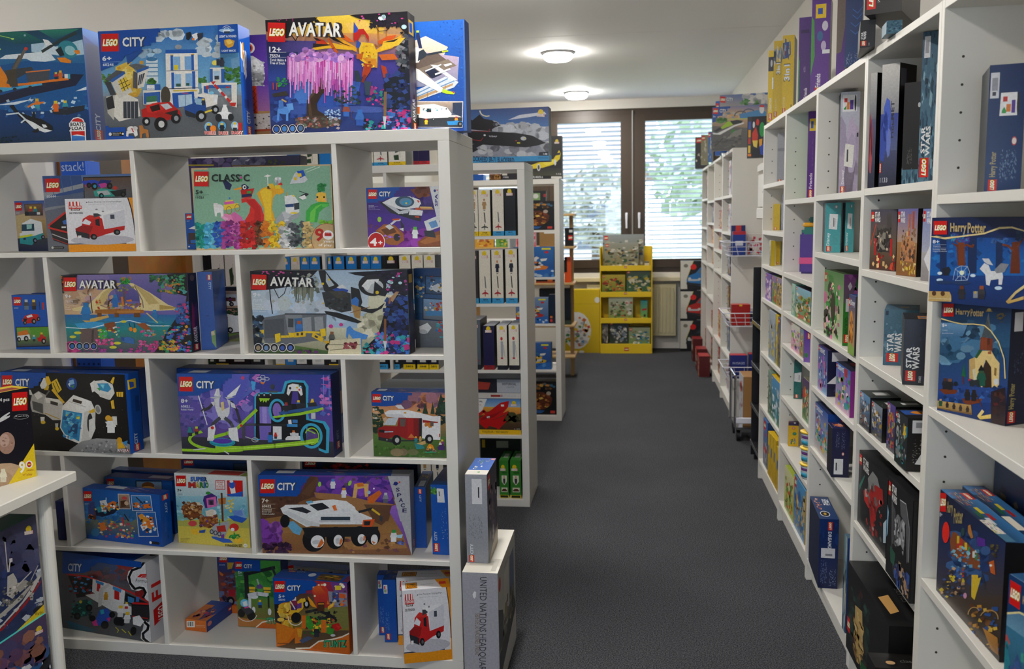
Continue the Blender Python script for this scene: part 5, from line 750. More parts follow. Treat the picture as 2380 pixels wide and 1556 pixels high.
ROBOT = '''C g;g 3a4aa8 5a4ab0 1630 190 2500 560;C h;g 2f3f9c 4a4aa8 -200 190 960 560;C g;g 6a5ab0 5a4a88 1630 560 2500 780;C h;g 5a4aa8 6a4a9a -200 560 960 790;C g;g 3a3a48 2a2a38 1630 780 2500 950;C h;g 3a3a48 2c2838 -200 790 960 950;C g;B 30 90 3 1800 380 2300 700 7a6ac8 8a80d8 6a5ac0;p 8a80d8 1940 300 2100 380 2160 640 1980 640;p 5a6ac8 2100 200 2260 190 2380 330 2250 430;s 40 30 4 1660 420 1900 700 4a4a98 5a5aa8 3a3a80 6a5ab0;s 50 34 5 2150 200 2400 500 5a5ac0 7a7ad8 4a4aa8 c878d8
C h;p 5a60c8 -70 200 180 200 120 420 40 480 -70 420;s 40 30 6 830 200 930 560 c050b0 8a60d0 d878c8 5a70d0;l d860b8 7 830 230 930 240;l d860b8 7 830 280 930 292;l 7a90e8 6 850 200 850 460;l 7a90e8 6 900 200 900 480;r c878c8 815 430 925 455;e d84a80 115 235 16 16;p 4ab0f0 190 260 235 270 220 350 200 340
p 3ab0d8 215 790 220 390 250 365 470 355 500 260 560 245 680 250 715 300 705 520 715 590 860 610 900 670 890 890 860 895 800 870 790 700 700 640 690 790;p 14161c 225 780 235 400 260 380 490 370 520 280 570 265 670 270 690 310 690 600 840 630 870 690 865 870 800 850 790 720 690 660 690 790
p 8a7ad8 265 490 370 490 370 640 265 640;p a898e8 290 490 330 490 330 640 290 640;p 7a6ac8 260 650 370 660 360 790 265 790;p e8e8ee 385 665 465 665 465 780 385 785;p 2a2c34 215 650 640 640 640 655 215 665
e 2a2c34 262 388 14 18;e c8ccd4 262 388 7 9;e 2a2c34 310 385 14 18;e c8ccd4 310 385 7 9;e 2a2c34 368 382 14 18;e c8ccd4 368 382 7 9;p a0d830 262 415 362 415 345 440 340 428 325 455 315 435 300 455 295 430 275 450
e 3a4048 388 310 20 24;p 50565e 345 345 440 345 430 362 340 362;o d0d8e4 265 240 18 10 5;o d0d8e4 300 222 18 10 5;o d0d8e4 338 240 18 10 5;o d0d8e4 300 258 18 10 5;p e07830 270 270 320 270 305 290 285 285
p f4f4f6 515 370 530 295 570 278 620 285 650 300 662 375 645 388 620 345 555 345 535 388;e 3a4048 548 320 12 12;e f0c020 612 314 9 9;e d83028 632 333 9 9;e 3a90e0 650 312 8 8;e 2a9a50 632 298 8 8;p 4a3c98 570 350 615 350 630 460 555 460
o 3ab0d8 428 522 56 84 22;e 8a70c8 425 520 40 66
p 2a5a98 440 535 640 500 830 470 835 510 640 530 450 560;p a0d830 385 575 640 535 840 485 850 500 800 525 640 560 395 590;C g;l a0d830 24 1660 900 1800 900 2000 905 2400 860
m 8 20 1 000 000 000;C h;m 510 440 90 a83818 c0307a 30343c;m 622 420 80 f0c830 2a6ab8 30343c;m 748 405 70 f0c830 e8c020 30343c;p 2a2c34 470 480 560 470 560 510 480 520;p 2a2c34 600 460 680 450 690 490 610 500;p 2a2c34 700 450 780 440 790 475 710 480;p d0d4d8 735 540 775 535 775 590 735 590
r 14161c 510 590 620 670;p e8e8f0 525 605 555 600 560 650 530 655;r 3a80c8 565 600 612 630;r 3a90d0 515 640 610 665
p e8eaec 500 770 520 750 630 745 650 770 640 800 500 795;m 575 690 80 e07830 f0f0f0 e8e8e8;p d8dce0 540 720 620 720 620 745 545 745
o 3ab0d8 735 742 78 90 24;o a0d830 740 745 56 68 10 200 460;l a0d830 10 700 690 770 720;e 5a4a88 725 745 30 40
m 360 710 100 3a2a30 2a78c8 2a78c8;m 410 715 60 d83028 d83028 30343c;p 30343c 380 790 640 780 640 810 380 820;l d0d4d8 6 120 760 250 800;o d0d4d8 220 790 26 16 5;p 4a4e56 100 650 230 640 230 660 130 665 130 790 105 790
l a0d830 40 -140 870 100 870 400 840 680 805 790 780;l c8f060 8 -100 885 300 850 760 800;C g;o a0d830 2080 800 310 80 30 60 230;l a0d830 28 1960 780 2100 740 2200 690 2380 520;o 2aa8c0 2060 820 110 30 10;e 2aa8c0 2060 815 112 32;e 5a3ab0 2060 808 90 24;l d8dce0 10 1790 895 1900 880;l d8dce0 10 2080 900 2120 925
p eef0f2 1825 350 1835 345 1860 440 1925 660 1920 672 1880 540;l 3a3c42 14 1870 540 1900 510;p f2f4f6 1990 400 2030 295 2035 290 2045 400;p e0e2e6 2045 400 2030 300 2010 390;p f2f4f6 2110 400 2240 290 2190 390 2120 420;p c8ccd2 1945 420 2060 390 2040 430;p c8ccd2 2090 410 2190 405 2110 430
p dfe1e5 1990 430 2040 420 2040 500 2080 520 2130 500 2110 430 2140 440 2130 560 2090 620 2030 600 2000 510;p e8d090 2050 460 2080 450 2085 520 2060 540;l 3a3c42 24 1990 460 1940 510 1900 530;p dfe1e5 1960 460 2000 450 1990 500;l 3a3c42 22 2150 450 2200 530 2230 640;p dfe1e5 2140 450 2180 470 2190 510 2150 500;e d83028 2238 664 12 12
p dfe1e5 2040 570 2100 570 2090 620 2050 620;l 4a4e56 30 2040 600 1980 650 1960 690;l 4a4e56 30 2090 600 2140 640 2160 680;p eef0f2 1930 690 1990 660 2000 700 1980 790 1925 800;p eef0f2 2120 690 2200 680 2215 810 2150 800 2120 760;e d83028 1970 690 16 14;p e0e2e6 1920 780 1990 790 1970 810 1920 808;m 1760 680 90 2a8a90 2a8a90 30343c;m 1822 675 80 c8e030 a03a30 30343c
p 0a4da8 1640 190 2160 195 2155 240 2120 240 2120 260 2090 262 2088 290 2060 292 2060 330 1990 340 1870 380 1860 400 1640 410;C g;O f0f2f4 2a3c58 1825 268 1992 335 CITY;T e8ecf2 1680 432 1746 470 8+;T d8e0f2 1680 488 1760 510 60421;l a8a8e0 3 1680 515 1795 512;T d8e0f2 1680 522 1794 538 Robot_World;L 1665 232 1794 364'''
ROBOT = ROBOT.replace('m 8 20 1 000 000 000;', '')
B('box of a white armoured walker beside a lime green coaster loop', 'g1643,205 h912,195 h937,930 g1682,937', .085, Z3, cols='3a4aa8 0f2a70 0f2a70 0a4da8 0a2a60', yaw=YW, art=ROBOT, right='U;r 12286a 0 0 100 100;V 8a98c8 40 70 66 82 CITY;L 36 84 76 93 1', top=TOPBLU, left='U;r 0a4da8 0 0 100 100')
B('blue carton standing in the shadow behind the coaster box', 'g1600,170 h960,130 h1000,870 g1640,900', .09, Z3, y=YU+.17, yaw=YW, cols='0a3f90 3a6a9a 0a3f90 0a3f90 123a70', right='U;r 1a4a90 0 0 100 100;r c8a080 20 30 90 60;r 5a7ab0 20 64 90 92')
CAMPER = '''C h;g 7a5a80 e8a060 1250 350 2050 560;g c88a50 6a7040 1250 560 2050 760;g 5a8038 3a5a24 1250 760 2050 970;B 26 80 3 1500 390 1950 500 b07888 d88a60 8a6080;p d8b090 1370 620 1410 600 1450 640 1380 680;s 60 26 4 1285 510 1380 740 24402a 2f5030 1c3420;p 24402a 1750 560 1775 460 1805 560;p 24402a 1825 560 1845 445 1865 560;p 1f3a28 1870 560 1920 365 1975 560;s 60 26 5 1870 420 1990 660 1f3a28 284a30 1a3020;p 24402a 1700 540 1720 505 1735 540
p f4f4f6 1395 560 1440 535 1620 530 1740 555 1850 580 1918 575 1918 770 1760 780 1760 610 1600 600 1560 580 1420 590;p dcdce2 1400 570 1560 570 1600 605 1570 610 1420 595;r e8a020 1578 550 1602 562;p e8e8ee 1490 490 1550 482 1585 520 1530 520
p a01818 1340 700 1400 680 1520 680 1530 600 1720 600 1725 790 1620 800 1540 770 1440 790 1350 800 1335 730;p 8a1414 1340 720 1450 740 1450 800 1345 795;p c8d4dc 1390 670 1430 610 1530 600 1500 670;p 6a5a54 1540 610 1600 610 1590 680 1550 680;p b01c1c 1615 605 1670 605 1670 790 1615 795;p 8a1616 1670 600 1720 600 1725 790 1675 790;p 20242a 1720 600 1748 600 1745 780 1722 780;p f0f0f2 1750 610 1918 640 1918 790 1860 790 1750 780;p a81818 1755 615 1900 630 1890 640 1755 640;s 8 30 6 1770 650 1840 680 e88a30 f0a040;r 6a5a50 1825 625 1855 670;p 2a2c30 1345 780 1480 800 1480 830 1345 810;l a8d8e8 8 1400 735 1480 730;r 20181a 1350 715 1400 740;e d8d8d8 1425 805 5 5
w 1515 805 48 c8c8c8;w 1815 785 42 c8c8c8;l 30343a 12 1540 810 1780 800;r c83a28 1905 735 1915 765
s 60 18 7 1290 850 1960 950 4a7a2c 5a8a34 3a6020;e 7a6a50 1580 910 40 32;e 8a7a5a 1520 915 60 36;e 6a7048 1670 905 50 28;p 2a9a6a 1780 895 1880 890 1880 905 1780 910;p f09020 1790 885 1800 850 1820 825 1850 840 1870 880;p f8d040 1805 880 1825 845 1850 880;s 20 14 8 1780 870 1880 900 6a5a50 8a7a70 4a3a30
p 2a8a90 1680 830 1740 820 1780 870 1700 880;p d8b070 1700 830 1780 800 1785 830 1750 840;m 1695 760 60 f0c830 2a8a90 2a8a90;m 1735 760 50 f0c830 c8a060 c8a060;m 1935 780 70 f0c830 8a3a80 4a2a60;m 1918 800 50 f0c830 f0f0f0 4a2a60;p 4a2a70 1890 850 1960 840 1960 880 1900 880;p d8783a 1620 780 1650 740 1690 780
p 0a4da8 1265 360 1655 372 1650 395 1615 395 1610 440 1570 440 1560 470 1510 472 1510 490 1410 500 1270 500;O f0f2f4 2a3c58 1378 404 1482 448 CITY;T f0ead8 1288 516 1326 545 6+;t f0ead8 1290 552 1335 564 60454;l e8d8b8 2 1290 568 1360 565;t f0ead8 1290 572 1330 580 Holiday;t f0ead8 1290 586 1350 594 Camper;T f0ead8 1294 602 1330 620 385;t f0ead8 1334 606 1352 618 pcs;L 1280 390 1362 466'''
B('camper van box with campfire scene in a forest clearing', 'h1267,370 h1995,362 h2015,947 h1305,958', .065, Z3, cols='c88a50 0a4da8 0a4da8 0a4da8 0a4da8', yaw=YW, art=CAMPER, top=TOPBLU, left='U;r 0a4da8 0 0 100 100')

# ---------------------------------------------------------------- row 4
EXPL = '''C g;g 1a5cb4 2a70c0 750 1240 1620 1500;C i;g 1a66b8 3a7090 750 -20 1620 200;g 7a8060 1a508c 750 190 1290 340;g 1c58b0 0a48a0 750 320 1620 440;r 0a4da8 1290 -20 1620 440;C g;r 1a5cb4 1420 1240 1620 1560;s 60 24 3 800 1420 1100 1520 2a78c8 3a88d0 1a60b0;C i;s 60 22 4 800 130 1280 220 2a70b8 1f64ac 3a80c0
C g;p 1c2440 850 1450 950 1480 1110 1420 1130 1440 1060 1500 950 1530 860 1510;p e8782a 980 1420 1060 1380 1120 1400 1100 1440 1000 1460;p e8eaec 930 1380 990 1370 1010 1420 950 1460;l f0f0f0 8 990 1440 995 1350;p 2a9ab0 900 1440 960 1430 980 1480 910 1490;s 34 18 5 870 1400 1110 1490 f08020 20242a e8eaec 2aa0b8 f0c030;p 6a3a20 855 1490 890 1480 890 1555 855 1550
C i;p 3a4a8a 820 40 880 20 880 150 820 170;s 20 20 6 820 150 860 180 f08020 20242a;e 3a7aa8 880 300 40 34;s 60 20 7 910 220 1250 340 a8904a c8a858 d87828 8a7a48 d03a58 e8e0d0;p e07828 920 220 970 210 980 280 930 290;l c83a48 16 1140 170 1150 240;l 30343c 12 1165 140 1200 200;s 14 16 8 1160 290 1230 360 c03a90 3ab060 e8c040;e d8c040 1040 208 18 5
C g;r d8dce4 1115 1308 1232 1456;g b89a80 6a5040 1121 1314 1226 1450;e d84a50 1180 1350 26 16;p 5a3a28 1135 1380 1190 1370 1190 1430 1140 1440;e d0b090 1195 1400 22 20;r d8dce4 1246 1320 1452 1472;g 4a90d0 2a68b0 1252 1326 1446 1466;p e8782a 1260 1400 1320 1380 1330 1440 1260 1440;l 30343c 12 1300 1340 1360 1400;p e8782a 1360 1410 1430 1400 1440 1440 1360 1450;s 20 16 9 1260 1380 1440 1450 30343c f0f0f0 f08020 2aa0c0;r d8dce4 1285 1482 1460 1560;C i;r d8dce4 1285 115 1478 340;g 2a70c0 1c50a0 1291 121 1472 334;p f0a030 1300 150 1340 130 1420 200 1420 280 1340 240;p e8eaec 1310 240 1360 210 1380 260 1330 290;p e8782a 1370 200 1440 190 1450 250 1390 260;s 30 18 10 1310 150 1460 320 20242a 2aa0c0 f08020 f0f0f0;e f0f0f0 1392 390 12 12;p 12161c 1404 380 1470 388 1478 400 1470 410 1404 402;C g;L 778 1288 856 1384;t d8e4f2 788 1402 832 1416 60377'''
B('blue sea exploration box with photo panels standing turned in row four', 'g765,1255 g1540,1312 i1503,430 i800,350', .055, Z4, cols='1a5cb4 0a4da8 0a4da8 0a4da8 0a4080', art=EXPL, right='U;r 0a4da8 0 0 100 100;L 24 4 80 14 1;D c8d4e8 44 20 66 40 CITY;s 10 12 2 30 50 90 90 083a80 1a58b8', top='U;r 0a4da8 0 0 100 100;r e0e4ea 24 15 48 60;s 18 6 4 50 20 96 80 c8a878 d8d8e0 c06030')
B('blue expedition box standing behind the sea exploration box', 'g980,1150 g1600,1180 i1620,300 i1000,220', .06, Z4, y=YU+.19, yaw=YW-.1, cols='1c4a8a 0a4da8 0a4da8 0a4da8 0a4080', art='''C g;g 2a5a98 3a7090 970 1150 1640 1500;r 10141c 1250 1180 1500 1300;g 6a90b0 8a6a48 1258 1188 1495 1300;e 6a4020 1365 1225 60 32;e c89048 1360 1250 70 20;e 3a2418 1370 1280 40 20;L 998 1168 1060 1240;t c8d8ec 1070 1220 1110 1234 60380;r 1a4a90 1500 1180 1640 1560''', right=CITYSIDE, top='U;r 0a3f90 0 0 100 100;r c8d0dc 60 20 90 70')
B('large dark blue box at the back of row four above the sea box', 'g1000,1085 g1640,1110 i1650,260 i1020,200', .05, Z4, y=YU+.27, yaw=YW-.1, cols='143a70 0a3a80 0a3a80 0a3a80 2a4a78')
MARIO = '''C g;g eef0ee b8d8e0 1605 1110 2320 1330;g 9ad0e0 6ab0c8 1605 1330 2320 1500;C i;g 6ab4c8 8ac0a8 1605 100 2320 190;P d8c850 e0cc58 1640 190 2320 160 2320 450 1640 420;p b8b858 1640 190 2320 180 2320 260 1640 240;C g;s 60 24 3 1640 1320 2280 1560 8ac8d8 a8dce4 6ab0c8
r d81c18 2108 1180 2256 1330;p f8f8f8 2130 1240 2180 1230 2190 1330 2150 1330;p 2a60c8 2100 1310 2180 1300 2256 1280 2250 1330 2130 1330;e 2a60c8 2155 1220 30 36;e f0f0f0 2150 1190 18 12;r d81c18 2000 1180 2088 1268;r f4f4f2 2006 1186 2082 1262;T c82020 2012 1190 2076 1206 EXPAND;T c82020 2020 1210 2068 1224 YOUR;T c82020 2010 1228 2078 1242 STARTER;T c82020 2012 1246 2076 1258 COURSE!
s 20 16 5 2090 1360 2160 1440 f0d860 f8f0b0 e8c840;p 8ab0e0 2160 1480 2250 1440 2280 1530 2190 1560;C i;p 6a90d8 2150 100 2240 90 2250 140 2170 150;p 2a60c8 2110 150 2180 140 2290 170 2240 210 2160 190;p f0d040 2120 90 2140 80 2150 110 2130 115
C g;p 4a2a80 1890 1330 1960 1300 2010 1330 2010 1420 1900 1440 1880 1370;p e070b8 1910 1350 2000 1330 2010 1420 1920 1440;r 5a4a70 1930 1360 1980 1410;r 30283c 1945 1375 1970 1410;e 3a9a40 1930 1300 24 14;p c87a38 2020 1350 2095 1340 2090 1400 2030 1405;l 6a3a1c 18 2055 1300 2060 1556;e e8e4e4 1850 1430 34 30;e f0ecec 1960 1480 44 30
p 8a5028 1680 1420 1800 1380 1880 1420 1860 1480 1720 1500;s 50 22 6 1690 1390 1850 1500 8a5028 b07840 6a3a1c e8d8c0 a05a30;C i;p 7a4424 1690 50 1850 130 1850 150 1760 190 1690 130;s 40 22 7 1690 60 1860 170 b07038 8a4c24 d8a868 6a3818;p 8a5028 1850 160 2010 130 2020 210 1930 260 1840 220;s 50 20 8 1850 140 2010 250 5a3418 a8682e c88848 6a3a8a;p e8dcc8 1900 100 1980 90 1970 150 1910 150
p a8acb4 1930 290 1990 220 2120 190 2120 230 2080 330 1990 340;p c03028 2000 240 2080 230 2090 290 2010 290;o 3a3c44 1955 290 10 14 8;o 3a3c44 1990 300 10 14 8;o 3a3c44 2025 310 10 14 8;p 7a3aa0 2040 320 2070 310 2070 360 2040 360;p 2a60c0 1950 330 2120 360 2150 390 2060 390 1960 350;e f0b830 1805 290 40 26;e d84a50 1780 215 40 26;p f0c030 1760 270 1840 260 1840 310 1770 310;p 2a58b0 1840 280 1900 270 1890 300 1840 300;e d83028 2165 250 44 36;e f0f0f0 2150 270 18 16;l 2a9a40 14 2165 300 2170 350;e f0c030 2200 370 44 26;s 20 18 9 2120 320 2220 350 2a9a40 3ab050;l 2a9a60 10 2030 230 2030 180
t 4a4a3a 1668 348 1755 358 Dorrie's_Sunken;t 4a4a3a 1668 362 1732 370 Shipwreck;t 4a4a3a 1668 376 1725 384 Adventure;T 2a2a28 2078 405 2235 428 EXPANSION_SET;e f0f0e8 2265 416 20 18;t 3a3a3a 2256 412 2274 420 LEGO
C g;O 3a78d8 3a2a20 1770 1150 1915 1190 SUPER;O d83028 3a2a20 1750 1200 1812 1250 M;O f0c020 3a2a20 1818 1200 1850 1250 A;O 3aa048 3a2a20 1856 1200 1890 1250 R;O 3a78d8 3a2a20 1893 1200 1905 1250 I;O 3aa048 3a2a20 1908 1200 1935 1250 O;T 4a4a48 1645 1262 1684 1290 7+;t 7a7a70 1650 1306 1692 1318 71432;L 1634 1138 1726 1238'''
B('white and sand box of a sunken ship expansion with red square badge', 'g1615,1115 g2290,1145 i2308,440 i1650,390', .065, Z4, cols='b8d8e0 d8d0a8 d8d0a8 d8d0c0 e0e0dc', art=MARIO, top='U;r dcdcd8 0 0 100 100;r d03a34 45 15 88 85;r 88a040 90 30 100 90;r e8e8e4 8 20 32 80')
B('dark blue logo box at the back behind the sunken ship box', 'g1705,1000 h250,1000 i2400,430 i1720,390', .05, Z4, y=YU+.23, yaw=YW, cols='163a70', art='C g;r 163a70 1690 980 2700 1600;r 101c34 2180 1020 2700 1200;g 2a3a50 3a3a34 2190 1030 2700 1190;L 1728 985 1816 1060')
ROVER = '''C h;g 6a3ca0 5a3a78 210 1120 1660 1330;g 6a4a38 8a6238 210 1330 1660 1560;C j;g 7a5230 a87a44 150 -30 1620 300;g a07040 7a5034 150 300 1620 520;C h;p 5a3a28 690 1140 780 1150 740 1330 600 1380 520 1500 240 1540 230 1330 600 1330;s 60 40 3 240 1330 700 1520 5a3a2a 6a4630 4a2e22;p 6a4630 620 1300 760 1150 780 1180 700 1330;p 4a2a90 770 1150 1430 1150 1480 1400 1000 1330 800 1260;B 40 70 4 780 1160 1430 1330 6a3ab0 8a4ac0 5a30a0 7a40b0;s 10 26 5 930 1150 1420 1220 6a5a70 7a6a80;p a8784a 740 1290 1000 1310 1300 1380 1470 1400 1440 1500 1250 1556 1000 1400 760 1340
p 6a4a34 1200 1400 1470 1410 1430 1556 1300 1556;m 912 1160 95 4a90d8 e8ecf2 e8ecf2;e a0e040 790 1215 14 24;e a0e040 1068 1205 14 26 20;m 1015 1240 100 f0a820 f0f2f4 e8ecf2;m 1400 1285 100 c8ccd2 8a90a0 5a606a
p e8b868 1110 1210 1240 1210 1240 1330 1210 1330 1200 1250 1140 1260 1130 1340 1095 1340;p e07a28 1130 1205 1190 1200 1200 1235 1140 1240;e 8a4ad0 1165 1300 22 24;p d86a20 1230 1340 1340 1270 1365 1300 1290 1390 1240 1390;e f4f4fa 1290 1255 8 8;e a8d0f0 1245 1290 16 16
C j;B 30 80 6 180 220 330 380 8a4ab0 7a3aa0 a05ac0;s 40 40 7 200 400 460 490 3a1c40 4a2450 2c1634;P 9a6ad0 6a3a90 1330 60 1430 40 1560 480 1480 300;p a87848 860 330 1200 330 1480 300 1530 440 1000 460;s 40 30 8 900 360 1500 480 8a6038 b88a50 6a4630 7a4a58;p 6a4630 1240 60 1380 50 1340 180 1290 230 1230 200
C h;p eef0f2 440 1440 480 1405 700 1400 850 1375 960 1375 1090 1400 1130 1450 1190 1500 1280 1556 820 1556 780 1500 640 1556;C j;p eef0f2 355 70 420 40 540 40 640 100 730 60 900 60 1000 80 1060 100 1200 160 1210 220 700 220 600 245 380 120;p d8dce0 380 110 600 230 720 240 720 215 600 180 420 90;p 2a2e36 420 70 560 60 640 100 600 120;p f4f6f8 590 20 700 0 840 -10 960 5 1040 60 1060 110 900 120 720 130 620 170 700 90;p 20242c 620 40 740 20 810 70 700 95;p 6ab8e0 590 10 640 0 660 20 610 30;p f0742a 830 50 860 40 880 90 850 95;p 30404f 730 150 1000 150 1000 185 730 200;e e8ecf0 960 90 44 16;l c8ccd2 16 720 190 1000 190;p e8eaee 1020 120 1120 150 1130 210 1040 220;p e0581c 1120 180 1230 170 1200 250 1110 240;p 20242a 1130 190 1190 190 1180 230 1130 230;l 24282e 22 1080 105 1200 75;l e8c030 18 1200 80 1270 130;p 3a4048 1270 140 1300 150 1295 200 1270 180;p 6ab0d8 400 200 480 190 560 260 540 320 480 300
e 0f1014 400 190 44 60;e 0f1014 670 360 105 115;e 0f1014 870 345 85 105;e 0f1014 1090 330 80 95;e 0f1014 1220 330 62 80;e 26282c 640 310 60 40;e 26282c 840 300 50 36;p 1a1c20 560 250 1260 240 1260 330 600 340
e f0f0f2 705 380 62 60;e c8ccd2 700 385 44 20;p e07028 740 350 765 390 730 430 700 435;e f0f0f2 895 370 42 54;e c8ccd0 892 372 22 28;p e07028 920 340 938 370 915 415 905 400;e f0f0f2 1110 355 36 46;e c8ccd0 1108 357 18 22;p e07028 1128 325 1145 330 1140 370 1125 370;e f0f0f2 1228 360 32 48;p e07028 1205 370 1220 400 1240 390 1225 380
m 1405 260 120 2a9a48 e8ecf0 f0f2f4;p a8d8f0 1430 320 1490 310 1480 345 1440 345;s 8 20 9 1450 370 1500 410 4a6ac8 6a8ae0
C h;p b8bac0 1415 1140 1670 1130 1700 1556 1540 1556 1480 1330;C j;p b8bac0 1400 -10 1660 -10 1640 520 1575 505 1520 330;C h;e 1c2a80 1490 1208 20 18;e e04030 1525 1195 9 9;l 1c2a80 5 1465 1220 1515 1205;C A;C h;T 2a2260 1492 1246 1528 1282 S;T 2a2260 1505 1298 1545 1332 P;T 2a2260 1522 1342 1562 1378 A;T 2a2260 1540 1390 1580 1428 C;T 2a2260 1558 1438 1598 1474 E
p 0a4da8 215 1125 695 1142 692 1160 672 1160 670 1200 640 1200 640 1225 620 1225 615 1300 590 1310 590 1325 230 1325;O f0f2f4 2a3c58 400 1200 568 1270 CITY;T f0ead8 262 1346 326 1388 7+;l d8c8b0 3 264 1396 388 1396;T e8e0d0 266 1404 350 1428 60432;l d8c8b0 3 264 1434 388 1434;T e8e0d0 268 1440 354 1456 Command;T e8e0d0 268 1460 352 1474 Rover_and;T e8e0d0 268 1480 386 1494 Crane_Loader;L 244 1168 380 1296'''
B('box of a white eight wheeled space rover on brown rock', 'h222,1130 h1612,1140 j1578,505 j200,485', .075, Z4, cols='6a4a38 a8aab0 a8aab0 0a4da8 0a4da8', art=ROVER, right='U;g a8aab0 888a92 0 0 100 100;L 30 84 70 94 1', top='U;r 0a4da8 0 0 100 100;p a8aab0 86 0 100 0 100 100 88 100;r e0e4ea 10 20 22 70;s 20 6 4 38 20 84 80 c8a878 d8d8e0 c06030 a040a0')
B('red and black vehicle box lying at the back behind the space rover', 'h545,1010 h1640,1020 j1650,380 j600,380', .05, Z4, y=YU+.25, yaw=YW, cols='1c2a44', art='C h;r 182848 500 990 1700 1600;r 2a2228 750 1010 1200 1120;s 40 34 4 760 1040 1190 1110 a81c18 802018 28242a c03028;p a81c18 1450 1080 1500 1060 1560 1080;L 572 998 686 1070')
B('tall blue box seen end on beside the space rover', 'h1672,1250 h1815,1240 j1715,352 j1612,350', .20, Z4, y=YU+.10, yaw=YW+.1, cols='0a4da8 12305a 0a4da8 0a4da8 1a4a80', art='C h;r 0a4da8 1600 1200 1850 1600;C j;r 0a4da8 1550 -50 1750 380;C h;D c8d4e8 1732 1325 1758 1388 CITY;L 1722 1262 1768 1312 1', top='U;r 0a3f80 0 0 100 100;r dfe4ea 30 60 80 92;s 14 10 3 20 10 80 50 d0a030 8a6a40')
B('blue box with white barcode sticker behind the right post', 'h1826,1228 h2120,1215 j1960,425 j1766,418', .21, Z4, y=YU+.045, yaw=YW, cols='0f55b4 0a4da8 0a4da8 0a4da8 12488c', art='C h;r 0f55b4 1800 1200 2200 1600;C j;r 0f55b4 1700 -50 2000 440;C h;s 30 22 3 1826 1260 1905 1340 4a9a40 6ab050 3a7a34;r e4e6ea 1908 1268 2000 1412;r 3a3c44 1930 1300 1942 1350;C j;V c8d4e8 1784 280 1812 340 CITY;s 40 5 5 1860 100 1920 330 8aa8d8 a8c0e8;L 1776 355 1826 404 1', top='U;r 12488c 0 0 100 100;r 0a3a78 20 20 80 80')
B('navy carton in the leftmost cell behind the table leg', 'i525,10 i590,8 i600,255 i528,262', .10, Z4, y=YU+.06, yaw=YW, cols='141c50')

# ---------------------------------------------------------------- row 5
F1 = '''C i;g 2a5aa0 3a3a60 560 500 1300 640;P 9a3030 8a5a58 1000 560 1180 570 1130 760 900 700;g 6a5a58 5a5a60 560 640 1500 820;p 4a5a80 790 560 1000 560 1170 760 800 640;s 30 60 3 800 590 1130 760 7a5a60 6a6a78 8a4a48 5a5a68;g 5a5c60 4a4c52 560 980 1500 1320;P 2a6a88 3a5868 600 1100 900 1200 800 1210 640 1185
p 1c1a1c 600 670 700 690 840 720 830 860 690 890;s 40 20 4 620 690 820 850 7a1c18 a02420 2a2426 3a8ac0;l c82020 14 600 680 760 690 1160 820 1350 920;p e4e4e4 820 710 960 750 1110 810 1110 930 960 900 820 830;p c82020 860 740 890 750 890 830 860 820;p c82020 1015 800 1060 815 1065 900 1020 890;p 3a90d0 845 720 920 745 915 770 850 745;p 3a90d0 1000 770 1080 800 1075 830 1000 800;p e0e0e0 760 860 870 840 1180 960 1190 1040 1000 1000;p d0d0d0 880 800 965 745 970 770 920 810 910 960 880 970;p 1a1a1e 1120 830 1350 930 1350 1080 1190 1090 1180 940 1110 900;p 3a80b8 1140 860 1200 880 1200 930 1145 915;r 3a70c0 1215 865 1245 910;l d02020 18 1190 925 1355 930;p 2a282c 1190 950 1350 950 1340 1090 1195 1090;l a82020 10 1195 1050 1340 1070
p 1c4a44 640 1020 700 920 780 900 830 970 780 1060 690 1070;s 40 20 5 640 910 820 1070 1a3a38 2a6a60 20242a 3a8a80;w 700 1060 34 333;w 800 980 34 333;e c8b030 725 925 14 14;p 2a58c0 860 1100 900 990 970 980 1010 1060 960 1130 900 1150;p d83a90 830 1110 870 1090 890 1150 850 1150;p d83a90 960 1080 1000 1060 990 1110;w 835 1080 30 222;w 950 1140 40 222;w 1010 1040 30 222;p 30b0c8 900 1000 930 990 940 1030 910 1040;p 3a3c42 1040 1090 1090 1070 1120 1120 1090 1150 1050 1130;e 121418 1070 1100 44 46;e 121418 1105 1115 30 34;m 1150 1000 120 f0c830 e8e8e8 d8d8d8;m 1085 940 120 f0c830 e8e8e8 d8d8d8;m 945 820 80 d8a030 d8a030 c89028;p f0f0f0 1200 1060 1260 1040 1310 1100 1280 1150 1210 1130;m 1135 910 70 f0c830 f0f0f0 c83028;e 101216 1218 1195 28 44;l c8c030 8 1050 1160 1080 1190 1070 1215;l c8c030 8 1110 1180 1150 1215;l c8c030 8 1170 1200 1200 1240
p e4e4e6 1240 530 1300 540 1500 620 1500 1400 1400 1310 1330 1300 1300 1220 1310 1120 1360 1100 1355 920 1300 880 1320 800 1260 760 1180 800 1120 700 1130 630 1180 590 1230 590;p 8a2020 1200 820 1260 790 1300 830 1280 870 1210 850
l f4f4f4 34 1260 560 1200 600 1145 640 1140 700 1180 780 1230 790 1270 770 1310 810 1290 860;l 14161a 22 1260 545 1230 590 1160 620 1138 680 1155 740 1200 790 1240 775 1275 780 1300 820 1280 870;l f4f4f4 36 1320 1110 1350 1160 1310 1210 1310 1260 1360 1300;l 14161a 24 1315 1105 1355 1140 1350 1180 1310 1220 1320 1270 1370 1310
p d81c18 1210 680 1240 650 1300 648 1325 648 1318 662 1255 665 1240 680;p d81c18 1240 684 1258 668 1295 668 1290 680 1262 682;p d81c18 1290 690 1315 652 1330 650 1308 690;t 4a4a50 1202 694 1335 728 Formula1
p 0a4da8 560 470 1240 540 1240 590 1160 590 860 560 830 590 800 600 790 640 740 660 600 670 560 670;O d8e0f0 1c3c70 606 580 722 650 CITY'''
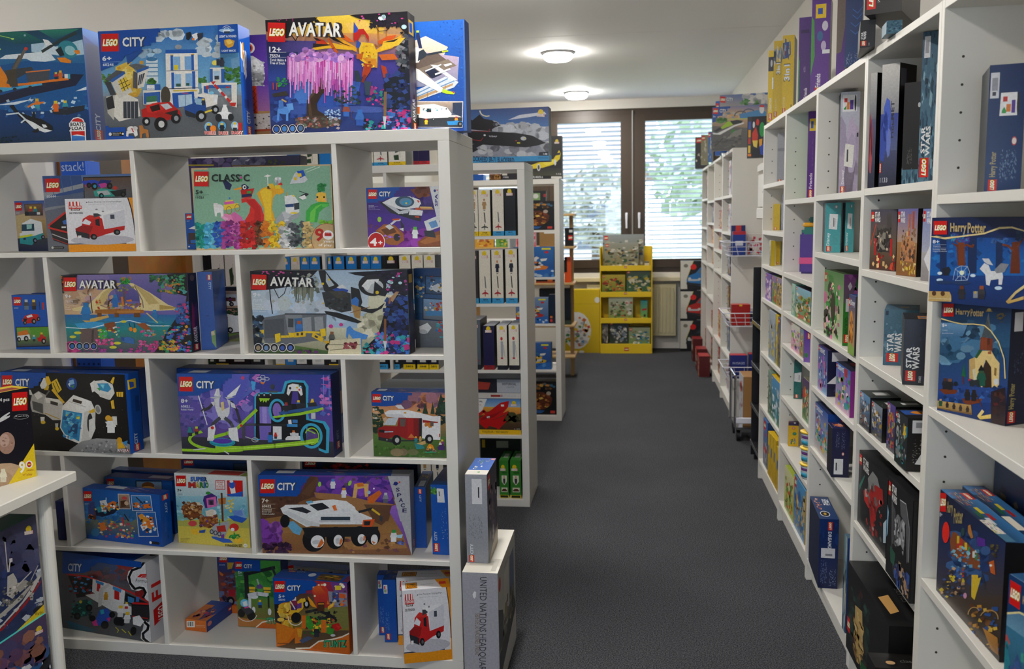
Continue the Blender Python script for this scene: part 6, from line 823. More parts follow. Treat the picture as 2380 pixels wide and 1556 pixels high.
B('race garage box with white curved track strip on the bottom row', 'i430,470 i1275,545 i1400,1312 i500,1160', .12, Z5, cols='5a5c60 dcdce0 dcdce0 0a4da8 c8c8cc', art=F1, right='U;g dcdce0 c8c8ce 0 0 100 100;V d81c18 14 30 60 52 F1;v 5a5a60 66 26 90 52 Formula1;p c81414 16 62 84 54 84 74 16 82;V f8f8f0 34 62 62 78 LEGO', top='U;r 0a3f90 0 0 88 100;r c8c8cc 88 0 100 100;e 24262a 94 40 3 14;r 18306a 50 20 80 60')
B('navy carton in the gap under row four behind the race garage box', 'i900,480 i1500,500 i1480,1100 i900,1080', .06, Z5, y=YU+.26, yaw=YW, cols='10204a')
STUNT1 = '''C j;g b82c30 8a2c50 280 700 1010 860;g 5a3a38 8a7a30 280 860 1010 1200;g 5a4a38 6a4a2c 280 1200 1010 1420;P d84028 a83030 640 790 760 760 900 1000 700 1000;P e87028 c03828 640 800 720 780 780 860 700 880;P 6a3a90 8a4a80 820 760 1000 760 1000 900 860 860;B 10 14 3 640 760 960 800 f8f8e0 f8e8c0;e fff8e8 770 780 14 14;e fff8e8 940 800 14 14;e ffe8c0 680 882 10 10;g 1a1c30 3a3438 300 950 450 1150
p 8a90a0 800 840 970 860 980 990 820 980;p 3a4a90 840 850 900 850 900 930 840 930;p d86028 900 860 960 870 960 910 900 900;r e8d030 865 790 920 830;s 24 20 4 820 840 960 980 c8ccd4 6a70a0 d86028 3a3c48;p e87820 790 960 800 920 815 960;p e87820 910 975 925 920 940 975;p 7a7a40 620 1000 980 980 1000 1180 620 1200
p 3a9030 570 1060 760 1080 860 1180 850 1240 570 1170;s 50 24 5 580 1070 850 1230 4aa838 2a7028 e8c030 c86020 6a2a20;p d87020 560 1060 600 1060 600 1180 560 1180;p d87020 740 1100 790 1110 790 1220 740 1220;l 24262a 26 600 1030 700 1010 820 1060 870 1090;l 24262a 20 740 1090 850 1070 880 1110;s 40 18 6 640 1020 880 1130 24262a 34383e 1a1c20;r 50301c 705 940 770 1020;r e8a030 712 950 765 960;p f0a020 615 880 660 930 700 990 660 980 630 950;p f0b030 800 980 840 950 870 930 850 980 800 1010;p f8d850 820 975 850 950 840 985;p b81c18 830 1150 900 1130 930 1180 880 1210;p c83028 870 1150 920 1160 900 1190;m 700 1150 110 f0c830 20242a 2a3038;e c8ccd4 850 1245 22 12
B 50 40 7 360 950 470 1170 e8b830 d88a20 f0c850;o f0f0e0 505 1080 64 66 8 30 190
p e8b828 460 980 560 900 600 930 570 1000 500 1060 450 1040;e 15171b 510 1080 46 50;e 15171b 605 955 30 42;e c8ccd0 605 955 14 22;p 6a3a90 500 960 560 940 560 990 510 1000;p e8c030 540 910 590 900 600 930 560 940;m 490 880 130 e8e0e0 8a2a50 4a2a70;e 4a2a70 470 890 30 26;l e8e0d0 10 440 900 500 1000
p d87018 320 1120 520 1190 520 1240 440 1320 330 1350;p e08020 330 1130 500 1190 440 1290 340 1330;p d87820 500 1170 560 1170 560 1310 500 1320;p e0a028 520 1180 570 1190 560 1260 530 1260;p 4a5a7a 540 1290 620 1250 670 1270 570 1320;l 3a2a20 6 340 1315 440 1320
P d87020 c8601c 510 1370 620 1360 700 1310 820 1280 1000 1230 1030 1420 900 1420;l f0ead8 12 510 1365 640 1360 720 1300 850 1280 930 1260 1000 1225;O 30a878 14503c 765 1290 965 1355 STUNTZ
p 0a4da8 285 700 680 740 680 755 700 760 695 790 660 795 660 825 600 830 600 855 540 860 520 880 500 885 470 920 350 950 300 955;C j;O f0f2f4 2a3c58 425 780 550 830 CITY;T e8ecf2 346 864 404 896 5+;T d8e0f2 346 904 408 922 60293;L 308 738 406 842'''
B('orange stunt park box leaning forward in the bottom row', 'j290,705 j972,770 j1007,1420 j330,1352', .075, Z5, cols='8a5a38 d06820 0a4da8 0a4da8 0a4da8', art=STUNT1, right='U;g 2a2450 d06820 0 0 100 100;L 40 88 80 96 1', top='U;r 0a4da8 0 0 100 100;L 10 6 20 24;T c8d4e8 22 8 34 24 CITY;r 5a4a24 56 20 88 90;s 30 6 3 58 26 86 84 e0b030 3a2a18 c87020;r 7a2a50 92 20 100 90;e dfe4ea 46 40 5 20')
B('green stunt bike box with a wrecking crane in the bottom row', 'i2168,545 j385,560 j395,1165 i2198,1165', .07, Z5, yaw=YW, cols='4a8a38 0a3a80 0a3a80 0a4da8 0a4da8', art='''C i;g 3a9a48 4a7a30 2160 540 2420 1000;C j;g 4aa040 3a8a40 -220 540 420 900;g 5a8a38 7a6a34 -220 900 420 1080;B 40 60 3 -150 600 380 900 5ab048 3a8a40 6ac050 2f7838;s 50 40 4 -200 780 380 900 2a6a38 3a7a3c 247034
l 24282c 40 60 670 65 900;l 24282c 30 40 690 200 650 330 620;l 34383e 22 310 620 340 700;l c8ccd4 14 165 730 185 800;p 6a4a90 155 790 190 770 220 800 205 815 160 815;p e8c030 85 800 145 800 140 850 90 850;p e8c030 220 800 290 800 285 850 225 850;r 20242a 88 825 142 832;r 20242a 222 825 288 832;e e4e8ee 130 890 40 20;l d8dce4 34 80 880 160 860 260 870;l d8dce4 26 90 900 90 1000;l 24282c 16 265 880 265 980;e e8ecf0 125 1010 16 30;e e8ecf0 272 1020 16 30;p b8783a -160 1060 60 1080 320 1100 320 1160 -160 1160;p 6a5a28 -150 1020 100 1050 60 1090 -150 1070;m 185 910 80 f0c830 2a6ab8 30343c
e 14161a 100 1060 40 44;e 14161a 10 1040 34 40;p 3a3c42 0 990 60 970 130 1020 60 1060;p d84a90 30 960 70 950 80 990 40 1000;e 6ac8f0 40 950 40 36;p e8f0f0 20 940 60 930 70 970 30 980;o e8e8e0 60 1040 90 70 6 10 150
P d87020 c8601c 140 1170 200 1120 320 1090 400 1080 400 1170;l f0ead8 10 140 1165 200 1115 260 1100 330 1080;O 30a878 14503c 245 1070 420 1125 STUNTZ;C i;r 0a4da8 2150 520 2420 655;C j;p 0a4da8 -200 540 180 560 175 600 150 605 150 640 60 660 -200 660;C i;O f0f2f4 2a3c58 2262 590 2344 628 CITY;T e8ecf2 2204 656 2242 684 5+;t d8e0f2 2208 690 2245 702 60341;L 2178 568 2244 634''')
B('purple rhino stunt box behind the green stunt box', 'i2008,520 i2420,530 i2430,1075 i2036,1070', .06, Z5, y=YU+.265, yaw=YW, cols='5a3a58 0a2a50 0a2a50 14161c 14161c', art='''C i;g 0a4da8 3a3a70 2000 500 2450 680;g 5a3a58 a85a28 2000 680 2450 1080;s 40 34 3 2040 640 2190 1000 4a6a98 3a3050 c05028 8a3a38 6a7aa8;p e0782a 2025 665 2070 700 2060 720 2035 705;p d8b030 2105 580 2170 580 2150 640 2110 650;l 16181c 12 2060 920 2100 1000;w 2130 960 44 888;p c82838 2110 850 2180 850 2170 910 2120 910;r d06820 2030 1000 2200 1080;L 2028 505 2108 580;t d8e4f2 2030 598 2084 612 60298''', left='U;r 14161a 0 0 100 100')
B('white and blue figure pack box behind the stunt park box', 'j425,560 j1010,690 j1000,1180 j440,1100', .05, Z5, y=YU+.22, yaw=YW-.15, cols='b8b4b4 0a3a80 0a3a80 0a4da8 0a4080', art='C j;g 2a5aa8 c8c4c0 420 540 1010 640;r c8c4c0 420 620 1010 1200;m 560 600 70 c8b090 4a4a58 3a3c48;m 605 610 60 d8b080 8a5a38 4a4a50;m 640 625 60 f0d030 3a6ab0 e8c030;m 665 640 50 c8a080 e0b040 303030;p 16181c 800 690 880 680 890 710 820 705;L 438 576 508 664')
B('small orange and blue carton lying flat on the bottom board', 'i1710,1095 i1910,1115 i1908,1218 i1716,1195', .165, Z5, cols='d8702a 2a4a98 2a4a98 d8702a c8702a', art='C i;g e0782a d06820 1700 1090 1920 1220;r f4f4f0 1722 1115 1798 1172;s 1 1 1 0 0 1 1 000;r 2a2a30 1732 1122 1738 1162;r 2a2a30 1744 1122 1747 1162;r 2a2a30 1752 1122 1760 1162;r 2a2a30 1766 1122 1769 1162;r 2a2a30 1775 1122 1783 1162;t f0d0b0 1808 1150 1890 1160 contents;t f0d0b0 1808 1165 1895 1175 warning', right='U;g 2a4a98 243f88 0 0 100 100;e e08070 12 40 8 20;L 86 30 98 62', top='U;r d87830 0 0 100 100;p 2a4a98 40 0 100 0 100 60 60 100 50 60;s 30 12 3 20 30 80 90 c83a68 8a2a50 e8a070 6a2a48;r 2a4a98 0 0 50 22')
for k, (q_, yy, yw, lb) in enumerate((
    ('j1255,680 j1400,700 j1390,1130 j1270,1120', .03, .42, 'blue box at the rear left of the crowded bottom cell'),
    ('j1315,720 j1470,745 j1440,1180 j1322,1170', -.0, .42, 'blue box with colour brick badge second in the crowded bottom cell'))):
    B(lb, q_, .045, Z5, yaw=.10, y=YU+.14-.05*k, cols='0f50ac 0a4da8 0a4da8 0a4da8 0a4080', art='U;r 0f50ac 0 0 100 100;r e4e6ea 6 8 36 22;r d83028 10 10 20 15;e 3a9a40 16 18 5 3;r e08030 22 15 28 20;s 60 2 4 8 52 40 80 4a80c8 6a98d8;L 14 86 46 96 1', top='U;r 0f50ac 0 0 100 100;s 18 8 5 20 20 90 80 d8a040 8a6a40 a83a28')
for k, (q_, yy, lb) in enumerate((('j1385,765 j2100,590 j2100,1140 j1395,1180', .20, 'blue box slanting at the rear right of the crowded bottom cell'), ('j1375,860 j2100,660 j2100,1150 j1385,1190', .155, 'blue box with white sticker slanting in the crowded bottom cell'))):
    B(lb, q_, .045, Z5, y=YU+yy, yaw=.13, cols='0a3f88 0a4da8 0a4da8 0a4da8 0a4080', top='U;r 0a3a80 0 0 100 100;s 20 6 4 5 20 60 80 d8a040 8a5a38 a8a8b0;r dfe4ea 62 20 84 80')
B('white and orange truck box second from the front of the bottom cell', 'j1445,990 j2060,800 j2060,1330 j1460,1480', .06, Z5, y=YU+.075, yaw=.14, h=.25, cols='ecebf0 f09a18 ecebf0 ecebf0 ecebf0', art=STEIN, left=STEIN_L, top=STEIN_T)
B('white and orange truck box jutting out of the bottom cell', 'j1490,1075 j2030,865 j2060,1390 j1510,1540', .075, Z5, y=YU-.055, yaw=.30, h=.26, cols='ecebf0 f09a18 ecebf0 ecebf0 ecebf0', art=STEIN, left=STEIN_L, top=STEIN_T)

# ================================================================== white table, its box and the stack under it
tb = empty('white_table', (-1.95, 2.0, 0), 0, 'white table with round legs in front of the shelving unit', 'table')
M_TBL = mat('table_white', 'e9e6dc', .4)
board('table_top', tb, M_TBL, -.40, .14, -1.35, .595, .706, .74, .003)
for lx, ly in ((.085, .50), (-.33, .50), (.085, -1.25), (-.33, -1.25)):
    bm = bmesh.new(); cyl(bm, (lx, ly, .012), (lx, ly, .7055), .021, n=20); lg = link('leg', mesh_of(bm, smooth=False), M_TBL, tb)
    bm = bmesh.new(); cyl(bm, (lx, ly, 0), (lx, ly, .0118), .017, n=16); link('foot', mesh_of(bm), M_BLACK, lg)
B('black and yellow moon anniversary box on the white table', 'g-560,440 g278,355 g340,1140 g-470,1330', .085, .74, at=1, yaw=1.25, cols='14131c f0d020 14131c 14131c e8c818',
art='''C g;r 15141e -600 300 400 1400;s 40 3 3 -100 400 300 800 8a8a98 5a5a68;e b08a78 70 835 76 98;e c8a898 50 810 46 60;s 10 16 4 20 770 120 900 9a7464 c09888;e c8a888 60 1240 260 230;e b89878 20 1200 120 120;p d8d8d8 0 620 40 590 100 560 104 570 60 600 104 590 100 605 50 630 0 650;p f0d020 70 1220 320 850 400 800 400 1400 60 1400;m 36 1050 130 f0ead0 f0ead0 e8e0c8
O fdfdf6 c8a018 180 1005 235 1110 9;e fdfdf6 272 1035 32 34;e c81c18 272 1035 20 24;r f0d020 260 1030 284 1042;T c88a18 245 1080 310 1098 years;T c88a18 210 1110 300 1138 of_play;T e8e8e8 -30 430 100 470 354_pcs;r 0c0b12 140 590 272 630;o d8d8d8 206 610 66 20 2;t e8e8e8 150 596 262 614 18_years_&_up
L 124 392 262 556''', top='U;r f0d020 0 0 100 100;r 15141e 8 30 60 95;r a02818 62 40 92 90;r c8b090 30 50 45 80', right='U;r 15141e 0 0 100 100')
def cobisun(x, y, s, r=1):
    """half sun over a red edged word; r flattens it for tall narrow faces"""
    t = s*r
    return ';e f0d020 %g %g %g %g;r f4f0e8 %g %g %g %g;O f4f0e8 c02018 %g %g %g %g COBI;' % (x, y, s*.55, t*.6, x-s*.8, y+t*.3, x+s*.8, y+t*.9, x-s*.75, y+t*.32, x+s*.75, y+t*.86)
B('stormy warship box with yellow base band under the white table', 'i-560,330 i372,75 i402,940 i-520,1300', .09, .3106, x=-1.87, at=1, yaw=PI/2, h=.325, free=True, cols='2a3054 16203c 16203c 16203c 144038',
art='''C i;g 3a3c60 4a4c70 -600 0 420 500;g 2a3a68 24305a -600 500 420 1400;B 40 90 3 -200 200 380 560 44466c 3a3c60 52547a;s 60 50 4 -100 520 400 1000 2a3a70 324478 c8d0dc 1f2c58;p d0ccc4 -300 1050 0 960 200 800 370 600 385 620 300 740 100 900 -100 1050;p b8b4ac -300 960 0 860 160 760 370 610 200 780 0 900;p 9c1c1c -300 1110 0 985 240 800 380 650 385 670 240 830 0 1010;p c4c0b8 60 720 75 560 130 540 160 600 170 700 110 760;p a8a49c 130 650 240 620 290 660 180 720;l d8d4cc 8 80 520 72 260;l d8d4cc 12 90 520 110 420;p e8e0e0 100 410 130 410 130 440 105 445;l c8c4bc 10 160 660 300 560;l b8b4ac 8 280 650 365 520;s 40 24 5 0 640 300 800 b8b4ac d8d4cc 8a8680 6a6860;p f0cc18 -600 1330 0 1130 405 865 410 950 0 1230 -600 1420;p 1a1c2c 290 900 395 830 405 862 300 930;T e8e8e8 330 848 385 872 1:300;t 3a3010 310 920 390 960 Warship''' + cobisun(296, 190, 50),
  top='U;r 1a5a50 0 0 100 100')
B('sunset warship box with teal top lowest under the white table', 'i-560,1210 i468,1010 i500,1900 i-520,2200', .09, .0, x=-1.862, at=1, yaw=PI/2, h=.31, free=True, cols='3a3a68 2a3054 2a3054 2a3054 48c0b8',
art='''C i;g 5a4468 3a3a68 -600 950 520 1300;g 2a4a88 3a78b0 -600 1300 520 1620;B 60 90 3 -100 1100 420 1450 8a5a60 6a4a70 a06a58 4a4470;s 40 50 4 100 1420 480 1600 1a2440 e0e4e8 2a3a68;p 20242c 320 1540 440 1440 480 1400 500 1480 400 1600''' + cobisun(392, 1125, 50), top='U;r 50c8c0 0 0 100 100;p e84030 20 100 60 40 70 70 40 100;p f0ece0 30 60 60 20 66 40 40 80')

# ================================================================== cartons standing at the end of the first unit
UN = '''C v;r a9a9b2 100 640 500 1700;d 2a2a34 272 720 345 1640 UNITED_NATIONS_HEADQUARTERS;d 7a6030 245 1032 288 1388 SEDE_DE_LAS_NACIONES_UNIDAS;p f0f0f4 218 870 235 845 250 850 248 890 236 908 224 895'''
B('large silver architecture box standing upright on the carpet', 'v122,685 v440,688 v475,1720 v160,1720', .40, 0, x=-.548, at=0, yaw=0, cols='a9a9b2 b8b4a8 a9a9b2 a9a9b2 ece8dc', free=True, art=UN,
  right='U;r c8c4b8 0 0 100 100;e d81c14 10 13 5 6;p 6a7894 66 12 92 12 92 62 60 62;P e0dcd0 b8b4a8 34 14 60 12 58 66 30 66;p 3a3a34 0 68 60 60 96 60 100 72 30 84 0 90;s 60 8 3 8 40 90 66 6a6a58 8a8468 4a4c48 a09060;p 4a4a48 0 30 24 40 24 66 0 66;p d8d4cc 24 86 100 70 100 100 24 100;t 3a3a3a 34 8 60 10 building_set', top='U;r eeeade 0 0 100 100;r d8d4c8 0 70 100 86;r b8b4a8 10 74 80 84;r c8c4b8 78 70 92 96')
UNBOX = LAST; un_top = DIM[UNBOX.name][3]
B('silver space box with white sticker standing on the architecture box', 'v152,-205 v345,-200 v370,466 v175,466', .20, un_top+.0006, x=-.546, at=0, yaw=0, cols='9fa2aa 2a2030 9fa2aa 9fa2aa 2a68c0', free=True, art='''U;g a9acb4 8e919a 0 0 100 100;r e4e4e8 30 5 76 33;r 3a3c44 58 14 64 26;s 130 1.4 3 12 44 76 74 6a6c74 7a7c84;V e4e8f0 16 78 30 90 CITY;L 10 91 34 99 1''',
  right='U;g 2a2438 3a3440 0 0 100 100;s 50 12 4 20 20 95 80 6a5a70 9a8a90 4a3a58 b8b0b8 7a5a50;L 6 4 30 20;p b8a890 0 100 100 76 100 100', top='U;r 2a68c8 0 0 100 100;r e8e4dc 0 74 100 100;L 78 2 98 12;s 20 6 5 20 12 74 66 e8ecf0 4a9a50 f0f0f0 9aa8b8;p 4a9a40 46 86 60 82 62 90')

# ================================================================== second shelving unit
YC = 4.562
PLANE = 'p {c} 40 {a} 50 {b} 60 {a} 86 {m} 60 {n} 56 {e} 44 {e} 40 {n} 14 {m};'
def cobispine(bg, band, kind, num, tx='2a2a30'):
    a = 'U;r %s 0 0 100 100;r %s 0 90 100 100;' % (bg, band) + cobisun(48, 7, 36, .26)
    if kind in 'fg': a += 'e c8906a 50 22 9 2.6;p %s 36 26 64 26 70 34 62 34 62 42 38 42 38 34 30 34;r 20222a 42 43.6 58 45;' % ('b89060' if kind == 'f' else '20283c')
    if kind in 'fgp':
        c = '4a4a44' if kind != 'p' else '6a7078'
        a += 'p %s 44 48 54 50 60 72 50 70;p %s 47 74 53 74 54 78 78 81 78 83 54 82 52 87 48 87 46 82 22 83 22 81 46 78;' % (c, c if kind == 'f' else 'b83038')
        a += 'l d8d0c0 1.5 26 50 26 72;'
    if kind == 't': a += 'p 2f4a30 34 40 62 36 66 64 40 68;p 3a3a34 62 44 72 50 70 60 62 58;p 2f4a30 30 74 60 72 62 86 34 86;l 8a8a80 2 66 30 68 80;'
    if kind == 'j': a += 'e c03038 46 30 12 4;p a8acb4 36 36 60 36 64 60 54 74 40 72;p c03038 34 72 60 72 58 76 36 76;l 30343c 2 66 44 76 70;'
    a += 'T %s 30 91.5 70 94.5 %s;t %s 18 96 82 98 aircraft;' % (tx, num, tx)
    return a
def cob(q, z, bg, band, kind, num, label, dep=.22, yw=0.0, h=None, cols=None, y=YC):
    B(label, q, dep, z, y=y, yaw=yw, h=h, cols=cols or '%s 2a2c34 %s %s c8c8d0' % (bg, bg, bg), art=cobispine(bg, band, kind, num), name='model_kit_box', group='slim model kit boxes in the second unit')
CR_, LB, YE = 'efe8d6', '3aa0d8', 'f0cc18'
# end compartment rows
for q, bg, bd, kd, nm, lb in (('s205,1018 s273,1018 s280,1438 s215,1438', CR_, YE, 'f', '5741', 'cream airman kit box with yellow band beside the shelving post'), ('s277,1018 s390,1015 s392,1436 s285,1438', CR_, YE, 'f', '5728', 'cream kit box with tan airman and yellow base band'), ('s398,1012 s503,1008 s512,1426 s412,1428', CR_, LB, 'p', '5868', 'cream jet kit box with blue base band next to the black box back'), ('s505,1005 s608,1002 s618,1420 s520,1422', '18181c', LB, 'n', '5819', 'black kit box back with symbols and blue band')):
    cob(q, Z1, bg, bd, kd, nm, lb)
for q, bg, bd, kd, nm, lb in (('t196,170 t258,168 t285,655 t215,655', '3a3438', LB, 'n', '5804', 'dark kit box with blue band squeezed at the second row edge'), ('t262,165 t372,162 t395,645 t294,648', CR_, LB, 'p', '5810', 'cream kit box with a grey jet only'), ('t382,162 t488,158 t508,640 t406,645', CR_, LB, 'g', '5893', 'cream kit box with dark suited pilot and red winged jet'), ('t512,155 t618,152 t635,636 t530,640', CR_, LB, 'g', '5893', 'last cream pilot kit box touching the shelving post')):
    cob(q, Z2, bg, bd, kd, nm, lb)
for q, bg, bd, kd, nm, lb in (('t205,795 t300,795 t305,1265 t215,1268', '5a6470', '20222a', 'p', '5847', 'grey topped kit box beside the navy elite kit box'), ('t326,850 t428,845 t428,1248 t330,1252', '1c1848', 'a02024', 'n', '5861', 'navy elite kit box with dark red base band'), ('t447,845 t545,842 t543,1250 t453,1254', CR_, '20222a', 'j', '5871', 'cream kit box with silver red nosed propeller plane'), ('t552,840 t652,838 t650,1248 t560,1250', CR_, '20222a', 'j', '5871', 'cream silver plane kit box against the end panel')):
    cob(q, Z3, bg, bd, kd, nm, lb)
B('red triplane box with yellow base band lying in row four', 'u180,266 u663,262 u667,597 u186,600', .30, Z4, y=YC+.01, yaw=0, cols='4a5a78 20222a', name='model_kit_box',
  art='''C u;g 3a78c0 9ac0e0 170 250 680 340;g f0b040 c87a38 170 340 680 420;g 6a4a28 2a2420 170 420 680 600;B 30 50 3 380 400 660 480 4a4a28 5a5028 3a3820;p f0f0ec 170 260 360 266 300 420 170 460;T 3a3a40 268 282 322 298 ICAL;t c02018 282 314 308 328 Run;p c81414 280 460 360 400 480 300 560 280 550 340 500 400 560 370 540 400 400 470 520 420 550 390 500 480 540 470 470 545 380 520 350 550 290 500;p a01010 300 470 420 440 530 350 440 400 320 440;l c81414 26 285 420 330 380 350 400;r f0f0ec 358 428 384 446;r f0f0ec 486 316 514 334;l 16161a 4 362 432 380 442;p c81414 460 460 520 480 470 550 450 550;r f0c018 170 555 680 602;t 2a2410 316 566 552 586 FOKKER_DR.1_"RED_BARON";t e8e8e8 606 540 655 550 1:32''' + cobisun(602, 300, 34).replace('f4f0e8', 'f4f0e8'))
tp = DIM[LAST.name][3]
for k, (c, hh, lb) in enumerate((('d8d4cc', .028, 'thin pale box lying on the red triplane box'), ('20202a', .075, 'dark boxed kit lying above the thin pale box'))):
    B(lb, 'u180,240 u660,238 u663,262 u182,265', .30, tp+.0006, y=YC+.02*(k+1), yaw=0, h=hh, cols='%s %s %s %s 9aa0aa' % (c, c, c, c), name='model_kit_box', art='U;r %s 0 0 100 100;r a02820 44 30 66 70;T c8c8d0 62 30 92 70 HISTORICAL' % c if k == 0 else 'U;r 20202a 0 0 100 100;p a83828 20 20 44 30 40 80 18 80;r b8bcc4 56 6 100 100;T 4a4c54 66 30 92 48 HISTORICAL;t 4a4c54 74 56 88 66 COLLECTION', right='')
    tp = DIM[LAST.name][3]
for k, (a, b) in enumerate(((474, 556), (572, 668))):
    B(('green kit box beside the pale flat kits in the lowest row', 'green kit box with shield emblem at the end of the lowest row')[k], 'u%d,822 u%d,820 u%d,1165 u%d,1167' % (a, b, b, a), .20, Z5, y=YC+.012, yaw=0, cols='3a8a30 1c5020 3a8a30 1c5020 4a9a40', name='model_kit_box',
      art='U;r 3a8a30 0 0 100 100;r f0d020 0 92 100 100;r 1c2410 8 93 92 99;' + cobisun(40, 18, 36, .3) + 'T 1c2a18 30 30 84 35 WARSZAWA;p f0ecd8 24 40 80 40 80 56 52 66 24 56;e d8a880 52 44 8 3;p 3a3a48 40 48 64 48 64 56 58 62 46 62 40 56;r f0ecd8 20 72 86 84;p 5a2a20 24 79 40 75 66 75 82 80 80 82 26 82', top='U;r 4a9a40 0 0 100 100;r dfe4d0 30 30 80 70')
B('flat black and green kit lying above the lowest row kits', 'u300,640 u660,700 u660,768 u300,770', .10, Z5, y=YC+.215, yaw=0, h=.28, cols='18241a 18241a 18241a 18241a a8a8a0', name='model_kit_box', art='U;r 18241a 0 0 100 100;r 9aa08a 40 6 70 20;r d8b020 4 4 12 20')
# cartons seen through the gaps of the first unit
gapq = []
def gap(crop, x0, x1, y0, z, bg, band, kind, lb, h=.30, y=YC+.01):
    t = 'A%g,%g' ; c = CROPS[crop]; X = lambda v: v/c[2]+c[0]; Yp = y0/c[2]+c[1]
    q = [(X(x0), Yp), (X(x1), Yp), (X(x1), Yp+150), (X(x0), Yp+150)]
    B(lb, q, .2, z, y=y, yaw=0, h=h, cols='%s %s' % (bg, '2a2c34'), art=cobispine(bg, band, kind, '58%02d' % (x0 % 89)), name='model_kit_box', group='slim model kit boxes in the second unit')
for x0, x1, bg, kd, lb in ((388, 480, '1a7cc8', 't', 'blue tank kit box at the left end of the blue row'), (487, 568, 'd8d0c0', 'p', 'cream kit box in shade between two blue kit boxes'), (575, 655, '1a7cc8', 'j', 'blue kit box with red nosed plane beside the shaded cream one'), (660, 752, '1a7cc8', 'j', 'second blue kit box with red nosed plane'),
        (764, 858, '1a7cc8', 'p', 'blue jet kit box beside the red nosed pair'), (876, 974, '1a7cc8', 'p', 'middle blue jet kit box of the blue row'), (992, 1088, '1a7cc8', 'p', 'blue jet kit box next to the cream sliver'), (1128, 1212, '1a7cc8', 'n', 'blue kit box beside the last blue one'), (1218, 1312, '1a7cc8', 'n', 'last blue kit box beside the black one'), (1346, 1462, '15151a', 'n', 'black kit box between the blue and cream rows'), (1478, 1580, CR_, 'p', 'cream kit box next to the black kit box'), (1592, 1694, CR_, 'p', 'middle cream kit box of the trio'), (1702, 1804, CR_, 'p', 'last cream kit box before the post')):
    gap('d', x0, x1, 1088, Z2, bg, LB, kd, lb, h=.256)
for x0, x1, bg, kd, lb in ((1880, 1962, '15161c', 'n', 'black kit box near the oak door panel'), (1982, 2096, 'f2f0ea', 't', 'white tank kit box with grey border'), (2104, 2210, 'f2f0ea', 't', 'second white tank kit box by the divider')):
    gap('c', x0, x1, 1095, Z2, bg, LB, kd, lb, h=.32)
def foot(x0, x1, ytop, ybot, z, bg, band, lb, crop='h', h=.30, art=None):
    c = CROPS[crop]; X = lambda v: v/c[2]+c[0]; b = ybot/c[2]+c[1]
    q = [(X(x0), b-120), (X(x1), b-120), (X(x1), b), (X(x0), b)]
    B(lb, q, .2, z, y=YC, yaw=0, h=h, cols='%s 2a2c34' % bg, name='model_kit_box', group='slim model kit boxes in the second unit', art=art or ('U;r %s 0 0 100 100;r %s 0 91 100 100;T 2a2a20 20 93 80 96.5 %s;r e8c020 24 76 76 81;r d8d8d0 24 83 76 87;' % (bg, band, '58%02d' % (x0 % 83)) + cobisun(48, 7, 36, .26)))
for x0, x1, bg, bd, lb in ((1340, 1438, '18181c', LB, 'black boxed kit with blue foot band left of its twin'), (1442, 1545, '18181c', LB, 'black boxed kit with blue foot band right of its twin'), (1580, 1690, '23232c', YE, 'dark kit with yellow foot band beside the blue banded twins'), (1708, 1812, '23232c', YE, 'second dark kit with yellow foot band'), (1818, 1905, '23232c', YE, 'third dark kit with yellow foot band')):
    foot(x0, x1, 0, 190, Z3, bg, bd, lb)
for x0, x1, bg, bd, lb in ((-255, -150, '14301c', '18181c', 'dark green kit by the left divider in row three'), (-145, -30, '18181c', YE, 'black kit titled with white letters in row three'), (-20, 160, '181418', '18181c', 'wide black kit with white tag in row three'), (175, 290, '181418', '18181c', 'narrow black kit with white tag in row three'), (405, 490, 'e8e4da', 'e8c020', 'white badge kit next to the blue kit in row three'), (495, 590, '1a7cc8', '1a7cc8', 'plain blue kit between white kits in row three'), (598, 690, 'f0ece4', '20222a', 'white star kit in row three'), (742, 850, 'f0ece4', '9aa0a8', 'white airliner kit in row three'), (895, 980, '18181c', 'e8c020', 'black kit with yellow stripe in row three')):
    foot(x0, x1, 0, 160, Z3, bg, bd, lb)
for x0, x1, bg, kd, lb in ((1665, 1732, '2a78c0', 'f', 'blue soldier kit low behind the space rover'), (1738, 1848, CR_, 'f', 'cream soldier kit low behind the space rover'), (1856, 1960, CR_, 'g', 'cream dark suited figure kit low behind the rover')):
    gap('h', x0, x1, 1030, Z5, bg, LB, kd, lb, h=.27)
B('stack of flat dark blue kits deep in row four', 'h1300,215 h1960,215 h1960,330 h1300,330', .3, Z4, y=YC+.02, yaw=0, h=.24, cols='2a4a6a 2a4a6a 2a4a6a 2a4a6a 5a7088', name='model_kit_box')
# on top of the second unit
for x0, x1, bg, bd, kd, hh, lb in ((430, 548, '1a7cc8', '1a7cc8', 'n', .15, 'blue kit box standing alone on the second unit'), (556, 712, CR_, '9aa0a8', 't', .17, 'cream kit box between two blue ones on the second unit'), (726, 835, '1a7cc8', '1a7cc8', 'n', .15, 'blue kit box beside the cream one on the second unit'), (1150, 1222, CR_, LB, 'p', .18, 'cream kit sliver at the left on the second unit'), (1228, 1352, 'f0ece2', LB, 'p', .19, 'white jet kit with blue foot band on the second unit'), (1364, 1520, 'f0ece2', YE, 't', .20, 'white plane kit with yellow foot band on the second unit'), (1590, 1640, '241a4a', 'a8202c', 'n', .20, 'narrow navy and red kit on the second unit'), (1644, 1742, '241a4a', 'b8202c', 'n', .19, 'navy and red kit with white lettering on the second unit')):
    c = CROPS['d']; X = lambda v: v/c[2]+c[0]; b = 280/c[2]+c[1]
    B(lb, [(X(x0), b-100), (X(x1), b-100), (X(x1), b), (X(x0), b)], .18, 1.82, y=YC+.02, yaw=0, h=hh, cols='%s 8a8478' % bg, name='model_kit_box', art=cobispine(bg, bd, kd, '57%02d' % (x0 % 61)))
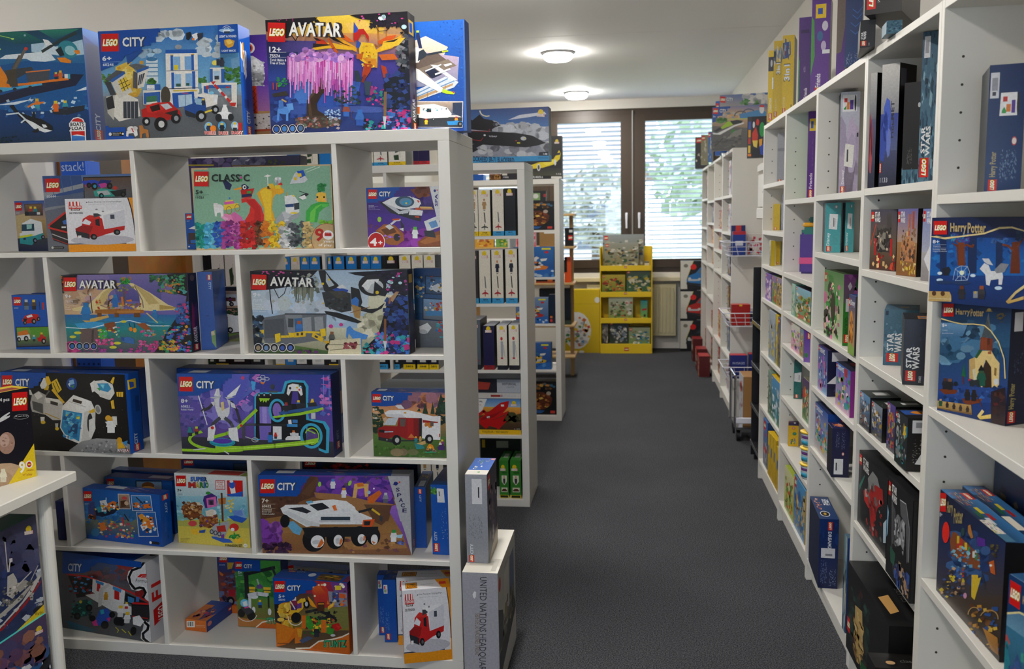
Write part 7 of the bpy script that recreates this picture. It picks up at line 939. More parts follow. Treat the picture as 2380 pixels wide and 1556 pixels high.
JET = '''C s;g 2a3a78 4a78b8 150 240 960 420;g a8b0c0 8a8c98 150 420 960 740;B 40 70 3 400 420 920 520 c8ccd4 b0b4c0 d8dce4;B 60 60 4 200 580 920 700 b0b2bc 9a9ca8 c8cad0 8a8c98;p d8dce8 540 380 640 330 860 290 880 310 700 350;o f0e8c8 350 310 50 42 10 60 180;p 17151c 170 380 230 400 290 345 330 380 400 390 440 420 480 430 430 450 400 470 400 490 180 480;p 121016 180 500 400 490 640 495 760 510 860 560 885 570 800 600 700 620 400 615 200 610;p 17151c 180 640 320 575 380 580 230 660;p 1c1a20 150 650 240 630 278 660 230 690 150 690;l a02028 5 190 495 370 492 380 470;l a02028 5 190 570 300 580 320 550;e 3a3c44 430 425 24 22;e 8a8c94 440 425 12 12;e c8ccd4 680 540 26 18;e d8d060 690 538 8 8;e d83028 614 563 6 5;r d8d020 624 577 650 588;T c8c8d0 374 527 444 541 USAF;e e8e8f0 335 527 10 8;p 20242c 825 660 910 650 915 690 820 692;T e8e8ee 862 664 900 682 1:48;p 3a98d0 150 740 960 685 960 735 150 800;T 14283c 214 722 600 774 LOCKHEED_SR-71_BLACKBIRD;t 14283c 820 704 910 720 pieces''' + cobisun(828, 296, 44).replace('r f4f0e8', 'r e0dcd8')
B('long black spy jet box on top of the second shelving unit', 's60,322 s895,242 s920,735 s60,800', .10, 1.82, y=YC-.01, yaw=-.03, cols='3a4a78 3a3a3c 3a3a3c 3a3a3c 4a4a50', art=JET, right='U;g 4a4a4c 2a2a2c 0 0 100 90;r 3a98d0 0 88 100 100;s 20 16 3 10 10 90 70 5a5a58 6a6a60 3a3a3c', name='model_kit_box')
LAST.location.z += .0

# ================================================================== third shelving unit
YT = 6.60
MANTA = '''C s;r 17171c 700 520 1060 930;P 2a2a2c 4a4a34 700 820 1060 820 1060 900 700 900;p f0d818 740 800 860 760 960 740 1010 660 1025 690 1015 740 960 790 860 820 760 830;p 17171c 970 690 1020 680 1020 700 960 712;p f8e850 860 770 960 745 1000 760 900 800;e e8e8e8 828 815 16 34;e 4a4a4a 828 815 9 22;e e8e8e8 975 770 10 28;r 101014 740 892 1040 922;T e8e8ea 758 896 866 916 OPEL_MANTA_A;r e8e4dc 940 898 1034 918;T d8d8d8 985 868 1028 882 1:12;''' + cobisun(990, 578, 26)
B('black box of a yellow coupe on top of the third unit', 's690,535 s1033,532 s1038,918 s690,930', .09, 1.82, y=YT+.02, yaw=0, cols='17171c 2a2a2c', art=MANTA, name='model_kit_box')
B('dark car kit lying on the third unit next to the coupe box', 's485,868 s640,862 s640,930 s488,934', .12, 1.82, y=YT, yaw=0, cols='1c1a20', art='C s;r 1c1a20 480 850 660 940;r d8d4c8 494 872 538 890;T c8c8cc 504 900 552 916 1985', name='model_kit_box')
B('blue carton on the third unit behind the jet box', 's225,880 s325,880 s325,935 s225,935', .12, 1.82, y=YT, yaw=0, cols='1a58b0', name='model_kit_box')
B('brown game carton on the third unit beside the blue carton', 's378,875 s482,872 s482,932 s378,934', .12, 1.82, y=YT, yaw=0, cols='6a4424', name='model_kit_box', art='C s;s 14 20 3 385 880 475 925 a87838 5a3418 c89048')
TOWN = 'U;r 17171b 0 0 100 100;s 24 8 3 5 4 95 22 8a5a2a c88a3a 4a3420 e0b050 3a6a8a;p 5a2c18 30 34 66 32 90 50 86 70 70 84 14 86 4 60;s 60 8 4 10 36 84 86 7a3a1c a8622c c8883a 4a2414 e0b858 8a4a20;p 2a5a9a 4 84 70 88 60 96 4 94;r e0c030 10 44 28 52;e b8a898 80 36 6 6;r c83a34 84 88 96 96'
B('black medieval town box in the first row of the third unit', 's600,1125 s958,1118 s962,1378 s600,1385', .09, Z1, y=YT+.03, yaw=0, cols='17171b', art=TOWN)
tz = DIM[LAST.name][3]
B('small dark flower box lying on the medieval town box', 's640,1055 s888,1050 s888,1112 s640,1118', .09, tz+.0006, y=YT+.05, yaw=0, h=.075, cols='2a2c30', art='U;r 2a2c30 0 0 100 100;r 8ab070 50 20 80 90;e e8e8e0 64 50 10 24;r c02828 92 30 100 60')
def sea(q, z, lb, c1, c2, seed, hull='c83a28', w2=.09):
    B(lb, q, .09, z, y=YT+.03, yaw=0, cols='%s 1c2a48' % c1, art='U;g %s %s 0 0 100 100;p %s 0 70 70 60 86 66 80 76 0 92;s 50 8 %d 4 36 70 72 e8e8e8 %s f0c030 3a8aa8 d8d8d8 2a2c34;p 2a68b8 0 84 100 72 100 100 0 100;s 30 8 %d 0 80 100 98 2a68b8 4a88c8 1f58a0 c8dcec;r e8e030 70 4 92 10;e d82828 82 18 5 4;T e8ecf4 2 6 12 12 SEA;p f0ece8 66 40 84 38 80 46 68 48' % (c1, c2, hull, seed, hull, seed+1))
sea('t600,138 t962,130 t965,404 t600,410', Z2, 'blue sea box of an orange fender tug in row two', '3a78c0', '1a4a90', 3, 'e08030')
sea('t620,598 t912,592 t914,826 t620,832', Z3, 'pale blue sea box of a red pilot boat in row three', '7a98c0', '3a5a90', 5, 'b82820')
B('navy night box beside the pilot boat box', 't916,568 t985,566 t985,812 t918,815', .09, Z3, y=YT+.04, yaw=0, cols='14243c', art='U;r 14243c 0 0 100 100;r 0c0c10 6 70 60 98;r d8783a 16 74 50 82;r d83a34 16 86 50 95')
sea('t640,1008 t938,1002 t940,1232 t640,1238', Z4, 'deep blue sea box of a yellow striped tug in row four', '3a68b0', '1f4a8c', 8, 'd8b020')
B('dark harbour town box in the lowest row of the third unit', 'u640,108 u985,102 u986,360 u640,366', .12, Z5, y=YT+.03, yaw=0, cols='14161a', art=TOWN.replace('17171b', '121316'))

# ================================================================== cartons in the bookcases on the right
HP = PI/2
def ga(c1, c2, pal, seed, logo=(4, 3, 22, 14), n=40, sz=9, box=(8, 22, 94, 92), extra=''):
    """soft gradient, scattered model shapes and a logo badge"""
    a = 'U;g %s %s 0 0 100 100;B %d %g %d %g %g %g %g %s;s %d %g %d %g %g %g %g %s;' % (c1, c2, n//3, sz*1.5, seed, *box, pal, n, sz, seed+1, *box, pal)
    a += extra
    if logo: a += ';L %g %g %g %g' % logo
    return a
STK = 'r e6e6ea 40 24 74 50;r 3a3c44 50 32 54 44;r 3a3c44 58 32 61 44;r 3a3c44 64 32 67 44;'
NOK = 'e e8d8d4 %g %g 7 3.2;o c04040 %g %g 6 2.6 1;'
def textblock(col, x0, y0, x1, y1, seed=3, n=60): return 's %d 1.6 %d %g %g %g %g %s;' % (n, seed, x0, y0, x1, y1, col)
def aisle(q, z, dep, lb, art, cols, right='', x=None, top='', **k):
    """carton whose front faces the aisle"""
    return B(lb, q, dep, z, x=XF+.012 if x is None else x, yaw=-HP, cols=cols, art=art, right=right, top=top, free=True, **k)

# ---- bookcase E
B('navy wizard castle box spine with white sticker on the top shelf', 'n2055,590 n2376,560 o2225,365 o1895,380', .15, st('E', 0), y=2.06, yaw=-.25, free=True, cols='0a2a5a 060c1c', art='U;g 0a2a5c 0c3468 0 0 100 100;r dcdce2 4 6 28 26;r 9a9aa4 8 10 24 20;r 3a3c44 10 21 20 24;p f0f0f2 34 22 78 22 80 40 32 40;r c83028 40 25 52 29;p 3aa050 38 36 44 33 50 36 50 38 38 38;r e08030 50 31 62 37;r 5a3a9a 64 28 74 38;e 20242c 82 31 4 9;' + NOK % (76, 60, 76, 60) + 'V a89a70 12 68 34 88 Harry_Potter;' + textblock('6a86a8', 40, 66, 86, 92, 3, 120) + 'L 10 90 34 99 1')
WIZ1 = '''C o;g 0c2048 0a2a60 1380 630 2600 820;g 0c4a98 1266b8 1380 820 2600 1150;g 0f3f88 0c2a60 1380 1150 2600 1460;s 60 40 3 1450 820 2250 1100 1460b0 0e4a90 1c78c8 0c3c80;r 0e2c5c 1500 820 1560 1150;r 0e2c5c 1750 820 1830 1130;r 0e2c5c 2000 800 2060 1120
p 6a3018 1660 820 1680 1060 1660 1060 1650 900 1600 860 1660 880;p 7a3a1c 1665 860 1720 860 1730 1060 1668 1062;l 7a3a1c 18 1700 900 1740 880 1790 900 1800 880;l 7a3a1c 14 1680 880 1640 840;p 6a3018 2140 860 2200 850 2220 1130 2130 1130;l 7a3a1c 18 2150 930 2110 890 2060 880;l 7a3a1c 18 2190 900 2240 820;s 50 22 4 1560 790 1760 850 2a5a98 3a3a90 5a3a98 2a8ab0;s 30 20 5 1960 830 2100 860 2a4a80 3a6ab0;s 30 22 6 2180 740 2256 840 2a4a70 1c3458
p e4e6ea 1860 1090 1900 1040 1940 1060 1960 1110 2060 1110 2070 1160 2060 1230 2030 1230 2030 1180 1960 1190 1950 1240 1920 1230 1910 1140;p d0d4da 1880 1000 1940 1000 1980 1060 1930 1050 1900 1030;p 8a8e98 1990 1100 2050 1040 2120 1050 2080 1120 2010 1130
l b8d0ec 4 1620 1190 1640 1090 1690 1065 1750 1070 1770 1120 1750 1190 1640 1195;l b8d0ec 4 1640 1090 1750 1190;l b8d0ec 4 1750 1070 1640 1195;l b8d0ec 4 1695 1065 1695 1195;l b8d0ec 3 1660 1110 1730 1110 1730 1160 1660 1160 1660 1110;e e8f4d8 1700 1125 22 20;p 1c2430 1520 1090 1580 1070 1600 1100 1580 1150 1540 1150;e d8ecf8 1500 1130 22 14;e d8ecf8 1800 1150 24 14;e c8e4f8 1500 1190 30 14;e c8e4f8 2030 1260 34 16;e 1c3a68 1540 1210 80 16;e 1c3a68 1700 1215 80 18
m 1700 1230 130 6a3a20 2a2a30 303038;m 1880 1230 130 a05028 3a3a40 2a2c38;r 8a9098 1805 1290 1845 1350;e c8b040 1825 1300 10 12;p c8a868 1395 1290 1590 1295 1606 1330 1606 1385 1395 1380;e 5a3a20 1448 1310 20 22;e 5a3a20 1528 1312 20 22;l d8c8a0 6 1395 1352 1606 1362
p e8d090 1420 810 1470 800 1560 830 1720 810 1900 790 2030 740 2140 740 2256 770 2256 760 2140 725 2030 728 1900 775 1700 800 1540 815;l f0dca0 7 1420 806 1550 828 1720 806 1900 784 2030 742 2140 736 2250 764;P f0e0a0 c8a050 2100 1380 2180 1290 2260 1230 2260 1260 2190 1310 2140 1370 2260 1330 2260 1360 2120 1400
T c8b078 1595 690 1740 790 Harry;T c8b078 1750 690 1912 780 Potter;T e8ecf4 1438 836 1496 868 8+;l a8b8d8 2 1438 878 1560 878;t c8d4e8 1440 886 1508 900 76432;l a8b8d8 2 1438 908 1560 908;t d8e0f0 1440 914 1560 926 Forbidden_Forest:;t d8e0f0 1440 932 1566 944 Magical_Creatures;L 1446 674 1566 790'''
WIZ2 = '''C p;g 0c2a58 2a5a80 1460 60 2160 500;g 1c4a70 2a4a88 1460 500 2160 860;g 1f4a98 1c2c58 1460 860 2160 1230;B 40 90 3 1520 280 2000 640 4a80a8 3a6a90 2a5478 6a98b8;s 20 60 4 1640 290 1820 400 20405c 2a4a68;P 6a98c0 3a6890 1500 280 1750 280 1700 400 1500 420
p 4a545a 1870 410 1935 180 1965 410;p 626c70 1920 240 1935 180 1955 330;l c8a050 8 1912 170 1968 172;e d8b868 1940 160 20 16;p 7a3a24 1865 405 1975 420 1970 530 1855 520;p 5a2c1c 1925 420 1945 415 1950 470 1925 480;p 8a4428 1870 410 1920 415 1920 525 1862 518
p e8cc88 1810 590 1870 530 1960 530 2000 600 2035 640 2030 860 1960 880 1960 700 1910 610 1880 700 1880 870 1820 800;p 3a2a20 1885 700 1915 612 1960 680 1965 880 1890 900;p c8a868 1760 610 1810 590 1820 800 1760 780;p 2a5a38 1810 590 1850 520 1880 530 1830 600;p a8603a 1930 540 1960 530 1960 560 1930 560
p 8a6a3a 1990 680 2010 690 2005 760 1985 750;m 1870 680 170 3a5a40 1c5a48 1c5a48;p 16181c 1840 710 1870 655 1900 710;p d8d0b0 1790 700 1815 690 1830 790 1800 800;p 1c6a40 1690 760 1715 640 1730 770;l 6a2c28 10 1705 760 1710 830;e c83030 1765 796 12 12;p 2c3438 1760 800 1850 790 1860 880 1770 870;e d8dce0 2005 810 22 30
p 2a4a90 1480 830 2120 880 2120 1000 1800 1000 1490 920;s 50 30 5 1500 850 2050 1000 2a58a8 1f4488 3a6ab8 18386c;p 7a3a20 1490 880 1560 870 1660 890 1640 920 1540 925;p 7a3a20 1695 960 1800 975 1880 960 1860 1000 1760 1020 1710 1000;m 1545 770 110 5a3420 26262c 26262c;m 1590 775 110 8a5a38 26262c 26262c;m 1745 870 110 3a2a20 26262c 26262c;m 1805 875 110 30241c 26262c 26262c;e 20242a 1640 830 18 22;l 5a3018 8 1830 930 1880 1040
P c8a868 8a6a3a 1475 980 1780 1020 1790 1110 1475 1050;m 1505 960 70 c8a080 2a5a40 2a5a40;m 1565 985 60 6a4430 3a3030 3a3030;m 1625 1000 60 6a4430 3a3030 3a3030;m 1685 1015 60 6a4430 3a3030 3a3030;m 1748 1025 60 6a4430 3a3030 3a3030;l 6a4a28 5 1475 1045 1790 1100
P f0e0a0 e8c860 1835 1120 1880 1060 1900 1080 1870 1120 1980 1100 2040 1040 2060 1060 1980 1140 1860 1150;e fff4d0 2045 1045 40 40;e ffffff 2045 1042 18 18;P 2a2026 3a2a2c 1960 900 2090 860 2110 1210 1960 1180;s 16 40 6 1980 900 2080 1160 4a2c28 6a2a30 3a2a30 2a2430
l f0d890 10 1510 242 1600 268 1700 290 1800 288 1900 300 1960 350 2030 450 2080 600 2090 780;T b8a070 1640 150 1770 220 Harry;T b8a070 1775 150 1895 220 Potter;s 14 16 7 2000 190 2100 270 5a5034 6a5c3a;T e8ecf4 1520 285 1562 318 8+;t c8d4e8 1520 340 1566 352 76426;t d8e0f0 1520 368 1618 378 Boathouse;L 1526 106 1622 222'''
b2 = B('wizard boathouse box with pointed tower on the bookcase shelf', 'p1510,85 p2145,140 p2087,1212 p1470,1065', .08, st('E', 1), free=True, cols='1c4a70 08102c 08102c 08102c 0c1c3c', art=WIZ2, right='U;g 0a1230 0c1838 0 0 100 100;r d8d8dc 14 4 46 20;r f0f0f2 56 12 96 28;r c83028 62 15 76 20;r 3aa050 62 22 70 26;' + textblock('4a5c7c', 20, 34, 96, 58, 3, 60) + 'V a89a60 8 64 34 86 Harry_Potter;L 6 88 34 98 1')
B('wizard forest box with winged horse standing on the boathouse box', 'o1430,645 o2500,642 o2480,1470 o1395,1382', .05, DIM[b2.name][3]+.001, x=.69, yaw=-1.0, free=True, cols='0c2048 08102c 08102c 08102c 0a1838', art=WIZ1, top='U;r 0a1838 0 0 100 100')
B('dim navy box at the back above the wizard game boxes', 'q2095,470 q2600,640 q2600,980 q2100,760', .03, st('E', 2), x=XF+.15, yaw=-HP, free=True, cols='14284a', art='U;g 1a3a68 2a2a38 0 0 100 100;s 60 10 3 4 10 96 96 2a4a78 4a4a50 6a5a48 1c3050 8a7a68')
WIZ3 = '''C q;g 14182e 1c2c58 1570 760 2250 1300;C r;g 1c2c58 4a4038 1540 400 2200 1000;g 4a3c30 2a2420 1540 900 2200 1520;B 40 80 3 1700 300 2000 800 2a4a80 3a6098 24407a;p 8a4a24 1665 380 1690 300 1720 310 1945 520 1945 650 1890 640 1680 520;C r
r d8b828 1728 340 1750 410;r c03028 1752 370 1778 430;r d8b828 1752 430 1776 480;r c03028 1728 410 1750 460;r 3a9a50 1830 440 1848 500;r e8c030 1800 400 1824 470;r d8d8d0 1874 480 1896 540;r 2a8a48 1898 500 1920 560;r 7a3a20 1850 460 1872 540;r 3a78c8 1730 640 1752 720;r d8d8d8 1754 670 1776 740;r c83028 1780 650 1800 720;r e8c030 1870 700 1930 800;p e0c030 1870 760 1960 720 1900 930 1870 900;s 50 22 4 1680 440 1940 640 6ab0d8 3a6a98 8ac8e0 c8d0d8 d87030;p b87830 1830 240 1850 225 1880 350 1860 360 1830 300;p 5a2a98 1915 340 1990 360 2000 430 1920 430;e 2a4a48 1783 300 18 40;l 30343c 14 1970 690 1990 760 2000 830;p c86020 2030 580 2080 560 2095 700 2050 680;e e8e8e0 2050 610 14 12
s 60 26 5 1600 640 1800 900 4a3830 8a6a50 d8c030 3a5a98 2a2a30 c8a078;e d89abc 1815 890 16 26;s 60 30 6 1860 980 2120 1420 8a5a28 c8902c 6a3a18 2a58a0 d8b040;o c8a060 1900 1060 50 60 8 180 330;o c8a060 2040 1100 80 70 8 200 370;P c88a30 8a5a24 1980 1180 2120 1280 2130 1440 2060 1380;s 16 22 7 2050 400 2120 520 5a5030 6a6038 4a4428
e f02818 1630 310 32 100;C q;T a89868 1650 890 1705 1030 Harry;T a89868 1715 950 1800 1100 Potter;T c8d0e0 1586 1000 1610 1040 8+;L 1586 810 1642 990'''
b3 = B('wizard game box with colour block vault and red dot sticker', 'q1583,775 q2212,1265 r2130,1495 r1555,835', .055, st('E', 2), free=True, cols='1c2c58 0a0c16 0a0c16 0a0c16 1c4a80', art=WIZ3, right='U;r 0a0c16 0 0 100 100;s 40 6 3 10 40 90 96 1c2438 141c30', top='U;g 14203c 3a78b0 0 0 30 100;g 3a78b0 14203c 20 0 100 100;L 8 8 22 40;s 60 3 3 8 40 34 90 c8b088 8a6a50 c05030;r d8c020 38 44 50 60;r a82020 50 30 62 46;r 1c5a3a 46 62 58 80;r c8d0d4 58 50 70 68;r e8e0d0 62 60 86 96;s 40 2.5 4 63 62 85 94 c03028 3a9a50 e8c030 3a6ab8;r 4a7a98 86 60 99 96')
B('second wizard game box behind the one with the red dot', 'q1780,700 q2420,1190 r2330,1420 r1750,780', .05, st('E', 2), x=XF+.079, yaw=-HP, free=True, h=DIM[b3.name][2]*.98, cols='14203c 0a0c16 0a0c16 0a0c16 1c4a80', top='U;g 14203c 3a78b0 0 0 30 100;g 3a78b0 14203c 20 0 100 100;L 8 8 22 40;s 60 3 3 8 40 34 90 c8b088 8a6a50 c05030;r d8c020 38 44 50 60;r a82020 50 30 62 46;r 1c5a3a 46 62 58 80;r e8e0d0 62 60 86 96')
B('blue wizard sea box at the near end of the game shelf', 'r2210,340 r2700,700 r2620,1900 r2178,1500', .08, st('E', 2), x=XF-.03, yaw=-1.35, free=True, h=.25, cols='2a5a88 0a1c38', art='U;g 0a3a6c 6a9ab8 0 0 100 40;g 3a7a9a 2a4a68 0 40 100 100;p 0a3a6c 0 0 100 0 100 20 40 22 0 30;l f0e0a0 1.5 0 31 30 24 100 21;s 50 12 3 0 50 100 96 2a8a9a 3a5a90 c08a70 d85048 4ab0a0 1c3458;T c8b078 36 10 90 18 Harry_Potter;L 4 4 30 22')

# ---- bookcase D
SWT = 'U;g 3a5c74 5a8298 0 0 100 100;s 110 9 3 0 0 100 100 3a6078 6a94a8 4a7488 2a4a60 84a8b8;s 30 5 4 0 0 100 100 20384a 1c3040;r d8d8dc 8 3 34 17;r 9a9aa2 12 6 28 14;'
B('tall teal space box spine on the top shelf beside the bookcase side', 'n1465,188 n1692,140 o1500,300 o1293,318', .19, st('D', 0), x=XF+.035, yaw=-.56, free=True, cols='4a7488 14161a 14161a 14161a 3a5c74', art=SWT + 'V f4f4f4 8 62 26 80 STAR;V f4f4f4 28 62 48 82 WARS;L 6 83 46 96 1;v e0e4e8 66 88 72 96 75376')
B('matt black space box with teal foot beside the teal spine', 'n1300,748 n1450,726 o1295,318 o1145,332', .15, st('D', 0), x=XF+.06, yaw=-.5, free=True, cols='1a181a 141214 141214 141214 1a181a', art='U;r 1c1a1c 0 0 100 100;r 4a7488 0 84 100 100;s 30 8 3 0 85 100 100 3a6078 6a94a8 2a4a60;e c8ccd0 92 22 8 2.4;' + textblock('6a6864', 30, 62, 60, 80))
B('silver and blue glossy space box spine with black flank', 'n1105,612 n1252,532 o1097,352 o940,368', .10, st('D', 0), x=XF+.055, yaw=-.75, free=True, cols='8a8c94 121214 121214 121214 c8c8c8', art='U;g d0cec8 8a8c92 0 0 100 40;g 3a4a98 5a6488 0 40 100 70;g 4a5070 2a2c3c 0 70 100 100;V 3a3c48 56 30 76 60 HELMET;B 10 24 3 4 30 50 80 4a64c8 3a50a8 6a7cc8;L 2 80 12 88 1;t d8dce4 8 92 50 96 1133', right='U;r 121214 0 0 100 100;r 5a5c68 6 4 40 18')
B('slim silver box at the far end of the dark space shelf', 'n1005,668 n1062,638 o897,370 o840,376', .045, st('D', 0), x=XF+.06, yaw=-.9, free=True, cols='6a6c78 101012', art='U;g b8b6b2 6a6c76 0 0 100 40;g 5a5a78 2a2c3c 0 40 100 100;B 8 30 4 10 50 70 70 a04a50 4a5aa8 5a5a90')
SWL = 'T f0f0f0 16 4 36 12 STAR;T f0f0f0 16 13 38 21 WARS;'
B('space temple box with red guards first on the second shelf', 'o862,576 o1096,568 o1090,1156 o858,1112', .06, st('D', 1), x=XF+.02, yaw=-1.30, free=True, cols='4a4448 101012', art='U;g 4a4858 6a5848 0 0 100 60;g 6a5a48 4a2c20 0 60 100 100;r 3a3634 26 30 80 70;r 5a5450 30 26 46 34;r 8a8478 34 38 60 66;p 4a4644 62 8 80 6 84 60 66 60;s 50 7 3 20 26 84 72 2a2826 6a645c c8b8a0 3a3430;s 26 7 4 10 76 96 96 b81c18 901410 c8482a e8c080;l c84828 3 22 24 2 60;r b82020 18 48 26 76;r b82020 78 48 86 76;' + SWL + ';L 2 4 13 20')
B('space desert village box second on the middle shelf', 'o1106,568 o1285,566 o1276,1202 o1098,1165', .06, st('D', 1), x=XF+.02, yaw=-1.30, free=True, cols='8a7a70 16100e', art='U;g 6a6aa8 b89a80 0 0 100 50;g a8784a 8a5a30 0 50 100 100;p c88858 20 50 60 40 90 52 84 78 20 78;r b86040 56 8 66 40;r a85038 74 4 84 30;s 50 7 5 20 30 90 76 6a4a34 c8a070 4a3a38 9a7050;s 26 5 6 20 80 96 96 e0c040 c8a030 e8d890;' + SWL + ';L 2 4 12 20', right='U;r 16100e 0 0 100 100;e e8e8e8 40 10 20 5;L 30 88 70 96 1')
B('white spaceship box half hidden behind the wizard forest box', 'o1330,566 o1560,564 o1555,1262 o1320,1216', .06, st('D', 1), x=XF+.02, yaw=-1.30, free=True, cols='8a94b8 101012', art='U;g 7a88c0 b0b4c8 0 0 100 60;g b8b4b4 8a8688 0 60 100 100;p e8e8ee 10 70 40 44 80 40 60 70 30 86;p a8304a 40 66 70 60 60 72;' + SWL + ';L 2 3 10 18')
SWB = 'U;g %s %s 0 0 100 100;s 60 7 3 4 10 96 96 %s;V f2f2f2 10 %s 30 %s STAR;V f2f2f2 32 %s 56 %s WARS;L 10 78 44 94 1;v d8d8dc 56 86 64 96 %s'
B('teal panelled space box on the third shelf', 'p978,162 p1282,158 p1285,765 p975,746', .17, st('D', 2), free=True, yaw=-.3, x=XF+.03, cols='4a7488 3a5c74 3a5c74 3a5c74 3a5a70', art=SWB % ('4a7488', '3a6078', '3a6078 5a8498 6a94a8 4a7488', 42, 74, 42, 76, '75389') + ';e 2a4a60 70 10 9 5;r 20384a 4 2 12 10', top='U;r 42687e 0 0 100 100;s 30 8 3 4 4 96 96 3a6078 5a8498;r b89050 44 40 70 60')
B('navy black space box in front of the teal panelled one', 'p1156,252 p1420,240 p1415,902 p1152,876', .17, st('D', 2), free=True, yaw=-.25, x=XF-.005, cols='181a28 101218 101218 101218 1c1e2a', art=SWB % ('1c2036', '14151c', '20243a 181a26 262a40', 42, 74, 42, 76, '75402'), top='U;r 1c1e2a 0 0 100 100;r c87828 48 50 82 92;r 6a6a70 54 60 76 84')
SWS = [('6a9ac8', '3a3430', 'd8d8d8 3a3430 8a5a40 6a6a70', 'p768,888 p858,942 p855,1295 p765,1218', 'grey armoured figures pack first in the dark row'), ('8a98a8', '3a3638', 'e0e0e4 3a50a0 c8a040 5a5a60', 'p870,966 p966,1046 p965,1406 p868,1312', 'white armour pack second in the dark row'), ('5a4a98', '2a2a38', '8a6ac8 3a8a50 c8a040 d85040', 'p1006,968 p1082,1030 p1078,1540 p1008,1440', 'purple lit pack third in the dark row')]
for k, (c1, c2, pal, q_, lb) in enumerate(SWS):
    aisle(q_, st('D', 3), .09, lb, ga(c1, c2, pal, 5+k, (3, 3, 16, 16), extra=SWL), c1+' 141216 141216 141216 1c2420', right='U;r 141216 0 0 100 100;' + ('p e0e0e4 20 24 50 20 40 70 24 74;' if k == 1 else '') + textblock('6a6a68', 50, 30, 90, 90), top='U;r 1c2622 0 0 100 100;r d8d8d4 30 20 66 70', x=XF+.012)
aisle('p1082,1040 p1197,1142 q1290,642 q1182,530', st('D', 3), .15, 'dark fighter pack with yellow burst and hanging barcode tag', ga('2a3038', '1c2a28', 'b8b8b8 4a5058 3a90a8 8a8a8a 2a5a48', 9, (3, 3, 13, 14), extra=SWL + 'p e8c020 70 14 78 20 88 16 84 26 92 32 82 36 80 46 74 36 64 38 70 28;'), '1c2a28 141214 141214 141214 18181c', right='U;r 161416 0 0 100 100;r e4e4e8 8 4 34 28;r 9a9aa0 14 8 28 18;' + NOK % (78, 24, 78, 24) + textblock('8a8884', 10, 38, 44, 90, 3, 90) + textblock('7a7874', 48, 34, 92, 94, 5, 90) + 'p e8e8ea 34 48 84 54 66 90 14 86;r 3a3c44 56 60 62 76;r 3a3c44 50 62 53 78', top='U;r 18181c 0 0 100 100;p 2a58a8 10 40 60 40 60 96 10 96;e e08a28 36 68 18 14;r d8d4d0 60 8 92 34', x=XF-.005)
aisle('q850,405 q1122,692 r1092,514 r833,246', st('D', 4), .10, 'black box of a large red and grey gunship', 'U;r 17171a 0 0 100 100;p 8a8c8c 34 26 50 10 66 12 78 24 60 34 40 44;p b01c18 40 40 60 24 84 20 88 36 70 50 60 76 56 92 48 80 42 60;p c82a22 20 48 40 40 46 56 40 64 24 60;p a8a8a4 24 44 36 40 40 48 28 54;s 50 6 4 34 26 84 90 8a1a16 b8302a 6a6a68 a0a0a0 5a1210;p 2a7a6a 2 50 22 26 24 28 6 54;p b8d0e0 90 60 100 50 100 80 92 84;' + SWL + ';L 2 4 11 18', '17171a 101012 101012 101012 1a1a1c', top='U;r 17171a 0 0 100 100;r e0e0dc 16 14 40 50', x=XF+.015)
aisle('q1118,690 q1500,985 r1432,1034 r1094,602', st('D', 4), .11, 'black box of a grey twin panel fighter', 'U;r 141417 0 0 100 100;p 5a5c60 50 12 72 10 88 26 92 60 84 66 76 30 54 26;p 4a4c50 18 22 34 28 36 62 24 64;e 7a7c80 46 44 13 16;e 4a4c50 46 44 8 10;o a8aab0 44 46 6 8 2;e 8a8c90 64 42 10 14;o b0b2b8 66 42 4 6 2;s 40 5 5 30 30 70 60 9a9ca0 6a6c70 3a3c40 c0c2c8;l c8c8cc 1 50 12 74 10 90 30 92 62;l 9a9a9e 1 18 22 24 66 34 92;p 2a5a48 16 68 40 70 36 84 20 84;s 40 7 6 40 76 96 98 2a3a78 8a7a60 c8a888 3a5aa0 b08868;p 8ac0e0 0 30 6 36 4 60 0 64;' + SWL + ';L 2 4 11 18', '141417 0e0e10 0e0e10 0e0e10 16161a', top='U;r 16161a 0 0 100 100;T c8c8cc 40 20 60 40 SW;r 2a4aa0 86 30 98 70', x=XF-.012)
aisle('r765,645 r1112,1078 r1100,1900 r732,1300', st('D', 5), .24, 'large black forest diorama box on the bottom shelf', 'U;r 131315 0 0 100 100;s 60 8 3 10 10 60 90 24382c 4a2420 2a4a40 1a2a24;p c8a868 22 36 40 30 44 60 40 90 24 76;s 40 6 4 22 40 44 90 b89858 d8b878 8a6a38;p 1c5a34 40 84 60 78 60 96 40 96;t b8b8bc 66 56 90 66 master_builder;L 2 62 10 78', '131315 0d0d0f 0d0d0f 0d0d0f 151517', h=.30, x=XF-.01, top='U;r 151517 0 0 100 100;L 14 6 38 14;r d8d4d0 4 5 12 12;t 9a9a98 26 30 56 40 master_builder;t 9a9a98 46 56 66 66 series;r 0a0a0c 46 74 92 96;p c89858 56 78 80 78 84 90 60 92')
B('black flat box with a small picture in front on the bottom shelf', 'r940,1270 r1500,1215 r1500,1420 r1000,1556', .085, st('D', 5), y=2.375, yaw=0, free=True, h=.22, cols='121214 0e0e10 0e0e10 121214 1a1a18', top='U;r 1c1a18 0 0 100 100;r 0c0c0e 4 30 46 90;e c8a070 34 64 9 12;t 6a6a64 54 40 92 60 classic', left='U;r 0e0e10 0 0 100 100')
B('blue flat box lying nearest on the bottom shelf', 'r950,1440 r1500,1430 r1500,1700 r1010,1700', .07, st('D', 5), y=2.298, yaw=0, free=True, h=.165, cols='5a7898 3a5a80 3a5a80 14141a 3a3430', top='U;r 3a3430 0 0 100 100;r b06a40 10 20 90 84;e 6a90c0 46 50 16 14;r d8d0c8 2 30 8 70', left='U;r 14141a 0 0 100 100;L 8 60 40 96')

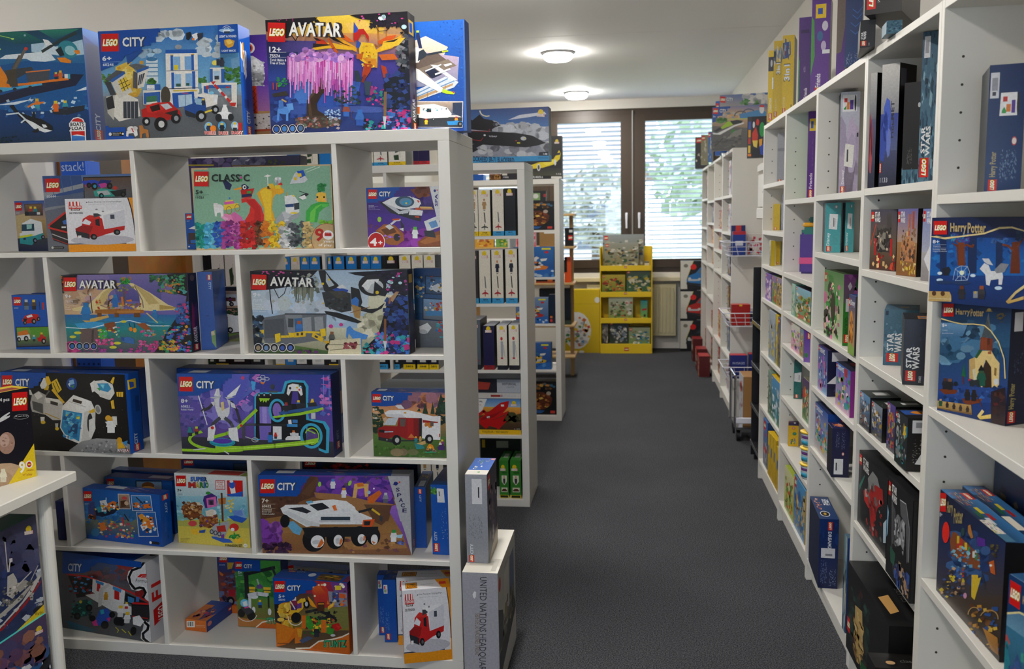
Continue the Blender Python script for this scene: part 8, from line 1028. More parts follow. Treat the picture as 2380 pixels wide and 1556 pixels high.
# ---- bookcase C
B('lilac box spine with colour brick badge and white sticker', 'n745,822 n915,818 o750,385 o578,410', .20, st('C', 0), x=XF+.08, yaw=-.15, free=True, cols='c0b8d0 141416', art='U;g c4cad8 b8aac8 0 0 100 100;p f0f0f4 10 3 84 3 84 19 10 19;r d83028 18 6 34 10;p 3a9a50 16 16 30 13 30 17 16 17;r e08030 32 10 46 17;r 5a3a98 48 8 66 17;e 30343c 76 11 5 8;B 20 40 3 0 40 100 100 c4b4d0 b4a8c4 ccbcd4;p eceae4 30 50 76 52 70 74 24 72;r 3a3c44 38 56 46 68;V e8e4f0 14 76 30 90 Disney;L 8 92 32 99 1;r 20222a 88 40 96 44')
DIS = 'U;g 3a9a9e 4aaab0 0 0 100 100;' + NOK % (68, 8, 68, 8) + 'p e8e8ea 28 22 80 23 76 54 24 52;r 3a3c44 52 30 56 48;r 3a3c44 60 31 63 48;r 4aa0a4 50 66 78 84;V e4f4f4 12 60 36 86 Disney;L 10 87 40 98 1'
B('teal box spine with white sticker left of its twin', 'o440,516 o600,512 o594,962 o450,966', .13, st('C', 1), x=XF+.06, yaw=-.12, free=True, cols='3a9a9e 16181c', art=DIS)
B('teal box spine right of its twin with picture flank', 'o630,508 o716,508 o710,982 o632,978', .12, st('C', 1), x=XF+.10, yaw=-.12, free=True, cols='3a9a9e 8ab0b8', art=DIS)
aisle('o445,1106 o618,1165 p612,478 p440,396', st('C', 2), .10, 'green and pink storybook box with mirror portrait frame', ga('3a7a34', 'c8d8b0', 'f0b8d0 d86aa0 1c3a1c 2a9a3c 16181a e8d0a0', 4, (3, 4, 12, 18), 60, 9, (6, 20, 80, 96), 'o 3aa048 50 52 16 30 3;e 24301c 50 52 12 22;T 2a8a30 22 6 50 16 WICKED;'), '4a8a48 8a3a8a 8a3a8a 3a7a34 3a4a2a', right='U;g 6a2a6a 2a7a2a 0 0 60 100;s 30 10 3 20 0 100 40 2a5a30 8a4a88 c8c0c8;r 2a7a24 0 40 34 100;V 1c5018 6 60 20 84 WICKED;L 4 84 28 96 1;r d8d4d8 8 34 34 52')
aisle('p660,16 p752,36 p742,522 p662,482', st('C', 2), .03, 'navy lion box in front of the storybook box', 'U;g 1c3a78 c8a060 0 0 100 100;e e0902c 44 46 24 20;e d07c20 48 62 20 18;s 30 10 3 20 30 74 84 f0a840 c87820 e89a38 8a5020;p 8ab050 0 80 100 86 100 100 0 100;T e8ecf4 26 8 90 20 Disney;L 2 6 22 20', '1c3a78 2a2a30', x=XF-.005)
aisle('p385,470 p478,514 p472,952 p388,900', st('C', 3), .13, 'blue dream pack with tilted paper tag on the navy spine', ga('2a3a90', '8ab0d8', 'a868c8 3a68c0 e0d8e8 d870a8 4a3a98', 6, (2, 2, 12, 12), extra='T f0f0f4 16 4 70 14 DREAMZ;'), '2a3a90 141a40 141a40 141a40 3a2a58', right='U;g 141a40 10143a 0 0 100 100;r e6e6ea 12 4 56 24;p e8e8ea 40 44 100 40 84 74 0 72;r 3a3c44 60 54 72 64;' + textblock('5a6088', 20, 74, 90, 96), top='U;r 3a2a58 0 0 100 100;e d87838 50 50 26 20')
aisle('p548,612 p680,712 p678,1098 p550,982', st('C', 3), .11, 'bright dream pack with purple flank and stickers', ga('2a6ac0', 'd8b0c8', '4ab0c8 e0c040 3a9a50 8a4ac0 f0e8e8 d84a90', 8, (2, 3, 9, 13), extra='T f0f0f4 12 4 56 14 DREAMZ;r c82828 60 2 78 20;'), '3a78c0 8a2a8a 8a2a8a 8a2a8a 2a2a48', right='U;r 8a2a8a 0 0 100 100;r e6e6ea 16 12 80 38;r 3a3c44 40 24 56 34;r e4e2e8 20 56 100 90', top='U;r 22223c 0 0 100 100;r c82828 20 30 50 70;r d8d8dc 60 30 90 60')
aisle('p362,990 p476,1082 p474,1532 p360,1402', st('C', 4), .08, 'sea coloured dream pack with plain blue flank', ga('2a5ab0', 'd8d0c8', '3a90c8 e07840 3ab0a0 e8c850 8a5ab0 d8e4f0', 10, (2, 3, 9, 12), extra='T f0f0f4 12 5 60 14 DREAMZ;'), '3a78b8 1a4aa0 1a4aa0 1a4aa0 1c2c58', right='U;r 1a4aa0 0 0 100 100;L 60 10 96 22', top='U;r 1c2c58 0 0 100 100;r d8d8dc 30 30 62 70')
B('navy pack back with text columns and barcode sticker', 'm985,535 m1140,530 m1136,992 m978,986', .10, st('C', 4), x=XF-.01, yaw=-.05, free=True, cols='14184a 0a0c20 0a0c20 0a0c20 1c2058', art='U;g 181c4c 12143c 0 0 100 100;' + textblock('7a80a8', 22, 6, 42, 42, 3, 70) + textblock('7a80a8', 54, 6, 74, 42, 5, 70) + NOK % (64, 52, 64, 52) + 'r e4e4e8 14 62 66 94;r 3a3c44 24 70 32 86', top='U;r 1c2058 0 0 100 100;e d87838 50 50 26 22;s 20 8 3 20 20 80 80 e8e0e0 c85a98 d0a040')
B('navy dream box with shield emblem on the bottom shelf', 'r478,186 r686,190 r652,772 r476,762', .28, st('C', 5), yaw=-.06, x=XF-.015, free=True, cols='12306a 0c1c40 0c1c40 0c1c40 143058', art='U;g 0f3070 14204c 0 0 100 100;s 16 12 3 0 0 100 40 123a80 0e2c66;L 44 4 68 16 1;D e8ecf4 46 18 64 44 DREAMZ;r e0e0e6 12 42 84 56;r 8a8c94 34 50 70 53;' + textblock('6a7cb0', 12, 58, 44, 96, 3, 110) + textblock('8a9cc8', 56, 72, 90, 96, 5, 60), top='U;r 143a70 0 0 100 100;e e8e8f0 40 78 26 12;e 14141c 40 78 22 10;e c8a030 40 78 8 5;s 20 8 4 14 10 50 56 c89080 d8a898 8a4a50;T e8ecf4 56 12 90 40 DRM')
aisle('r690,60 r760,130 r728,1000 r700,940', st('C', 5), .10, 'clear bagged blue carton at the end of the bottom shelf', 'U;g 6a8a98 3a5a78 0 0 100 100;B 16 30 3 0 0 100 100 a8b8b8 4a7a98 c8c8b8', '4a6a80 0f3a80', h=.34, x=XF+.0)

# ---- bookcase B
B('purple playset box spine with green leafy flank on the top shelf', 'n470,925 n522,916 o358,440 o290,450', .20, st('B', 0), x=XF+.09, yaw=-.35, free=True, cols='5a1c88 2a7a3a 2a7a3a 2a7a3a 5a1c88', art='U;r 5a1c88 0 0 100 100;r f0cc20 20 8 100 22;r 2a58b0 36 11 70 19;V e8d8f4 30 70 70 88 Friends;L 24 89 80 99 1;' + textblock('8a5ab0', 60, 26, 74, 66), left='U;g 2a9a8a 4a9a30 0 0 100 100;s 40 14 3 0 20 100 100 3a8a30 6ab040 2a6a28')
# rucksack shaped pack
pk = px('o290,1165'); P0 = onx(pk, XF+.09)
bp_ = empty('backpack_pack', (P0.x+.02, P0.y, st('B', 1)+.0005), -.3, 'purple and teal backpack shaped pack with yellow flap', 'toy pack')
bm = bmesh.new(); addbox(bm, -.042, .048, -.05, .05, .012, .215); bmesh.ops.bevel(bm, geom=bm.edges[:], offset=.012, segments=2, affect='EDGES'); link('pouch', mesh_of(bm), mat('teal_pack', '1a7a70', .35), bp_)
bm = bmesh.new(); addbox(bm, -.047, .053, -.056, .054, .0, .19); bmesh.ops.bevel(bm, geom=bm.edges[:], offset=.008, segments=2, affect='EDGES'); link('sleeve', mesh_of(bm), mat('purple_pack', '4a2a8a', .35), bp_)
board('pink_band', bp_, mat('pink_pack', 'd84a88', .35), -.0478, .0538, -.0568, .0548, .045, .075); board('flap', bp_, mat('yellow_pack', 'e8a820', .4), -.036, .04, -.046, .046, .216, .236, .006)
bm = bmesh.new(); addbox(bm, -.014, .018, -.02, .02, .2365, .262); bmesh.ops.bevel(bm, geom=bm.edges[:], offset=.006, segments=2, affect='EDGES'); link('handle', mesh_of(bm), MATS['teal_pack'], bp_)
aisle('l932,462 l966,480 l962,748 l930,718', st('B', 2), .08, 'pale green blind box at the far end of the animal shelf', ga('a8d0c0', '7ab0a0', 'e8e8d8 4a9a80 c8d8b0', 3, (3, 3, 14, 12)), '8ac0b0 1a7a6a')
aisle('l976,482 l1102,548 l1102,838 l966,742', st('B', 2), .09, 'leafy meadow box with teal flank', ga('8ac0d8', '6a8a3a', '4a7a30 c8a840 e8e0c0 d85a48 8ab050 3a5a28', 5, (3, 3, 10, 12), 60), '7a9a50 14665a 14665a 14665a 2a2a48')
aisle('l928,812 l1000,842 l1004,1090 l926,1030', st('B', 3), .08, 'pink edged picture pack beside the violet pack', ga('d8e0d0', 'e8a0b8', '8ac048 e84a90 f0d8e0 c8d890 8a6ac0', 7, (3, 3, 14, 12)), 'd8c0c8 d83a88')
aisle('l1006,846 l1040,862 l1038,1115 l1006,1092', st('B', 3), .08, 'orchard picture pack with magenta flank', ga('7a9ac0', '8a8a40', 'c8b040 6a8a40 d85a40 e8d8b8', 9, (3, 3, 20, 12)), '8a9a60 c01c78')
B('violet pack turned to show its side', 'l1044,882 l1100,890 l1098,1202 l1040,1180', .09, st('B', 3), x=XF-.005, yaw=-.6, free=True, cols='5a3a98 8a60b0', art='U;g 5a3a98 8a68b8 0 0 100 100;e 3a8a40 40 78 24 8;L 50 6 96 26 1')
B('dark teal pack back with white tag by the bookcase divider', 'p170,632 p240,640 p238,1022 p170,1016', .09, st('B', 4), x=XF+.05, yaw=-.2, free=True, cols='1a6a64', art='U;r 1a6a64 0 0 100 100;p e4e4e6 6 30 100 26 92 54 4 52;r 3a3c44 66 34 74 48;' + textblock('4a9a94', 20, 60, 80, 84) + 'L 20 88 62 98 1')
aisle('p250,752 p312,816 p308,1200 p250,1130', st('B', 4), .09, 'bright carnival pack with a red dot sticker', ga('5a3a70', '6a8a48', 'd8a030 d84a48 3a9a60 8ac8b0 e8d8b0', 11, None, extra='e f03020 26 36 12 12;'), '6a6a50 2a2a48')
B('yellow hanging card pack with purple header on a low shelf', 'm604,478 m690,474 m680,796 m588,790', .03, st('B', 5), x=XF+.03, yaw=-.1, free=True, cols='e8b818 c89810 c89810 c89810 3a2c58', art='U;r e8b818 0 0 100 100;r 3a2c58 0 0 100 14;e f0f0f0 62 3 10 2;L 36 20 66 28;e 3a8a48 60 48 20 7;p 3a9ac8 50 46 70 44 66 50;s 20 7 3 26 62 70 92 3aa050 3a90c0 8a4ab0 2a7a3c')
# tower of clear tubs with yellow lids
q0 = onx(px('m735,1015'), XF+.02)
tub = empty('stacked_tub_set', (.748, 3.835, st('B', 5)+.0005), 0, 'stack of clear tubs with yellow lids and blue filling', 'tub stack')
tub.scale.z = .8
for k in range(3):
    z0 = k*.088
    bm = bmesh.new(); lathe(bm, [(.034, 0), (.038, .008), (.041, .07), (.041, .074)], 20, (0, 0, z0)); link('tub', mesh_of(bm, smooth=True), mat('clear_tub', 'b8c4cc', .15), tub)
    bm = bmesh.new(); lathe(bm, [(.044, .0745), (.046, .078), (.046, .084), (.030, .087)], 20, (0, 0, z0)); link('lid', mesh_of(bm, smooth=True), mat('lid_yellow', 'f0c830', .4), tub)
    for j, (c, n_) in enumerate((('2a90b0', 'filling_blue'), ('5a2a70', 'filling_purple'))):
        bm = bmesh.new(); lathe(bm, [(.0392, .012+.027*j), (.0412, .036+.027*j)], 20, (0, 0, z0)); link('filling', mesh_of(bm, smooth=True), mat(n_, c, .3), tub)
aisle('m558,872 m640,960 m634,1340 m556,1195', st('B', 6), .09, 'light farm picture box low beside the divider', ga('e8e4b0', '9ab048', 'c8d060 4a8a38 e8c030 d84a30 8ab050', 13, None), 'c8c870 d8b020 d8b020 d8b020 a8b848')
aisle('m645,950 m750,1085 m738,1530 m640,1355', st('B', 6), .10, 'blue harbour box with a grey crane on the lowest shelf', ga('4a9ad0', '6a90b0', 'e0c880 d8a050 8a6a50 3a68a8 c8b890', 15, (3, 2, 20, 22), extra='l 4a4a50 2 74 20 66 60 62 92;'), '5a90b8 c8a040')

# ---- bookcase A
B('grey carton spine on the top shelf of the yellow box bookcase', 'k795,505 k872,500 k868,925 k800,942', .2, st('A', 0), x=XF+.09, yaw=-.15, free=True, cols='a8aab2', art='U;g b0b0b8 9a9ca6 0 0 100 100;r 8e9098 0 30 100 36;L 14 91 56 99 1')
B('narrow yellow brick box in front of a white paper pack', 'k768,1148 k830,1142 k826,1386 k764,1390', .04, st('A', 1), x=XF+.06, yaw=-.2, free=True, cols='d8b818 b89410', art='U;g e0c020 d0ac18 0 0 100 100;' + textblock('a88a10', 20, 30, 80, 70) + 'L 20 88 50 98 1')
B('white and blue patterned paper pack behind the yellow box', 'k830,1063 k868,1058 k866,1386 k838,1391', .04, st('A', 1), x=XF+.11, yaw=-.15, free=True, cols='d0d4e4', art='U;g d8dcea b8c0d8 0 0 100 100;s 40 8 3 0 0 100 100 b8c4e0 e8ecf4 a0acd0')
aisle('l726,72 l744,75 l742,294 l730,290', st('A', 2), .025, 'grey white blind box left of the yellow spine', ga('c8c8c0', '8a8a84', 'e8e8e8 6a6a68 a8a89a', 3, None), 'b8b8b0 d8b818')
B('yellow spine with logo on the third yellow shelf', 'l790,90 l832,82 l830,325 l788,322', .05, st('A', 2), x=XF+.055, yaw=-.3, free=True, cols='d8b418 9aa078', art='U;r d8b418 0 0 100 100;L 24 86 72 96 1')
aisle('l697,372 l750,384 l748,590 l695,580', st('A', 3), .09, 'purple unicorn style pack first in its row', ga('6a4aa8', '8a6ac0', 'f0f0f0 e8c0d8 c8a0e0', 5, (3, 4, 16, 14)), '6a4aa8 3a2a60')
aisle('l754,392 l792,402 l790,618 l752,605', st('A', 3), .09, 'garden parrot pack second in its row', ga('8a6ab0', '4a8a38', 'd83a30 e8c030 3a8a40', 6, (3, 4, 20, 14)), '6a8a58 e0b818')
aisle('l796,408 l852,425 l850,658 l794,622', st('A', 3), .10, 'amber jungle pack third in its row', ga('8a80a8', 'a8883a', 'c89030 6a5a28 e0c060 4a4a28', 7, (3, 4, 18, 14)), 'a08a50 e0b818')
aisle('l728,695 l786,738 l784,1100 l724,1070', st('A', 4), .10, 'tall pale yellow and blue pack at the far end', ga('a8b4c0', '8aa0b0', 'e0c840 8a98a8 c8d0d8', 8, None), 'a0a8b0 d8b818')
aisle('l788,742 l806,752 l804,1160 l786,1140', st('A', 4), .10, 'slim yellow flower pack in the tall row', ga('e0c020', 'b0a030', 'e8d040 3a6ab0 f0f0f0', 9, None), 'd8b818 b89410')
aisle('l808,760 l846,790 l842,1200 l806,1170', st('A', 4), .10, 'dark blue pack with yellow flank in the tall row', ga('3a4a78', '6a6a48', 'c8a040 2a3a60 8a8a80', 10, (4, 4, 30, 12)), '3a4a70 d8b818')
aisle('m402,-10 m436,25 m434,470 m404,410', st('A', 5), .09, 'green grey scenery pack by the divider', ga('8aa090', '4a6a48', 'c8d0c0 2a4a30 8a9a88', 11, None), '6a8a70 d8b818')
aisle('m438,50 m520,118 m512,545 m434,475', st('A', 5), .10, 'sky blue wind turbine pack with yellow top', ga('5aa0d8', '3a7a40', 'e8ecf0 c8d8e4 3a8a90 8ab0c8', 12, (3, 3, 12, 10)), '6aa0c0 d8b818 d8b818 d8b818 e0b818')
aisle('m372,450 m440,520 m398,840 m362,828', st('A', 6), .08, 'blue city pack at the back of the lowest yellow row', ga('3a78c0', '5a6a78', 'c8c8c8 d83a30 8a98a8', 13, (10, 4, 60, 22)), '4a78b0 2a4a80')
for k, (a, b, t, u, lb) in enumerate(((408, 432, 555, 990, 'yellow building box first of four on the lowest shelf'), (432, 458, 580, 1040, 'yellow building box second of four on the lowest shelf'), (458, 484, 612, 1085, 'yellow building box third of four on the lowest shelf'), (484, 512, 690, 1165, 'yellow building box nearest of four on the lowest shelf'))):
    aisle('m%d,%d m%d,%d m%d,%d m%d,%d' % (a, t, b-3, t+22, b-9, u, a-6, u-35), st('A', 6), .10, lb, 'U;g e0bc1c d0a814 0 0 100 100;s 10 10 %d 10 30 90 80 d8b018 e8c828 c8a010;r 3a6aa8 20 30 60 50' % k, 'd8b418 c8a010 c8a010 c8a010 e8c020', x=XF+.006)

# ---- on top of the bookcases
ZT = 2.0204
for q_, y_, cols_, art_, lb in (
    ('n88,455 n137,450 n137,1085 n90,1088', 4.98, 'e8c01c 3a3c40', 'U;r ecc41e 0 0 100 100;r 1c2034 2 9 100 29;e c8c8c8 60 18 20 5;T f8f8f8 76 38 100 54 1;V f0ecd8 30 66 70 86 CREATOR;L 20 88 84 98 1', 'yellow building box at the far end above the bookcase'),
    ('n137,370 n212,362 n215,1045 n138,1070', 4.86, 'e8c01c 8a98a8', 'U;r ecc41e 0 0 100 100;s 30 12 3 4 9 96 24 8aa0b8 c8b890 5a7a90 e8e0d0;V 2a2a2a 28 27 80 43 3in1;V fafafa 32 28 76 42 3in1;v f0ecd8 26 74 40 90 CREATOR;L 10 90 44 97 1', 'yellow three in one box in the middle of the yellow trio'),
    ('n212,320 n325,312 n320,1000 n215,1030', 4.72, 'e8c01c 2a3038', 'U;r ecc41e 0 0 100 100;p 3a4a78 2 9 66 8 70 24 40 28 2 29;s 20 10 4 8 10 60 26 c83a38 3a5aa8 e0dcd0 8a98a8;V 2a2a2a 12 35 68 57 3in1;V fafafa 16 36 64 56 3in1;v f0ecd8 14 76 26 92 CREATOR;L 8 90 32 97 1;r 20222a 78 86 84 90', 'yellow three in one box with a dark flank'),
    ('n372,160 n468,150 n470,830 n360,900', 4.30, '4a2478 3a90d0', 'U;g 5a2c88 4a2072 0 0 100 100;r 3a1860 14 14 84 18;v c8b0d8 44 56 60 62 41731;V e8dcf0 48 80 76 92 Friends;L 44 92 80 99 1;p 3a9a48 0 40 10 50 10 90 0 100', 'purple playset box spine next to the yellow trio'),
    ('n490,-30 n655,-40 n640,700 n472,822', 3.95, '5a2c88 3a2a30', 'U;g 5a2c88 642f92 0 0 100 100;r f0c81c 20 8 76 22;r 2a50b0 32 12 58 18;e d8d0e0 72 30 16 5;e 3a6a98 46 40 16 5;e c8b8d8 66 50 14 5;r e8e8ee 60 54 100 58;V f0e8f4 26 78 54 92 Friends;L 24 92 66 101 1;p 4a9a40 0 20 14 24 20 60 0 80', 'large purple playset box with round symbols above the bookcases'),
    ('n705,-60 n860,-70 n845,600 n700,664', 3.45, '4a2478 3a2a30', 'U;g 3a1c60 5a2c88 0 0 100 100;p 6a5a50 0 0 50 0 50 40 30 70 0 72;L 44 92 92 102 1', 'purple box with brown edge above the lilac shelf'),
    ('n780,-60 n940,-70 n930,478 n780,520', 3.22, '102a58 0a1c40', 'U;g 0f2a5c 143468 0 0 100 100;l 2a5aa0 1.5 30 40 60 46 100 38;l 2a5aa0 1.5 30 50 60 56 100 50;l 2a5aa0 1.5 40 30 70 36 100 28;l 2a5aa0 1.5 40 22 70 28 100 20;' + textblock('8a9ab8', 10, 80, 46, 98, 3, 50) + textblock('8a9ab8', 54, 80, 96, 98, 5, 50), 'navy wavy patterned box back above the lilac shelf')):
    B(lb, q_, .16, ZT, y=y_, yaw=-.25, free=True, cols=cols_, art=art_)
B('black space box with white title above the dark bookcase', 'n918,165 n1062,190 n1050,430 n915,412', .2, ZT, y=2.86, yaw=-.2, free=True, cols='1a181a 120e0c', art='U;r 1c1a1c 0 0 100 100;V f0f0f0 6 44 20 70 STAR;V f0f0f0 22 42 40 72 WARS;L 6 76 42 94 1;v c8c8c8 56 84 64 94 75381', right='U;r 120e0c 0 0 100 100;T 9a9284 30 80 80 92 Disney')
k_ = LAST
B('black space box lying across its neighbour near the ceiling', 'n960,-100 n1290,-110 n1285,80 n955,180', .30, DIM[k_.name][3]+.001, y=2.80, yaw=-.45, free=True, h=.15, cols='1c1a1c 161012 161012 161012 1c1a1c', art='U;r 201e20 0 0 100 100;L 6 40 30 90 1;v c8c8c8 36 40 42 80 75380')
B('teal space box lying flat at the back above the dark bookcase', 'n1150,265 n1290,250 n1290,340 n1150,350', .08, ZT, y=2.66, yaw=-.1, free=True, h=.035, cols='4a7488', art='U;r 4a7488 0 0 100 100;s 40 12 3 0 0 100 100 3a6078 6a94a8 2a4a60')

# ================================================================== between the bookcases
def wire_basket(z, label, h=.10):
    o = empty('wire_basket', (.80, 6.60, z), 0, label, 'basket')
    x0, x1, y0, y1 = -.17, .2, -.17, .1872
    bm = bmesh.new(); tube(bm, [(x0, y0, h), (x1, y0, h), (x1, y1, h), (x0, y1, h), (x0, y0, h)], .0035, 8); link('rim', mesh_of(bm), M_WIRE, o)
    k = .045; bm = bmesh.new(); tube(bm, [(x0+k, y0+k, 0), (x1-k, y0+k, 0), (x1-k, y1, 0), (x0+k, y1, 0), (x0+k, y0+k, 0)], .003); link('base_wire', mesh_of(bm), M_WIRE, o)
    bm = bmesh.new()
    for i in range(6):
        u = i/5; X, Xb = x0+(x1-x0)*u, x0+k+(x1-x0-2*k)*u; tube(bm, [(X, y0, h), (Xb, y0+k, 0), (Xb, y1, 0), (X, y1, h)], .002, 5)
        Y, Yb = y0+(y1-y0)*u, y0+k+(y1-y0-k)*u; tube(bm, [(x0, Y, h), (x0+k, Yb, 0), (x1-k, Yb, 0), (x1, Y, h)], .002, 5)
    for t in (.33, .66): tube(bm, [(x0+k*(1-t), y0+k*(1-t), h*t), (x1-k*(1-t), y0+k*(1-t), h*t), (x1-k*(1-t), y1, h*t), (x0+k*(1-t), y1, h*t), (x0+k*(1-t), y0+k*(1-t), h*t)], .002, 5)
    tag(link('wire_grid', mesh_of(bm), M_WIRE, o), kind='stuff'); return o
def inbasket(z, items):
    for x, y, w, d, h, c, art, lb in items:
        o = link('small_box', cardbody(w, d, h, dirty(c)), None, None, (.80+x, 6.60+y, z+.0045), 0); tag(o, lb, 'box')
        if art:
            fw, fh, mw = FACE['front'](w, d, h); pr = Print(UQ, fw, fh); pr.run('C U;'+art); pr.build('front_print', o, mw)
wire_basket(1.24, 'white wire basket of blue packs, highest on the bookcase end')
inbasket(1.24, [(-.06, -.06, .09, .05, .17, '1c3a90 14286a', 'r c02838 0 0 100 14;r d8d8e4 20 40 80 60', 'blue pack with white panel in the highest wire basket'), (.06, .0, .10, .06, .15, 'd8d0c8 c8a8b0', 's 30 16 3 0 0 100 100 d85a78 8ab0d8 e8e8ec c83040', 'flowery white pack in the highest wire basket'), (-.05, .09, .10, .05, .21, '24306a', 'r d83a30 30 0 70 20', 'dark blue pack behind the white panel pack')])
wire_basket(.735, 'white wire basket of red packs, middle one on the bookcase end')
inbasket(.735, [(-.04, -.04, .13, .09, .15, 'b81c18 8a1410 8a1410 8a1410 c82820', 'r a81814 0 0 100 100;r e8c030 40 0 56 8', 'red gift pack in the middle wire basket'), (.10, -.02, .09, .08, .16, 'e8c020', 'g f0d030 d8b018 0 0 100 100', 'yellow pack beside the red gift pack'), (.02, .09, .2, .05, .08, '2a5ab0', '', 'blue flat pack under the red gift pack')])
wire_basket(.345, 'white wire basket of navy packs, lowest on the bookcase end')
inbasket(.345, [(-.05, -.03, .12, .09, .17, '1c2a78 141e58 141e58 141e58 c03040', 't c8d0e8 14 30 86 40 PAYSAGES', 'navy pack with red lid in the lowest wire basket'), (.08, -.01, .11, .09, .175, '1c2a78 141e58 141e58 141e58 c03040', 'e 3a8a40 70 80 20 14', 'navy pack with green spot in the lowest wire basket')])
rk = empty('black_metal_rack', (.725, 5.41, 0), 0, 'tall black metal rack beside the yellow box bookcase', 'rack')
for s_ in (-.20, .185): board('side_panel', rk, M_BLACK, 0, .30, s_, s_+.014, .03, 1.21)
board('back_panel', rk, M_BLACK, .286, .30, -.185, .184, .03, 1.21)
for z in (.10, .34, .60, .86):
    sh_ = board('shelf', rk, M_BLACK, .004, .285, -.185, .184, z, z+.02); b_ = board('front_rail', rk, M_STEEL, -.006, .0035, -.185, .184, z+.005, z+.03)
for s_ in (-.193, .192): board('foot', rk, M_BLACK, .02, .06, s_-.012, s_+.012, 0, .0295)
for z, w_, hh, c, lb in ((.62, .12, .14, '2a6a6a', 'teal pack on the black metal rack'), (.36, .16, .15, 'a83a40', 'red pack on the black metal rack'), (.12, .18, .14, '6a6a70', 'grey pack on the black metal rack')):
    o = link('small_box', cardbody(.14, w_, hh, dirty(c)), None, None, (.84, 5.41, z+.0006), 0); tag(o, lb, 'box')
    fw, fh, mw = FACE['left'](.14, w_, hh); pr = Print(UQ, fw, fh); pr.run('C U;g %s e8e0d8 0 0 100 100;s 20 12 3 10 20 90 90 c83a30 e8e8e8 3a5a8a;L 4 4 26 24' % c); pr.build('side_print', o, mw)
wc = empty('white_wall_cabinet', (WR, 5.95, 0), 0, 'white two door wall cabinet with a rounded lid', 'cabinet')
board('body', wc, M_WHITE, -.215, -.0006, -.33, .33, 1.575, 1.80, .004); board('lid', wc, M_WHITE, -.235, -.0006, -.35, .35, 1.8005, 1.872, .018); board('base_ledge', wc, M_WHITE, -.235, -.0006, -.35, .35, 1.50, 1.5745, .006)
for s_ in (-.325, .003):
    dr = board('door', wc, M_WHITE, -.2295, -.2155, s_, s_+.322, 1.58, 1.796, .003); link('knob', boxmesh(-.008, 0, -.006, .006, 0, .012, .002), M_STEEL, dr, (-.008, -.12 if s_ > 0 else .12, .09))
B('black flower and house build box on the white wall cabinet', 'y500,425 y690,400 y690,765 y500,795', .06, 1.872, y=5.62, yaw=-.12, free=True, cols='201e20', h=.245,
  art='U;r 232023 0 0 100 100;r 3a3636 0 0 22 100;r 3a5ab8 6 12 18 30;r e8a020 6 32 18 50;r c83028 6 52 18 66;r e8c030 6 70 18 88;p c83a28 26 40 46 24 58 48 54 58 26 58;p e8c850 28 58 56 58 52 76 34 72;e 2a9a48 78 32 14 18;e d83028 54 14 8 8;e d8d8dc 34 20 6 8;p e8a020 62 56 80 54 78 74 66 74;p 2a4ab0 66 74 100 60 100 96 72 92;r 141214 24 78 66 100;r e88020 4 90 22 96')
tr = empty('hand_trolley', (.70, 6.17, 0), 0, 'chrome hand trolley carrying a brown carton', 'trolley')
bm = bmesh.new(); addbox(bm, -.02, .28, -.14, .16, .085, .10); link('platform', mesh_of(bm), M_STEEL, tr)
board('white_bar', tr, M_WIRE, -.02, .28, -.16, -.142, .13, .17, .004)
for xx, yy in ((.0, -.10), (.25, -.10), (.0, .12), (.25, .12)):
    bm = bmesh.new(); cyl(bm, (xx-.012, yy, .036), (xx+.012, yy, .036), .036, n=18); wl = link('wheel', mesh_of(bm), M_BLACK, tr)
    bm = bmesh.new(); addbox(bm, xx-.02, xx-.014, yy-.014, yy+.014, .03, .085); addbox(bm, xx+.014, xx+.02, yy-.014, yy+.014, .03, .085); link('fork', mesh_of(bm), M_STEEL, wl)
bm = bmesh.new(); tube(bm, [(-.025, -.13, .10), (-.025, -.13, .45), (-.025, .15, .45), (-.025, .15, .10)], .009, 8); link('handle', mesh_of(bm), M_STEEL, tr)
o = link('brown_carton', cardbody(.22, .24, .34, dirty('a87c4a b88a58 a87c4a c8ccd4 b88a58')), None, None, (.84, 6.19, .1006), 0); tag(o, 'brown carton with a printed white flank on the trolley', 'carton')
fw, fh, mw = FACE['left'](.22, .24, .34); pr = Print(UQ, fw, fh); pr.run('C U;r d0d4dc 0 0 100 100;e d84030 50 26 20 12;s 16 10 3 10 40 90 90 c86a58 8a98b0 e0e4ea'); pr.build('side_print', o, mw)

# ================================================================== far bookcases
rf = random.Random(12)
PALS = [('black', '1c1c22', 'c83028 8a8a90 e8c030'), ('dark red', 'a02420', 'e8c030 d8d0c8 2a2a30'), ('navy', '1c2a58', '8ab0d8 c8c8d0 d8a040'), ('white', 'd8d8dc', '8a98b0 c8c0d0 d85a58'), ('grey blue', '5a7090', 'c8ccd4 3a4a60 e0c888'), ('orange', 'c86a28', 'f0d040 8a2a18 e8e0d0'), ('brown', '6a4a30', 'd8a850 3a2a1c c8c0b0')]
WHERE = ['bookcase by the car boxes', 'bookcase with bulging red boxes', 'bookcase with small red boxes', 'bookcase carrying wire baskets']
ORD = ['top', 'second', 'third', 'fourth', 'fifth', 'lowest', 'seventh']
LAY = {0: [0, 2, 4, 0, 0, 1], 1: [-1, 2, 5, 1, -1, 1, 1], 2: [-1, 1, 1, -1, 5, 1], 3: [3, 3, 2, 6, 4, 3]}
